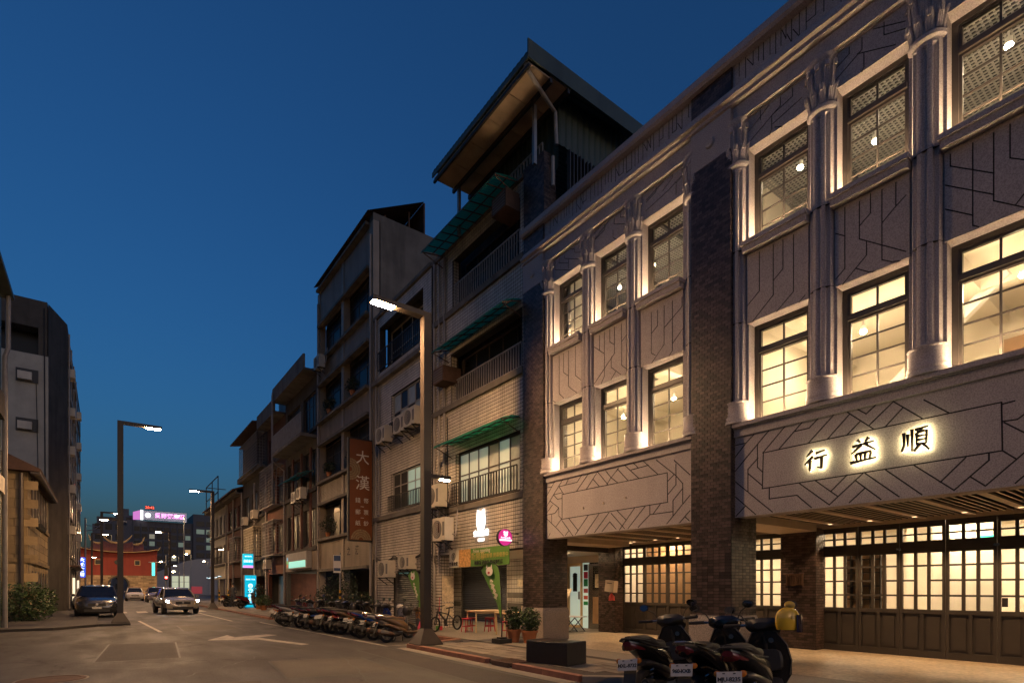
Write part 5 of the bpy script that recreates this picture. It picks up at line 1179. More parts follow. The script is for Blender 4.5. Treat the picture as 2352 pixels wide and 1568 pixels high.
def table(x, y, rz, label, w=.52, d=.42, h=.66):
    e = empty('table', U(x, y, .1), label, 'table', 'small wooden tables', rz)
    m = MB(); m.box(-w, w, -d, d, h - .035, h); m.build('table_top', M_ply, e, local=True)
    for sx in (-1, 1):
        for sy in (-1, 1): m = MB(); m.bar((sx * (w - .05), sy * (d - .05), 0), (sx * (w - .05), sy * (d - .05), h - .036), .035); m.build('leg', M_ply, e, local=True)
    m = MB(); m.box(-w + .06, w - .06, -d + .04, -d + .06, h - .09, h - .036); m.box(-w + .06, w - .06, d - .06, d - .04, h - .09, h - .036); m.build('apron', M_ply, e, local=True)
def stool(x, y, label, h=.42):
    e = empty('stool', U(x, y, .1), label, 'stool', 'red metal stools')
    m = MB(); m.lathe([(.15, h - .03), (.16, h - .02), (.16, h), (.14, h + .005)], n=20); m.build('seat', M_red, e, smooth=True, local=True)
    for i in range(4):
        a = math.pi / 4 + i * math.pi / 2; m = MB(); m.tube([(.12 * math.cos(a), .12 * math.sin(a), h - .03), (.17 * math.cos(a), .17 * math.sin(a), 0)], .011, 6); m.build('leg', M_red, e, local=True)
    m = MB(); m.lathe([(.145, .16), (.15, .168), (.145, .176)], n=18, cap=False); m.build('ring', M_red, e, local=True)
table(10.82, 16.1, -.2, 'pale wooden table with red stools before the shutter'); table(10.75, 14.2, -.2, 'pale wooden table half hidden behind the green flag pole')
for x, y, lb in ((10.12, 16.25, 'leftmost red stool under the corner of the full table'), (10.5, 16.55, 'red stool behind the left leg of the full table'), (10.85, 15.9, 'front red stool in the middle of the full table'), (11.1, 16.25, 'red stool at the right rear of the full table'), (10.2, 13.95, 'red stool beside the flag pole at the hidden table')): stool(x, y, lb)
# bicycle
def wheel_ring(mb, c, r, t, axis, n=28): mb.lathe([(r - t, -t * .6), (r, -t * .6), (r + t * .25, 0), (r, t * .6), (r - t, t * .6)], c, n, axis, cap=False)
def bicycle():
    p = U(9.12, 16.69, .1); q = U(10.29, 17.17, .1); d = q - p
    e = empty('bicycle', (p + q) / 2, 'small dark bicycle leaning beside the pots', 'bicycle', rz=math.atan2(d.y, d.x)); L = d.length / 2; r = .25
    for s, nm in ((-1, 'front_wheel'), (1, 'rear_wheel')):
        m = MB(); wheel_ring(m, (s * L, 0, r), r - .02, .035, 'y'); w = m.build(nm, M_rubber, e, local=True, smooth=True)
        m = MB(); wheel_ring(m, (s * L, 0, r), r - .05, .014, 'y')
        for k2 in range(10): a = k2 * math.pi / 5; m.bar((s * L, 0, r), (s * L + (r - .06) * math.cos(a), 0, r + (r - .06) * math.sin(a)), .004)
        m.lathe([(.02, -.04), (.02, .04)], (s * L, 0, r), 8, 'y'); m.build('rim', M_chrome, w, local=True)
    f = MB()
    for a, b2, w in (((-L + .16, 0, .62), (-.02, 0, .30), .035), ((-L + .16, 0, .62), (.12, 0, .52), .03), ((.12, 0, .60), (-.02, 0, .30), .03), ((-.02, 0, .29), (L, 0, r), .02), ((.12, 0, .5), (L, 0, r), .018), ((-L + .14, 0, .68), (-L, .04, r), .022), ((-L + .14, 0, .68), (-L, -.04, r), .022)): f.bar(a, b2, w)
    f.build('frame', M_black, e, local=True)
    f = MB(); f.tube([(-L + .15, 0, .6), (-L + .18, 0, .78), (-L + .14, .25, .82)], .014, 6); f.tube([(-L + .18, 0, .78), (-L + .14, -.25, .82)], .014, 6); f.build('handlebar', M_black, e, local=True)
    f = MB(); f.loft([[(.0, -.02, .70), (.0, .02, .70), (.0, .02, .73), (.0, -.02, .73)], [(.14, -.03, .71), (.14, .03, .71), (.14, .03, .75), (.14, -.03, .75)], [(.24, -.08, .71), (.24, .08, .71), (.24, .08, .76), (.24, -.08, .76)]]); f.bar((.12, 0, .55), (.13, 0, .71), .025); f.build('saddle', M_black, e, local=True)
    f = MB(); f.lathe([(.09, .02), (.09, .03)], (-.02, 0, .29), 16, 'y'); f.bar((-.02, .05, .29), (.1, .05, .18), .02); f.box(.06, .14, .05, .13, .16, .19); f.build('crank', M_black, e, local=True)
bicycle()
br_ = empty('broom', U(9.75, 17.55, .1), 'red handled broom with a green and red brush by the bicycle', 'broom')
m = MB(); m.tube([(0, 0, .12), (.03, .02, 1.05)], .011, 6); m.build('handle', M_red, br_, local=True); m = MB(); m.box(-.10, 0, -.03, .03, 0, .14); m.build('brush', mat('green_bristle', (.1, .35, .05), .8), br_, local=True); m = MB(); m.box(.003, .11, -.03, .03, 0, .13); m.build('dustpan', M_red, br_, local=True)
# menu stand and folding table in the arcade
ms = empty('menu_stand', U(13.0, 14.3, .1), 'slanted menu board on a thin stand in the arcade', 'menu stand')
m = MB(); m.lathe([(.15, 0), (.15, .015)], n=16); m.tube([(0, 0, .01), (0, 0, 1.05)], .012, 6); m.build('stand', M_black, ms, local=True); m = MB(); m.loft([[(-.16, -.2, .95), (-.16, .2, .95), (-.145, .2, .96), (-.145, -.2, .96)], [(.06, -.2, 1.32), (.06, .2, 1.32), (.075, .2, 1.32), (.075, -.2, 1.32)]]); m.build('board', M_paper, ms, local=True)
ft = empty('folding_table', U(13.45, 14.35, .1), 'low white folding table by the steel door', 'table')
m = MB(); m.box(-.22, .22, -.35, .35, .44, .465); m.build('top', M_white, ft, local=True); m = MB()
for s in (-1, 1): m.bar((s * .16, -.3, .01), (s * .16, .2, .44), .022); m.bar((s * .16, .3, .01), (s * .16, -.2, .44), .022)
m.build('legs', M_black, ft, local=True)
mbx = empty('letter_box', U(13.93, 13.02, 1.5), 'tilted brown letter box on the inner brick pillar', 'letter box')
m = MB(); m.box(-.11, .06, -.18, .18, 0, .34); o = m.build('box', M_slatl, mbx, local=True); o.rotation_euler = (.12, 0, 0); m = MB(); m.box(-.116, -.112, -.1, .1, .25, .27); o = m.build('slot', M_black, mbx, local=True); o.rotation_euler = (.12, 0, 0)
bg2 = empty('plastic_bag', U(13.9, 12.98, 1.2), 'crumpled red plastic bag hanging below the letter box', 'bag'); m = MB()
for i in range(9): a = i * .7; m.tube([(0, 0, .22), (.05 * math.cos(a), .07 * math.sin(a), .12), (.07 * math.cos(a + .3), .1 * math.sin(a + .3), .0)], [.012, .03, .012], 5)
m.build('bag', mat('red_plastic', (.5, .07, .06), .35, .2), bg2, local=True, smooth=True)
# parking sign post
ps = empty('sign_post', U(9.09, 26.1, .1), 'parking sign on a pole with a striped black and yellow sleeve', 'sign post')
m = MB(); m.tube([(0, 0, 0), (0, 0, 2.85)], .035, 8); m.build('pole', M_metal, ps, local=True, smooth=True); m = MB(); m.box(-.3, .02, -.05, -.04, 2.0, 2.75); m.build('plate', M_white, ps, local=True)
m = MB(); m.box(-.28, 0, -.056, -.051, 2.5, 2.72); m.box(-.28, 0, -.056, -.051, 2.08, 2.2); m.build('print', mat('sign_blue', (.05, .09, .2), .5), ps, local=True)
M_yb = mat('hazard_yellow', (.6, .33, .02), .5)
for i in range(6): m = MB(); m.lathe([(.045, .5 + i * .13), (.045, .62 + i * .13)], n=10); m.build('band', M_yb if i % 2 else M_black, ps, local=True)
# ------------------------------------------------------------------ scooters (local: x forward, y left, z up, metres)
def ring(x, zc, hz, hy, n=14, p=2.6, dz=0.0):
    out = []
    for i in range(n):
        a = 2 * math.pi * i / n; c, s = math.cos(a), math.sin(a)
        out.append((x, math.copysign(abs(c) ** (2 / p), c) * hy, zc + math.copysign(abs(s) ** (2 / p), s) * hz))
    return out
PAINT = {}
def paint(nm, col, rough=.22, metal=.0):
    if nm not in PAINT: PAINT[nm] = mat('scooter_paint_' + nm, col, rough, .08, 3, metal=metal, coat=.5)
    return PAINT[nm]
def scooter(label, body, accent, plate_txt, tilt=(0, 0), seatm=None, helmet=None, box=False, style=0, group='scooters parked in the row', detail=True, shield=None):
    e = empty('scooter', (0, 0, 0), label, 'scooter', group)
    B = lambda mb, nm, m, par=e, sm=True: mb.build(nm, m, par, smooth=sm, local=True)
    r = .235
    for x, nm in ((-.62, 'rear_wheel'), (.64, 'front_wheel')):
        m = MB(); m.lathe([(r - .075, -.05), (r - .02, -.055), (r, -.025), (r, .025), (r - .02, .055), (r - .075, .05)], (x, 0, r), 26, 'y', cap=False); w = B(m, nm, M_rubber)
        m = MB(); m.lathe([(r - .072, -.048), (r - .085, -.02), (r - .085, .02), (r - .072, .048)], (x, 0, r), 22, 'y', cap=False); m.lathe([(.045, -.06), (.045, .06)], (x, 0, r), 12, 'y')
        for k2 in range(5): a = k2 * 2 * math.pi / 5 + .3; m.bar((x + .03 * math.cos(a), 0, r + .03 * math.sin(a)), (x + (r - .08) * math.cos(a), 0, r + (r - .08) * math.sin(a)), .03, .05)
        B(m, 'rim', M_alu, w, False)
    # rear cowl, pointed tail raised
    tz = .86 if style == 0 else .80
    m = MB(); m.loft([ring(-.93, tz - .04, .02, .03), ring(-.88, tz - .07, .045, .07), ring(-.74, .755, .065, .12), ring(-.55, .69, .085, .155), ring(-.34, .61, .13, .175), ring(-.12, .52, .19, .17), ring(.02, .42, .15, .13)]); B(m, 'rear_cowl', body)
    m = MB(); m.loft([ring(-.72, .55, .03, .10), ring(-.62, .54, .05, .14), ring(-.40, .46, .07, .17), ring(-.15, .38, .09, .17), ring(.0, .32, .05, .13)]); B(m, 'side_cover', accent)
    # seat
    m = MB(); m.loft([ring(-.90, tz + .0, .015, .04), ring(-.80, tz - .02, .035, .10), ring(-.58, tz - .045, .055, .135), ring(-.42, .765, .06, .14), ring(-.30, .735, .055, .14), ring(-.14, .73, .055, .115), ring(-.03, .71, .03, .07)]); B(m, 'seat', seatm or M_seat)
    m = MB(); m.tube([(-.62, .135, .79), (-.86, .12, .83), (-.95, .05, .85), (-.95, -.05, .85), (-.86, -.12, .83), (-.62, -.135, .79)], .014, 6); B(m, 'grab_rail', M_black if style == 0 else M_chrome)
    # floor and leg shield
    m = MB(); m.loft([ring(-.02, .30, .05, .14), ring(.18, .285, .045, .15), ring(.38, .30, .05, .15), ring(.46, .36, .06, .12)]); B(m, 'floorboard', accent)
    m = MB(); m.loft([[(x + dx, y * s, z) for dx, y, s in ((0, -.2, w), (-.03, -.1, w), (-.035, .1, w), (0, .2, w), (.075, .12, w), (.085, -.12, w))] for x, z, w in ((.46, .30, .7), (.47, .42, 1.1), (.46, .58, 1.22), (.43, .76, 1.12), (.40, .90, .75), (.39, .96, .45))]); B(m, 'leg_shield', shield or body)
    m = MB(); m.loft([ring(.395, .60, .12, .14, p=4), ring(.43, .60, .13, .16, p=4)]); B(m, 'glove_box', M_trim)
    m = MB(); m.lathe([(.03, -.03), (.03, -.012)], (.405, -.07, .82), 12, 'x'); B(m, 'key_ring', M_chrome)
    m = MB(); m.tube([(.44, -.21, .42), (.44, -.245, .58), (.41, -.225, .76), (.385, -.13, .92), (.38, 0, .965), (.385, .13, .92), (.41, .225, .76), (.44, .245, .58), (.44, .21, .42)], .007, 5); B(m, 'shield_highlight', M_alu)  # silver line added to stand in for highlights on the shield edge
    for s in (-1, 1):
        m = MB(); m.tube([(-.84, s * .11, .815), (-.6, s * .15, .745), (-.36, s * .172, .70), (-.1, s * .14, .675)], .008, 5); B(m, 'seat_highlight', M_alu)  # silver line under the seat stands in for an edge highlight
        m = MB(); m.box(-.30, -.16, s * .168 - .012, s * .168 + .012, .30, .325); B(m, 'foot_peg', M_alu, e, False)
    # steering head, bars
    m = MB(); m.loft([ring(.29, 1.0, .035, .08), ring(.35, 1.01, .075, .19), ring(.45, .98, .09, .19), ring(.54, .93, .075, .14), ring(.58, .91, .03, .06)]); m.loft([[(x + .04 * math.cos(t), .04 * math.sin(t), z) for t in [k2 * math.pi / 4 for k2 in range(8)]] for x, z in ((.46, .62), (.42, .80), (.40, .98))]); B(m, 'handlebar_cowl', M_black if style == 0 else body)
    m = MB(); m.tube([(.28, .36, 1.02), (.36, .16, 1.01), (.37, 0, 1.0), (.36, -.16, 1.01), (.28, -.36, 1.02)], .014, 7); hb = B(m, 'handlebar', M_chrome)
    for s in (-1, 1):
        m = MB(); m.tube([(.33, s * .23, 1.015), (.26, s * .40, 1.02)], .021, 8); B(m, 'grip', M_rubber, hb)
        m = MB(); m.tube([(.40, s * .22, 1.0), (.36, s * .37, 1.0)], .007, 5); B(m, 'brake_lever', M_chrome, hb)
    for s in (-1, 1):
        m = MB(); m.tube([(.38, s * .17, 1.03), (.38, s * .22, 1.12), (.34, s * .30, 1.17)], .008, 6); mr = B(m, 'mirror', M_black)
        m = MB(); m.lathe([(.018, .02), (.05, .010), (.055, -.002), (.05, -.008)], (.33, s * .33, 1.20), 16, 'x', sx=1.25 if True else 1, sy=.85); B(m, 'mirror_shell', M_black, mr)
        m = MB(); m.poly([(.320 - tilt[0 if s > 0 else 1] * (1 + math.sin(t)), s * .33 + .055 * math.cos(t), 1.20 + .044 * math.sin(t)) for t in [-k2 * math.pi / 9 for k2 in range(18)]]); q = B(m, 'mirror_glass', M_mirror, mr, False)
    m = MB(); m.loft([ring(.56, .90, .05, .075), ring(.585, .89, .035, .055)]); B(m, 'headlight', glassy)
    # front fork and mudguards
    m = MB()
    for s in (-1, 1): m.tube([(.47, s * .05, .60), (.62, s * .065, .26)], .02, 7)
    B(m, 'fork', M_alu)
    m = MB(); m.loft([[(.64 + (r + .03) * math.cos(t), y, r + (r + .03) * math.sin(t)) for y in (-.075, -.05, 0, .05, .075)] for t in [math.radians(q) for q in (20, 50, 80, 110, 140)]], False, closed=False); B(m, 'front_mudguard', body)
    m = MB(); m.loft([[(x, -.075, z), (x, .075, z), (x - .012, .075, z), (x - .012, -.075, z)] for x, z in ((-.86, .60), (-.94, .46), (-1.0, .30), (-1.0, .27))]); fd = B(m, 'rear_mudguard', M_black, e, False)
    # number plate facing back and slightly up
    pl = empty('plate_mount', (-.985, 0, .52), parent=e); pl.rotation_euler = (0, math.radians(22), 0); e_children = pl
    m = MB(); m.box(-.006, .0, -.118, .118, -.066, .066); po = m.build('number_plate', M_plate, e, local=True); po.location = (-.985, 0, .56); po.rotation_euler = (0, math.radians(22), 0)
    bpy.data.objects.remove(pl)
    if detail:
        t = text_mb(plate_txt, .058, M_ink, None, (0, 0, 0), Matrix(((0, 0, -1), (-1, 0, 0), (0, 1, 0))), .002, 'plate_number', .92, .0015); t.parent = po; t.location = (-.0075, 0, -.012)
        m = MB()
        for y in (-.05, .05): m.box(-.009, -.006, y - .012, y + .012, .042, .052)
        m.build('plate_bolts', M_ink, po, local=True)
    m = MB(); m.loft([ring(-.945, .79, .028, .05), ring(-.90, .755, .045, .09), ring(-.86, .745, .035, .10)]); B(m, 'tail_light', M_tail)
    for s in (-1, 1):
        if style == 0: m = MB(); m.loft([[(-.90, s * .088, .74), (-.885, s * .098, .77), (-.87, s * .10, .72)], [(-.76, s * .128, .705), (-.755, s * .130, .715), (-.75, s * .132, .70)]]); B(m, 'side_reflector', M_tail, e, False)
        m = MB(); m.lathe([(.01, -.02), (.032, -.012), (.032, .012)], (-.94, s * .12, .60), 10, 'x'); B(m, 'turn_signal', M_amber)
    # engine, silencer on the right, shock absorber, stand
    m = MB(); m.loft([ring(-.72, .26, .06, .06), ring(-.5, .25, .09, .10), ring(-.25, .26, .08, .10), ring(-.12, .28, .05, .07)]); m.box(-.64, -.3, .06, .14, .18, .34); B(m, 'engine', M_black)
    m = MB(); m.tube([(-.95, -.17, .33), (-.92, -.17, .33), (-.60, -.17, .27), (-.48, -.16, .25), (-.40, -.13, .22)], [.055, .07, .072, .05, .02], 12); ex = B(m, 'silencer', M_rust if style else M_black)
    m = MB(); m.loft([[(x, -.245, z + d) if k2 else (x, -.238, z + d) for k2, d in ((0, -.05), (1, -.02), (1, .03), (0, .05))] for x, z in ((-.86, .33), (-.60, .285))], False, closed=False); m.tube([(-.965, -.17, .335), (-.955, -.17, .335)], .03, 10); B(m, 'heat_shield', M_alu, ex, False)
    m = MB(); q = [(-.66 + .02 * math.cos(k2 * .9) + .0028 * k2, .12 + .0 * k2 + .025 * math.sin(k2 * .9), .30 + .0065 * k2) for k2 in range(40)]; m.tube(q, .008, 4); B(m, 'spring', M_chrome)
    m = MB(); q = [(-.66 + .02 * math.cos(k2 * .9) + .0028 * k2, -.10 + .025 * math.sin(k2 * .9), .30 + .0065 * k2) for k2 in range(40)]; m.tube(q, .008, 4); B(m, 'spring', M_chrome)
    m = MB(); m.tube([(-.1, .1, .24), (-.02, .28, .02), (-.06, .31, .0)], .012, 6); m.tube([(-.35, .1, .2), (-.42, .12, .05), (-.42, -.12, .05), (-.35, -.1, .2)], .014, 6); B(m, 'stand', M_black)
    if box: m = MB(); m.loft([ring(-1.02, 1.0, .1, .13, p=5), ring(-1.0, 1.0, .15, .19, p=5), ring(-.72, 1.0, .15, .19, p=5), ring(-.7, 1.0, .1, .14, p=5)]); B(m, 'top_box', M_black)
    return e
M_trim = mat('grey_plastic_trim', (.045, .042, .04), .45, .2)
glassy = mat('headlight_lens', (.5, .5, .5), .08, .05, metal=.3, coat=.5)
def put(e, x, y, rz, lean=-.10, z=0.0):
    e.location = U(x, y, z); e.rotation_mode = 'XYZ'; e.rotation_euler = (lean, 0, rz)
blk = paint('black', (.012, .011, .010)); char = paint('charcoal', (.05, .046, .042), .35); gry = paint('silver', (.28, .27, .26), .3, .3); brn = paint('brown', (.11, .065, .03), .3); blu = paint('blue', (.015, .06, .30)); whi = paint('white', (.55, .50, .42)); red_ = paint('red', (.22, .02, .03)); org = paint('orange', (.52, .22, .03), .4); prp = paint('purple', (.07, .04, .10))
G2 = 'near scooters parked at the right'
a = scooter('black sport scooter with plate MXL-8732 at the bottom of the picture', blk, char, 'MXL-8732', (.0, .03), group=G2); put(a, 6.45, 4.93, .26, -.13)
a = scooter('black scooter with plate 960-KXB between its two neighbours', blk, blk, '960-KXB', (.03, .03), group=G2, style=1); put(a, 6.62, 4.2, .22, -.11)
a = scooter('black scooter with plate MJU-8235 and a yellow helmet on its handlebar', blk, char, 'MJU-8235', (.03, .03), group=G2); put(a, 6.52, 3.55, .25, -.12)
last = a
# helmet on the mirror side of the last one
he = empty('helmet', U(6.52, 3.55, 0) + Vector((.29, -.10, 1.07)), 'shiny yellow open face helmet with a rainbow visor', 'helmet', rz=-.6); he.scale = (.86,) * 3
M_yh = mat('yellow_gloss', (.62, .40, .03), .15, .06, 2, coat=.8)
m = MB(); m.loft([[(.15 * math.cos(t) * s, .125 * math.sin(t) * s, z) for t in [k2 * math.pi / 12 for k2 in range(24)]] for s, z in ((.86, -.125), (.95, -.09), (1.0, -.03), (1.0, .02), (.955, .06), (.85, .095), (.68, .125), (.45, .146), (.22, .157), (.03, .16))])
shell = m.build('shell', M_yh, he, local=True, smooth=True)
bm = bmesh.new(); bm.from_mesh(shell.data); bmesh.ops.delete(bm, geom=[f for f in bm.faces if f.calc_center_median().x > .075 and f.calc_center_median().z < .07], context='FACES'); bm.to_mesh(shell.data); bm.free()
M_vis = mat('rainbow_visor', (.06, .05, .09), .08, .6, 4, metal=.8, coat=.6)
m = MB(); m.loft([[(.165 * c_ * math.cos(t) + .012, .14 * math.sin(t), z) for t in [-1.4 + k2 * 2.8 / 12 for k2 in range(13)]] for z, c_ in ((-.15, 1.08), (-.06, 1.06), (.02, 1.0), (.07, .93))], False, closed=False); m.build('visor', M_vis, he, local=True, smooth=True)
m = MB(); m.loft([[(.135 * math.cos(t) * s, .11 * math.sin(t) * s, z) for t in [k2 * math.pi / 8 for k2 in range(16)]] for s, z in ((.9, -.1), (.95, 0), (.7, .1))]); m.build('lining', M_black, he, local=True, smooth=True)
t = text_mb('ZC', .045, M_ink, None, (0, 0, 0), Matrix(((1, 0, 0), (0, 0, -1), (0, 1, 0))), .002, 'decal'); t.parent = he; t.location = (0.0, -.128, .03)

row = [  # y, dx, rz, body, accent, style, label
 (15.25, .05, -.22, brn, brn, 1, 'brown and orange retro scooter with a pink bag, nearest of the row'),
 (16.35, .0, -.05, whi, char, 1, 'cream white scooter next to the brown one'),
 (17.3, -.02, .04, blu, char, 0, 'bright blue tailed scooter in the row'),
 (18.1, -.03, .02, char, blk, 0, 'grey scooter right behind the blue tailed one'),
 (18.95, -.08, .06, brn, blk, 0, 'brown tailed scooter with a red lamp, fifth from the lamp post'),
 (19.75, -.1, .03, blk, red_, 0, 'black scooter with dark red sides in the middle of the row'),
 (20.5, -.2, .05, blk, char, 1, 'black scooter with a chrome rack in the middle of the row'),
 (21.4, -.22, .0, char, blu, 1, 'scooter with blue side panels beside the chrome racked one'),
 (22.5, -.25, .04, blk, blk, 0, 'plain black scooter with amber lamps, left of the middle'),
 (23.5, -.3, .08, blk, gry, 0, 'black scooter with silver lower panels'),
 (24.6, -.42, .05, gry, whi, 0, 'silver grey scooter with a red lamp'),
 (25.9, -.35, .06, red_, blk, 0, 'dark red scooter near the far end of the row'),
 (27.4, -.2, .08, prp, red_, 0, 'purple scooter at the far left end of the row')]
for i, (y, dx, rz, b1, a1, st, lb) in enumerate(row):
    s = scooter(lb, b1, a1, R.choice(['MAB', 'NHE', 'MGC', 'EPS', 'MYD']) + '-%04d' % R.randint(1000, 9999), style=st, detail=i < 5, seatm=mat('brown_vinyl', (.10, .055, .03), .5) if i == 0 else None, shield=org if i == 0 else None)
    put(s, 7.30 + dx + (R.uniform(-.14, .12) if i else 0), y, rz + (.16 + R.uniform(-.16, .2) if i else .1), -.12 + R.uniform(-.07, .07)); s.scale = (R.uniform(.86, .97),) * 3
    if i == 0:
        bgx = empty('hanging_bag', U(7.38 + dx, y, 0) + Vector((.30, -.16, .30)), 'crumpled pink plastic bag hooked on the brown scooter', 'bag')
        m = MB(); m.loft([[(x2 * math.cos(t) * (1 + .2 * math.sin(t * 5)), x2 * 1.1 * math.sin(t) * (1 + .2 * math.cos(t * 4)), z) for t in [k2 * math.pi / 8 for k2 in range(16)]] for x2, z in ((.04, 0), (.10, .03), (.085, .12), (.05, .22), (.012, .30))]); m.build('bag', mat('pink_plastic', (.6, .09, .14), .35, .3, 9), bgx, local=True, smooth=True)
    if i in (1, 6):
        hh = empty('helmet', U(7.38 + dx, y, 0) + Vector((.33, -.26, .78)), 'dark grey round helmet hung on the cream scooter' if i == 1 else 'black round helmet hung on a scooter in the row middle', 'helmet')
        m = MB(); m.loft([[(.14 * math.cos(t) * s2, .12 * math.sin(t) * s2, z) for t in [k2 * math.pi / 8 for k2 in range(16)]] for s2, z in ((.75, -.12), (1, 0), (.9, .1), (.5, .15), (.05, .165))]); m.build('shell', M_bench, hh, local=True, smooth=True)
        m = MB(); m.loft([[(.15 * math.cos(t), .13 * math.sin(t), z) for t in [-1 + k2 * .25 for k2 in range(9)]] for z in (-.1, .04)], False, closed=False); m.build('visor', M_dwin, hh, local=True, smooth=True)
s = scooter('lone dark scooter parked by the glowing cyan sign', blk, char, 'MAA-1234', detail=False, group='lone scooters far away'); put(s, 8.6, 51.5, .8, -.1, .1)
s = scooter('red scooter parked right of the glowing cyan sign', red_, blk, 'MAA-1234', detail=False, group='lone scooters far away'); put(s, 8.9, 46.0, .5, -.1, .1)

# ------------------------------------------------------------------ cars
M_cglass = mat('car_glass', (.012, .014, .016), .06, .05, spec=.8)
M_hl = emis('headlight_on', (.92, .97, 1.0), 60); M_sig = emis('side_light_on', (1, .45, .08), 6); M_hloff = mat('headlight_off', (.4, .4, .4), .1, .05, metal=.4, coat=.5)
def car(label, col, lit=False, suv=False):
    e = empty('car', (0, 0, 0), label, 'car', 'cars on the street'); pm = mat('car_paint', col, .22, .06, 2, coat=.8)
    B = lambda mb, nm, m, par=e, sm=True: mb.build(nm, m, par, smooth=sm, local=True)
    h = .12 if suv else 0; w = .88
    m = MB(); m.loft([ring(2.22, .48, .16, .62, 18, 4), ring(2.12, .52, .27 + h / 2, .80, 18, 4), ring(1.7, .58, .34 + h / 2, w, 18, 4), ring(.9, .62, .38 + h / 2, w, 18, 4), ring(-.5, .62, .38 + h / 2, w, 18, 4), ring(-1.7, .62, .38 + h / 2, w, 18, 4), ring(-2.1, .62, .32 + h / 2, .80, 18, 4), ring(-2.2, .60, .18, .68, 18, 4)]); B(m, 'body', pm)
    q = lambda x, y, z: (x, y, z + h)
    m = MB(); m.loft([[q(x, -yy, .92), q(x, yy, .92), q(x2, y2, z), q(x2, -y2, z)] for x, yy, x2, y2, z in ((1.15, .76, .45, .60, 1.40), (.0, .82, .0, .64, 1.45), (-1.0, .80, -.9, .62, 1.42), (-1.85, .74, -1.35 if not suv else -1.75, .60, 1.36))]); cb = B(m, 'cabin_glass', M_cglass, e, False)
    m = MB(); m.loft([[q(x, -y, z), q(x, -y * .5, z + .03), q(x, y * .5, z + .03), q(x, y, z), q(x, y * .9, z - .02), q(x, -y * .9, z - .02)] for x, y, z in ((.46, .61, 1.40), (0, .65, 1.455), (-.9, .63, 1.425), (-1.36 if not suv else -1.76, .60, 1.365))]); B(m, 'roof', pm)
    for s in (-1, 1):
        m = MB()
        for a, b2 in (((1.16, s * .77, .92), (.46, s * .61, 1.41)), ((-.1, s * .825, .92), (-.1, s * .65, 1.45)), ((-1.86, s * .75, .92), (-1.36 if not suv else -1.76, s * .61, 1.37))): m.bar(q(*a), q(*b2), .06, .05)
        B(m, 'pillar', pm, e, False)
        m = MB(); m.loft([ring(.82, .98 + h, .06, .05), ring(.88, .98 + h, .07, .07)]); o = B(m, 'door_mirror', pm); o.location = (0, s * .95, 0)
        for x in (1.4, -1.38):
            m = MB(); m.lathe([(.2, -.1), (.30, -.1), (.32, -.07), (.32, .07), (.30, .1), (.2, .1)], (x, s * .78, .32), 22, 'y'); wv = B(m, 'wheel', M_rubber); m = MB(); m.lathe([(.03, .115 * s), (.2, .105 * s), (.21, .09 * s)], (x, s * .78, .32), 18, 'y'); B(m, 'rim', M_alu, wv)
        m = MB(); m.loft([[(2.155, s * .46, .64), (2.12, s * .74, .68), (2.03, s * .80, .78), (2.10, s * .48, .74)], [(2.185, s * .46, .64), (2.15, s * .75, .68), (2.06, s * .81, .78), (2.13, s * .48, .74)]]); B(m, 'headlight', M_hl if lit else M_hloff, e, False)
        if lit: m = MB(); m.box(2.19, 2.215, s * .46 - .09, s * .46 + .09, .56, .62); B(m, 'side_light', M_sig, e, False)
        m = MB(); m.box(-2.2, -2.14, s * .68 - .12, s * .68 + .12, .72, .88); B(m, 'tail_light', M_tail, e, False)
    m = MB(); m.box(2.20, 2.225, -.36, .36, .56, .70); B(m, 'grille', M_black, e, False); m = MB(); m.box(2.20, 2.235, -.5, .5, .30, .42); B(m, 'air_intake', M_black, e, False)
    m = MB(); m.box(2.235, 2.243, -.19, .19, .44, .53); B(m, 'number_plate', M_plate, e, False); m = MB(); m.lathe([(.06, 2.226), (.06, 2.236)], (0, 0, .66), 12, 'x'); B(m, 'badge', M_chrome, e, False)
    return e
c = car('pale sedan driving towards the viewer with bright headlights', (.30, .26, .20), True); c.location = U(3.75, 42.5); c.rotation_euler = (0, 0, -math.pi / 2 + .08)
for x, y, lb, cl, rz, suv in ((-.35, 40.5, 'dark car parked on the left, facing the viewer', (.02, .02, .022), -math.pi / 2, True), (-.9, 53, 'white car parked behind the dark one on the left', (.5, .48, .45), -math.pi / 2, False), (5.0, 80, 'mauve grey car further behind the lit sedan', (.2, .17, .2), -math.pi / 2, True), (3.2, 90, 'silver car waiting before the red gate', (.4, .38, .36), -math.pi / 2, True)):
    c = car(lb, cl, False, suv); c.location = U(x, y, .0 if x > 0 else .0); c.rotation_euler = (0, 0, rz)

# ------------------------------------------------------------------ light boxes on the right, far
M_cy = emis('cyan_light_box', (.0, .42, .62), .55); M_cw = emis('light_box_print', (.8, .95, 1), .9)
c = empty('hanging_light_box', U(9.25, 48, 3.3), 'glowing cyan hanging box sign with white digits', 'sign')
mb = MB(); mb.box(8.88, 9.62, 48, 48.3, 3.3, 4.42); mb.build('face', M_cy, c); mb = MB(); mb.box(9.63, 9.72, 48.0, 48.32, 3.26, 4.46); mb.build('side', M_metal, c); mb = MB(); mb.box(8.88, 9.62, 47.99, 47.998, 3.3, 3.48); mb.build('footer', emis('pink_footer', (.6, .2, .6), .9), c)
text_mb('8888', .30, M_cw, c, U(9.25, 47.98, 3.82), '-y', bold=-.004); text_mb('國際標準舞', .09, M_cw, c, U(9.25, 47.98, 4.2), '-y')
mb = MB(); mb.box(9.72, 10.34, 48.1, 48.2, 4.2, 4.28); mb.build('bracket', M_rail, c)
c = empty('standing_light_box', U(9.3, 47.6, .1), 'tall glowing cyan box sign standing on the pavement with circled characters', 'sign')
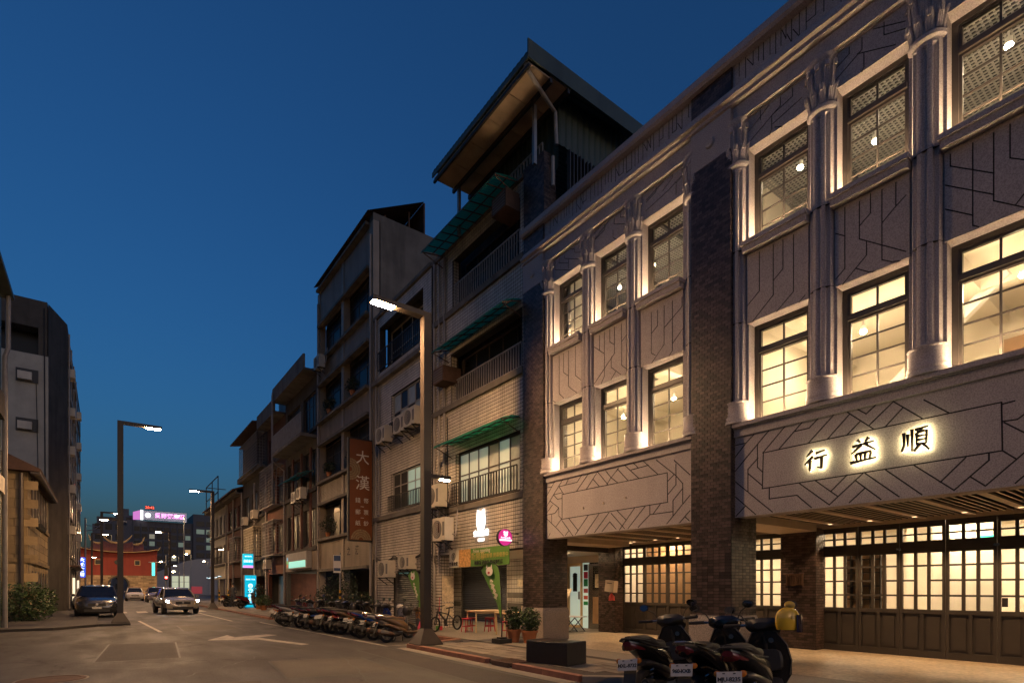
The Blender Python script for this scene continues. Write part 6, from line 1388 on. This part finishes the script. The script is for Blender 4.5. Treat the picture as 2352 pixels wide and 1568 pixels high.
mb = MB(); mb.box(8.9, 9.74, 47.5, 47.8, .14, 2.68); mb.build('face', M_cy, c); mb = MB(); mb.box(8.86, 9.78, 47.52, 47.82, .1, .14); mb.box(8.86, 8.898, 47.5, 47.82, .14, 2.7); mb.box(9.742, 9.78, 47.5, 47.82, .14, 2.7); mb.build('frame', M_metal, c)
for i, ch in enumerate('四六萬萬'):
    z = 1.85 - i * .38; mb = MB(); mb.lathe([(.165, 47.488), (.165, 47.496), (.145, 47.496), (.145, 47.488)], (9.32, 0, z), 20, 'y', cap=False); mb.build('circle', M_cw, c); text_mb(ch, .22, M_cw, c, U(9.32, 47.48, z), '-y')
text_mb('國標拉丁有氧', .10, M_cw, c, U(9.32, 47.48, 2.35), '-y')
c = empty('fascia_light_box', U(10.1, 36, 3.3), 'grey shop sign with a teal glow over the white shop doorway', 'sign')
mb = MB(); mb.box(9.95, 10.28, 34.6, 39.2, 2.9, 3.95); mb.build('box', mat('sign_grey', (.3, .28, .26), .5), c); mb = MB(); mb.box(9.94, 9.949, 34.8, 38.6, 2.98, 3.4); mb.build('lit_band', emis('teal_band', (.3, .8, .65), .4), c)
for i, cl in enumerate(((.5, .15, .05), (.1, .4, .1), (.1, .3, .5))): mb = MB(); mb.lathe([(.13, -.006), (.13, .0)], (9.944, 38.95, 3.15 + i * .22), 12, 'x'); mb.build('logo_dot', emis('dot%d' % i, cl, .6), c)
c = empty('string_lights', U(9.9, 68, 2.9), 'string of cyan fairy lights along the far corner shop', 'lights')
for i in range(14): mb = MB(); mb.lathe([(.01, -.05), (.06, 0), (.01, .05)], (9.8, 64.5 + i * .75, 2.9 + .06 * math.sin(i)), 6); mb.build('bulb', M_cw if i % 3 else M_cy, c)
mb = MB(); mb.tube([(9.8, 64.3, 2.98), (9.8, 74.5, 2.98)], .012, 4); mb.build('wire', M_wire, c)
for x, y, lb in ((8.3, 55.5, 'striped bollard post near the far kerb, left one'), (8.6, 52.8, 'striped utility pole standing in a dark block')):
    c = empty('striped_post', U(x, y, .1), lb, 'post', 'striped posts'); m = MB(); m.tube([(0, 0, 0), (0, 0, 4.2 if 'utility' in lb else 2.2)], .05, 8); m.build('pole', M_pipe, c, local=True)
    for i in range(6): m = MB(); m.lathe([(.06, .3 + i * .16), (.06, .44 + i * .16)], n=10); m.build('band', M_yb if i % 2 else M_black, c, local=True)
    if 'utility' in lb: m = MB(); m.box(-.35, .35, -.3, .3, 0, .5); m.build('block', M_bench, c, local=True)
# small figure by the light box
def person(x, y, label, rz=0):
    e = empty('person', U(x, y, .1), label, 'person', rz=rz)
    J = {'pel': (0, 0, .92, .13), 'ch': (0, 0, 1.28, .15), 'nk': (0, 0, 1.46, .055), 'hd': (0, .01, 1.58, .085), 'hd2': (0, .01, 1.68, .075)}
    for s, k2 in ((-1, 'l'), (1, 'r')):
        J.update({k2 + 'sh': (s * .18, 0, 1.40, .06), k2 + 'el': (s * .23, -.02, 1.13, .045), k2 + 'wr': (s * .22, .06, .90, .035), k2 + 'hp': (s * .09, 0, .88, .095), k2 + 'kn': (s * .10, .02, .50, .065), k2 + 'an': (s * .10, -.02, .09, .045), k2 + 'to': (s * .11, .13, .04, .04)})
    ks = list(J); E = [('pel', 'ch'), ('ch', 'nk'), ('nk', 'hd'), ('hd', 'hd2')]
    for k2 in 'lr': E += [('ch', k2 + 'sh'), (k2 + 'sh', k2 + 'el'), (k2 + 'el', k2 + 'wr'), ('pel', k2 + 'hp'), (k2 + 'hp', k2 + 'kn'), (k2 + 'kn', k2 + 'an'), (k2 + 'an', k2 + 'to')]
    me = bpy.data.meshes.new('body'); me.from_pydata([J[k2][:3] for k2 in ks], [(ks.index(a), ks.index(b2)) for a, b2 in E], [])
    o = link(bpy.data.objects.new('body', me), e); md = o.modifiers.new('s', 'SKIN'); md.use_smooth_shade = True
    for i, k2 in enumerate(ks): me.skin_vertices[0].data[i].radius = (J[k2][3], J[k2][3] * .85); me.skin_vertices[0].data[i].use_root = (k2 == 'pel')
    o.modifiers.new('d', 'SUBSURF').levels = 1; o.modifiers['d'].render_levels = 1
    bpy.context.view_layer.update(); m2 = bpy.data.meshes.new_from_object(o.evaluated_get(bpy.context.evaluated_depsgraph_get())); o.modifiers.clear(); o.data = m2
    m2.materials.clear(); m2.materials.append(mat('dark_clothes', (.03, .03, .035), .8)); m2.materials.append(mat('skin', (.35, .2, .13), .5))
    for f in m2.polygons:
        if f.center.z > 1.47 or (f.center.z < .93 and abs(f.center.x) > .19): f.material_index = 1
    m = MB(); m.loft([[(.088 * math.cos(t) * s2, -.015 + .095 * math.sin(t) * s2, z) for t in [k2 * math.pi / 8 for k2 in range(16)]] for s2, z in ((.9, 1.60), (1.05, 1.68), (.9, 1.74), (.4, 1.77))]); m.build('hair', M_black, e, local=True, smooth=True)
person(8.5, 50.2, 'person in dark clothes standing by the far shop fronts', 2.6)
# ------------------------------------------------------------------ left side of the street
L0 = empty('green_sided_house', U(-3, 24, 0), 'house edge with green siding and a drain pipe at the far left', 'building')
mb = MB(); mb.box(-6, -3.2, 18, 28.6, .1, 11.5); part(mb, 'wall', M_gwall, L0); mb = MB(); mb.box(-6, -2.85, 18, 28.9, 12.9, 13.05); mb.box(-6, -3.2, 18, 28.6, 11.5, 12.9); part(mb, 'roof', M_gwall, L0)
pipe(L0, [(-3.08, 28.5, .1), (-3.08, 28.5, 10.5), (-3.0, 28.6, 10.9), (-3.0, 28.6, 12.9)], .08); mb = MB(); mb.box(-3.2, -3.05, 26.5, 28.2, 8.0, 8.9); part(mb, 'balcony_box', M_concd, L0); mb = MB(); mb.box(-3.2, -3.06, 26.8, 28.3, 5.2, 5.8); part(mb, 'window_unit', M_ac, L0)
L1 = empty('stone_house', U(-3, 41, 0), 'old yellow stone corner house with tall arched windows and deep eaves', 'building')
mb = MB(); mb.box(-9, -3.05, 35.6, 47, .1, 7.3); part(mb, 'wall', M_stone, L1)
st = MB()
for r_ in range(16):
    z = .15 + r_ * .45; x = -8.9 + (.45 if r_ % 2 else 0)
    while x < -3.4: st.box(x, x + .86, 35.56, 35.61, z, z + .42, t=R.random(), skip='k'); x += .9
    y = 35.62
    while y < 46.5: st.box(-3.06, -3.03, y, y + .86, z, z + .42, t=R.random()); y += .9
part(st, 'stone_blocks', M_stone, L1, kind='stuff')
for z in (2.9, 5.0): mb = MB(); mb.box(-9, -2.92, 35.5, 47, z, z + .2); part(mb, 'string_course', M_stone, L1)
for i in range(6):
    y = 37.1 + i * 1.6; mb = MB(); mb.box(-3.06, -3.0, y, y + .75, 5.3, 7.1); w = part(mb, 'tall_window', M_dwin, L1); mb = MB(); mb.box(-3.03, -2.96, y + .35, y + .4, 5.3, 7.1); mb.box(-3.03, -2.95, y - .1, y, 5.2, 7.2); mb.build('mullion', M_bframe, w)
    pts = [(y + .1, 1.0), (y + .1, 2.0)] + [(y + .5 - .4 * math.cos(a), 2.0 + .55 * math.sin(a)) for a in [k2 * math.pi / 8 for k2 in range(1, 8)]] + [(y + .9, 2.0), (y + .9, 1.0)]
    mb = MB(); mb.loft([[(x, a, z) for a, z in pts] for x in (-3.06, -2.995)]); part(mb, 'arched_window', M_bframe, L1, fix=True)
mb = MB(); mb.loft([[(-10, y, 7.3), (-2.55, y, 7.3), (-2.5, y, 7.42), (-6, y, 9.2), (-10, y, 9.2)] for y in (35.1, 47.2)]); part(mb, 'roof', M_rust, L1, fix=True)
for i in range(26): mb = MB(); mb.box(-2.9, -2.52, 35.2 + i * .46, 35.32 + i * .46, 7.18, 7.298); part(mb, 'eave_bracket', M_bframe, L1)
pipe(L1, [(-3.25, 35.45, .1), (-3.25, 35.45, 7.2)], .09, m=M_bframe); pipe(L1, [(-4.2, 35.45, .1), (-4.2, 35.45, 7.2)], .08, m=M_bframe)
for i in range(5): fl = MB(); fl.lathe([(.1, 0), (.14, .25)], (-2.75, 37.2 + i * .7, 4.7), 8); part(fl, 'floodlight', M_black, L1)
L2 = empty('plaster_tower', U(-3, 52, 0), 'tall old block with a blank pale plaster wall and two window air conditioners', 'building')
mb = MB(); mb.box(-12, -3.0, 47.3, 62, .1, 16.9); part(mb, 'wall', M_plaster, L2); mb = MB(); mb.box(-12, -3.05, 47.35, 62, 18.7, 20.5); mb.box(-12, -9, 47.35, 62, 16.9, 18.7); mb.box(-3.5, -3.05, 47.35, 62, 16.9, 18.7); part(mb, 'top_storey', M_concd, L2)
mb = MB(); mb.box(-9, -3.5, 48.6, 62, 16.9, 18.7); part(mb, 'top_recess', M_dwin, L2)
mb = MB(); mb.loft([[(-3.0, 47.3, z), (-2.15, 50.2, z), (-2.15, 62, z), (-3.0, 62, z)] for z in (.1, 20.4)]); part(mb, 'street_bay', M_concd, L2, fix=True)
for z in (11.9, 15.1):
    mb = MB(); mb.box(-4.6, -3.5, 47.22, 47.3, z - .1, z + .75); o = part(mb, 'wall_recess', M_black, L2); mb = MB(); mb.box(-4.5, -3.8, 46.95, 47.22, z, z + .5); a = mb.build('window_unit', M_ac, o)
for i in range(6):
    for k2 in range(3):
        y = 50.6 + k2 * 3.6; z = 4.0 + i * 2.8; mb = MB(); mb.box(-2.18, -2.10, y, y + 2.6, z, z + 1.5); w = part(mb, 'street_window', M_bframe, L2)
        for q in range(3): pane(y + .1 + q * .82, y + .82 + q * .82, z + .1, z + 1.4, -2.09, w, M_dwin if (i + q + k2) % 4 else M_frost)
        mb = MB(); mb.box(-2.16, -1.95, y - .1, y + 2.7, z - .18, z - .06); mb.build('sill', M_conc, w)
for z, c in ((9.5, (1, .12, .1)),): mb = MB(); mb.box(-2.10, -2.02, 58.0, 59.5, z + .3, z + .8); part(mb, 'lit_pane', emis('red_pane', c, .8), L2)
for z in (6.4, 9.2, 12, 14.8): cage(L2, -2.15, 54.2, 57, z, z + 1.7, .4, 8, M_rail)
for z in (5.6, 8.6, 11.4, 14.2, 17): mb = MB(); mb.box(-2.15, -1.75, 51.2, 52.3, z, z + .6); part(mb, 'window_unit', M_ac, L2)
for y in (50.4, 53.6, 57.4, 61.6): pipe(L2, [(-2.05, y, .2), (-2.05, y, 19.8)], .05)
pipe(L2, [(-3.6, 47.22, 15), (-3.5, 47.2, 9), (-3.3, 47.2, 4)], .02, 'cable', M_wire); pipe(L2, [(-3.2, 47.2, 20), (-3.15, 47.2, 8)], .03, 'cable', M_wire)
mb = MB(); mb.box(-2.14, -1.5, 50.6, 61.8, 3.2, 3.3); part(mb, 'street_canopy', M_rust, L2)
L3 = empty('far_block', U(-2.4, 70, 0), 'dark tall block further along the left side with stacked window units', 'building')
mb = MB(); mb.box(-12, -2.2, 62.2, 78, .1, 21.2); part(mb, 'wall', M_concd, L3)
for i in range(6):
    for k2 in range(3): mb = MB(); mb.box(-2.2, -2.1, 63.5 + k2 * 4.5, 66.2 + k2 * 4.5, 4 + i * 2.8, 5.5 + i * 2.8); part(mb, 'window', M_dwin, L3)
    mb = MB(); mb.box(-2.2, -1.75, 64, 65, 3.2 + i * 2.8, 3.8 + i * 2.8); part(mb, 'window_unit', M_ac, L3)
L4 = empty('low_block', U(-2.6, 85, 0), 'low dark shop row beside the red gate on the left', 'building'); mb = MB(); mb.box(-14, -2.75, 78.2, 96, .1, 9.4); part(mb, 'wall', M_concd, L4)
# shop fronts under the left houses
for i, (y, z0, z1, c, s) in enumerate(((48.5, 2.2, 2.8, (.7, .9, .7), .6), (57.2, .6, 2.5, (.9, .75, .5), .7), (66.0, .6, 2.4, (.9, .8, .6), .5))):
    mb = MB(); mb.box(-2.12 if i else -2.9, -2.0 if i else -2.7, y, y + 1.4, z0, z1); part(mb, 'lit_front', emis('left_front%d' % i, c, s), L2 if i < 2 else L3)
def vsign(name, label, x0, x1, y, z0, z1, face, chars, tm, size, frame=None):
    e = empty(name, U((x0 + x1) / 2, y, z0), label, 'sign'); mb = MB(); mb.box(x0, x1, y, y + .25, z0, z1); mb.build('panel', face, e)
    if frame: mb = MB(); mb.box(x0 - .05, x0, y - .01, y + .26, z0 - .05, z1 + .05); mb.box(x1, x1 + .05, y - .01, y + .26, z0 - .05, z1 + .05); mb.box(x0, x1, y - .01, y + .26, z1, z1 + .05); mb.box(x0, x1, y - .01, y + .26, z0 - .05, z0); mb.build('frame', frame, e)
    for i, ch in enumerate(chars): text_mb(ch, size, tm, e, U((x0 + x1) / 2, y - .02, z1 - (z1 - z0) * (i + .5) / len(chars)), '-y', bold=.004)
    return e
vsign('post_sign', 'black vertical sign with white characters hanging over the left pavement', -2.85, -2.08, 58, 5.05, 8.1, M_black, '全國郵幣社', mat('white_sign_paint', (.75, .72, .66), .5, .05), .5, M_wframe)
vsign('blue_light_sign', 'bright blue lit vertical sign beside the red gate', -2.42, -1.82, 80, 2.95, 5.2, emis('blue_box', (.0, .06, .85), 1.0), '大城古幣', emis('blue_print', (.9, .95, 1), 1.6), .42)
e = vsign('teal_light_sign', 'small teal lit sign on the left shops', -3.0, -2.7, 66, 3.15, 4.0, emis('teal_box', (.0, .75, .6), 1.4), '', M_cw, .2)
e = empty('bush', U(-2.95, 34.5, .1), 'loose green bush growing at the left pavement edge', 'plant'); leaves(e, (0, 0, .75), (1.0, 1.0, .85), 2600, .07, M_leaf, 31); m = MB()
for i in range(9): a = i * 1.3; m.tube([(.1 * math.cos(a), .1 * math.sin(a), 0), (.5 * math.cos(a), .5 * math.sin(a), .6), (.75 * math.cos(a), .75 * math.sin(a), 1.2)], [.02, .014, .006], 5)
m.build('stems', M_bark, e, local=True)
# ------------------------------------------------------------------ the red city gate
GT = empty('city_gate', U(1.8, 106, 0), 'old red walled city gate with swept tile roof and brick base', 'gate')
M_gred = mat('red_lime_plaster', (.27, .045, .03), .85, .15, .4, streak=.15); M_gbr = mat('gate_stone', (.34, .23, .13), .85, .35, .8, .3, 10, tint=.35); M_ridge = mat('gilt_ridge', (.60, .40, .18), .6, .3, 2); M_rt = mat('red_roof_tile', (.30, .10, .045), .6, .2, 2)
cx, ra, sp = 1.72, 1.3, 2.25
arch = [(cx - ra, 0), (cx - ra, sp)] + [(cx - ra * math.cos(a), sp + ra * math.sin(a)) for a in [k2 * math.pi / 12 for k2 in range(1, 12)]] + [(cx + ra, sp), (cx + ra, 0)]
mb = MB(); mb.box(-3.1, cx - ra, 105, 112, 0, 3.7); mb.box(cx + ra, 6.75, 105, 112, 0, 3.7)
for a, b2 in zip(arch[1:-1], arch[2:-1]): mb.loft([[(a[0], y, a[1]), (b2[0], y, b2[1]), (b2[0], y, 3.7), (a[0], y, 3.7)] for y in (105, 112)])
part(mb, 'base_wall', M_gbr, GT, fix=True)
bk = MB(); z = .05; r_ = 0
while z < 3.6:
    x = -3.1 - (.35 if r_ % 2 else 0)
    while x < 6.7:
        a, b2 = max(x, -3.1), min(x + .68, 6.75)
        if not (b2 > cx - ra - .05 and a < cx + ra + .05 and (z < sp or abs((a + b2) / 2 - cx) < ra and z < sp + math.sqrt(max(0, ra * ra - (abs((a + b2) / 2 - cx)) ** 2)) + .1)): bk.box(a + .01, b2 - .01, 104.96, 105.01, z, z + .235, t=R.random(), skip='k')
        x += .7
    z += .26; r_ += 1
part(bk, 'stone_courses', M_gbr, GT, kind='stuff')
ed = MB()
for a, b2 in zip(arch, arch[1:]): ed.bar((a[0], 104.95, a[1]), (b2[0], 104.95, b2[1]), .2, .14, up=(0, 1, 0))
part(ed, 'arch_ring', M_concd, GT)
ev = lambda x: 7.25 + .55 * abs((x - 1.8) / 4.95) ** 2.2
mb = MB()
for i in range(24):
    a = -3.1 + 9.85 * i / 24; b2 = -3.1 + 9.85 * (i + 1) / 24; mb.loft([[(a, y, 3.7), (b2, y, 3.7), (b2, y, ev(b2)), (a, y, ev(a))] for y in (105, 112)])
part(mb, 'upper_wall', M_gred, GT, fix=True)
for x in (-.87, 4.12):
    mb = MB(); mb.box(x - .3, x + .3, 104.9, 105, 5.38, 6.03); w = part(mb, 'gate_window', M_black, GT); mb = MB(); mb.box(x - .38, x + .38, 104.88, 104.98, 6.03, 6.11); mb.box(x - .38, x - .3, 104.88, 104.98, 5.3, 6.03); mb.box(x + .3, x + .38, 104.88, 104.98, 5.3, 6.03); mb.box(x - .3, x + .3, 104.88, 104.98, 5.3, 5.38); mb.build('frame', M_ridge, w)
mb = MB(); mb.lathe([(.34, 104.9), (.34, 105.0)], (1.5, 0, 5.75), 18, 'y'); part(mb, 'round_window', M_black, GT)
rg = lambda x: (8.75 + .42 * abs((x - 1.65) / 1.95) ** 2) if abs(x - 1.65) < 1.95 else ((8.55 + .5 * max(0, (abs(x - 1.65) - 2.0) / 1.4) ** 2) if abs(x - 1.65) < 3.35 else 8.0 - (abs(x - 1.65) - 3.35) * .12)
mb = MB(); N_ = 60
top = [(-3.35 + 10.35 * i / N_) for i in range(N_ + 1)]
mb.loft([[(x, 103.9, ev(x) + .05), (x, 105.2, ev(x) * .55 + rg(x) * .45 + .0), (x, 107.5, rg(x)), (x, 108.5, rg(x)), (x, 113, ev(x))] for x in top], False, closed=False); part(mb, 'roof', M_rt, GT)
rb = MB()
for i in range(0, 52):
    x = -3.3 + 10.2 * i / 51; rb.tube([(x, 103.88, ev(x) + .09), (x, 105.2, ev(x) * .55 + rg(x) * .45 + .05), (x, 107.4, rg(x) + .03)], .06, 5)
part(rb, 'tile_ribs', M_rt, GT, kind='stuff')
mb = MB(); mb.tube([(x, 103.85, ev(x) + .02) for x in top], .05, 5); part(mb, 'eave_line', M_ridge, GT)
def swoop(x0, x1, z0, up): return [(x0 + (x1 - x0) * i / 16, 107.6, z0 + up * abs(i / 8 - 1) ** 2.6) for i in range(17)]
for x0, x1, z0, up in ((-.45, 3.55, 8.95, 1.35), (-2.05, -.3, 8.85, 1.2), (3.4, 5.2, 8.85, 1.2)):
    P = swoop(x0, x1, z0, up)
    if x0 < -1: P = [p for p in P if p[0] < (x0 + x1) / 2 + .9]; P = [(p[0], p[1], p[2] if p[0] < (x0 + x1) / 2 else z0 - .05) for p in P]
    if x0 > 3: P = [(p[0], p[1], p[2] if p[0] > (x0 + x1) / 2 else z0 - .05) for p in P]
    mb = MB(); n = len(P)
    mb.tube(P, [.05 + .12 * (1 - abs(i / (n - 1) * 2 - 1) ** 3) for i in range(n)], 6); part(mb, 'ridge', M_ridge, GT, smooth=True)
for x, z in ((-1.5, 8.9), (-.1, 8.8), (3.25, 8.75), (4.9, 8.8)): mb = MB(); mb.bar((x, 106.2, z - 1.0), (x, 107.5, z + .05), .22, .2); part(mb, 'hip_ridge', M_ridge, GT)
mb = MB(); mb.tube([(6.7, 104, 7.75), (7.0, 103.9, 7.95), (7.15, 103.9, 8.3)], [.08, .06, .02], 5); part(mb, 'eave_tip', M_ridge, GT)
for lx in (-2.4, 5.8):  # floodlights added to brighten the gate wall
    mb = MB(); mb.box(lx - .2, lx + .2, 99.6, 99.9, .1, .4); o = part(mb, 'added_gate_flood', M_black, GT); mb = MB(); mb.poly([(lx - .18, 99.92, .15), (lx + .18, 99.92, .15), (lx + .18, 99.92, .38), (lx - .18, 99.92, .38)]); mb.build('lens', emis('added_flood_lens', (1, .62, .32), 220), o)
# ------------------------------------------------------------------ distance
BB = empty('office_building', U(22, 235, 0), 'large grey office block with a pink lit roof sign behind the gate', 'building')
M_off = mat('office_panel', (.10, .095, .10), .6, .1, .05)
mb = MB(); mb.box(6, 36, 232, 262, 0, 25.5); mb.box(26, 37, 231, 262, 0, 29); part(mb, 'tower', M_off, BB)
lit = [emis('office_lit%d' % i, c, s) for i, (c, s) in enumerate((((.9, .85, .55), .06), ((.6, .8, .55), .035), ((1, .6, .25), .25)))]
for r_ in range(9):
    for c_ in range(8):
        x = 8.2 + c_ * 2.2; z = 1.5 + r_ * 2.55; q = R.random(); mm = lit[0] if q < .07 else lit[1] if q < .12 else lit[2] if (r_, c_) == (5, 7) else M_dwin
        mb = MB(); mb.box(x, x + 1.6, 231.9, 232, z, z + 1.6); part(mb, 'window', mm, BB)
    for c_ in range(3):
        x = 27 + c_ * 3.2; z = 1.5 + r_ * 2.9; q = R.random(); mb = MB(); mb.box(x, x + 2.6, 230.9, 231, z, z + 1.7); part(mb, 'window', lit[1] if r_ in (5, 6, 7) and q < .8 else M_dwin, BB)
for x in [8 + i * 2.2 for i in range(9)]: mb = MB(); mb.box(x - .12, x + .12, 231.7, 232, 0, 25.5); part(mb, 'fin', M_off, BB)
RS = empty('roof_sign', U(17, 230, 25.5), 'pink lit roof sign with white dotted panel above the office block', 'sign')
M_dot = emis('sign_dots', (.85, .8, .95), .8); M_pk = emis('pink_letters', (1.0, .30, .80), 1.3); M_wh = emis('white_logo', (1, 1, 1), 1.3)
mb = MB(); mb.box(10.8, 23.9, 230.4, 230.8, 25.7, 29.1); mb.build('panel', mat('sign_back', (.05, .04, .06), .6), RS)
mb = MB()
for i in range(56):
    for j in range(13): x = 10.95 + i * .232; z = 25.85 + j * .25; mb.poly([(x, 230.36, z), (x + .09, 230.36, z), (x + .09, 230.36, z + .09), (x, 230.36, z + .09)])
mb.build('dots', M_dot, RS, kind='stuff')
text_mb('愛爾麗集團', 1.75 * K, M_pk, RS, U(18.7, 230.2, 27.4), '-y', depth=.02, bold=.02, spacing=1.1)
mb = MB(); mb.lathe([(.85, 230.1), (.85, 230.2)], (12.1, 0, 27.4), 22, 'y'); mb.build('logo_disc', M_wh, RS); mb = MB(); mb.box(9.9, 10.7, 230.2, 230.5, 25.7, 29.1); mb.build('white_column', M_wh, RS)
mb = MB(); mb.loft([[(7.9, 233.5, 25.9), (9.8, 230.4, 25.7), (9.8, 230.5, 25.7), (7.9, 233.6, 25.9)], [(7.9, 233.5, 28.6), (9.8, 230.4, 29.0), (9.8, 230.5, 29.0), (7.9, 233.6, 28.6)]]); mb.build('side_panel', emis('pink_side', (.8, .25, .7), .4), RS, fix=True)
mb = MB(); mb.box(11.3, 14.0, 230.4, 230.7, 29.5, 30.7); mb.build('clock_panel', M_black, RS); text_mb('20:42', 1.05, emis('red_digits', (1, .10, .06), 1.5), RS, U(12.65, 230.3, 30.1), '-y', depth=.02, bold=.01)
for nm, lb, x0, x1, y, z in (('dark_tower', 'dark stepped tower left of the office block', -3, 6, 205, 21), ('slate_block', 'low dark block at the left behind the gate', -14, -4, 190, 13), ('curved_tower', 'dark ribbed tower at the right end of the far view', 40, 55, 250, 27), ('mid_tower', 'grey tower joining the office block on its left', 3, 9, 240, 28)):
    e = empty(nm, U((x0 + x1) / 2, y, 0), lb, 'building'); mb = MB(); mb.box(x0, x1, y, y + 20, 0, z); mb.box(x0 + 1, x1 - 2, y + 2, y + 15, z, z + 2.5); part(mb, 'tower', M_off, e)
    for r_ in range(int(z / 3)):
        for c_ in range(int((x1 - x0) / 2.5)): q = R.random(); mb = MB(); mb.box(x0 + .6 + c_ * 2.5, x0 + 2.2 + c_ * 2.5, y - .1, y, 1.5 + r_ * 3, 3.2 + r_ * 3); part(mb, 'window', lit[0] if q < .05 else M_dwin, e)
ST = empty('station_shed', U(16, 160, 0), 'pale grey curved station shed with a lit glass corner', 'building')
mb = MB(); pts = [(9.5, 0), (9.5, 5.6), (11.5, 6.2), (14, 7.4), (16.5, 8.6), (19, 9.2), (24, 9.4), (24, 0)]; mb.loft([[(x, y, z) for x, z in pts] for y in (160, 180)]); part(mb, 'hall', mat('grey_sheet', (.30, .29, .30), .6, .1, .1), ST, fix=True)
for i in range(3):
    for j in range(3): mb = MB(); mb.box(13.4 + i * 1.25, 14.6 + i * 1.25, 159.8, 160, .4 + j * 1.5, 1.8 + j * 1.5); part(mb, 'lit_pane', emis('lit_glass', (.75, .8, .55), .25), ST)
mb = MB(); mb.box(17.6, 20, 159.8, 160, .4, 2.2); part(mb, 'red_hoarding', emis('red_reflection', (.6, .06, .08), .12), ST)  # faint emission stands in for red light reflected here
TL = empty('traffic_light', U(7.6, 100, 0), 'traffic signal pole with red and green lights right of the gate', 'traffic light')
m = MB(); m.tube([(0, 0, 0), (0, 0, 6)], .08, 8); m.bar((0, 0, 5), (-2, 0, 5), .1); m.build('pole', M_metal, TL, local=True); m = MB(); m.box(-.2, .2, -.2, 0, 2.6, 4.6); m.build('head', M_black, TL, local=True); m = MB(); m.lathe([(.16, -.25), (.16, -.2)], (0, 0, 2.95), 12, 'y'); m.build('red_lamp', emis('red_lamp', (1, .05, .04), 12), TL, local=True); m = MB(); m.box(-1.6, -1.3, -.2, 0, 3.2, 4.9); m.build('green_lamp', emis('green_lamp', (.05, .9, .7), 1.5), TL, local=True)
# distant street lights; the last two tall ones are added to light the gate
for i, (x, y, z) in enumerate(((9.2, 120, 6.6), (13, 140, 8.6), (16.4, 150, 9.8), (20, 150, 8.2), (10.5, 112, 4.6), (1.2, 150, 13.5), (9.6, 96, 12.5), (-2.9, 97, 12))):
    e = empty('distant_lamp', U(x, y, 0), ('small warm lamp just right of the gate wall', 'warm lamp over the station shed roof', 'tall lamp standing before the office windows', 'warm lamp at the right of the station shed', 'lowest warm lamp beside the gate stonework', 'lamp glimpsed above the gate roof', 'tall warm lamp added right of the gate to light its roof', 'tall lamp added left of the gate to light its roof')[i], 'street lamp', 'distant street lamps')
    m = MB(); m.tube([U(0, 0, 0), U(0, 0, z)], .06, 6); m.tube([U(0, 0, z), U(-.8, 0, z + .15)], .05, 6); m.build('post', M_metal, e, local=True); m = MB(); m.lathe([(.05, -.12), (.22, 0), (.05, .1)], U(-.9, 0, z), 8); m.build('lamp', emis('distant_bulb', (1, .66, .3), 450 if i > 5 else 60), e, local=True)
hl = empty('bent_arm_lamp', U(-1.9, 84, 0), 'unlit curved arm lamp post left of the red gate', 'street lamp'); m = MB(); m.tube([U(0, 0, .1), U(0, 0, 10.2)], .08, 8); m.tube([U(0, 0, 8.6), U(.8, 0, 8.8), U(1.7, 0, 9.6), U(2.8, 0, 10.1), U(3.4, 0, 10.1)], .05, 6); m.tube([U(0, 0, 9.3), U(1.4, 0, 9.2)], .03, 5); m.build('post', M_metal, hl, local=True, smooth=True); m = MB(); m.box(3.0, 3.6, -.1, .1, 8.78, 8.9); m.build('head', M_metal, hl, local=True)
# weak last light of the sun, low behind the viewer
sd_ = bpy.data.lights.new('sun', 'SUN'); sd_.energy = .03; sd_.angle = math.radians(12); sd_.color = (1, .9, .85); so = link(bpy.data.objects.new('sun', sd_))
so.rotation_euler = (math.radians(90 - SUN_EL), 0, math.radians(-SUN_ROT + 180))
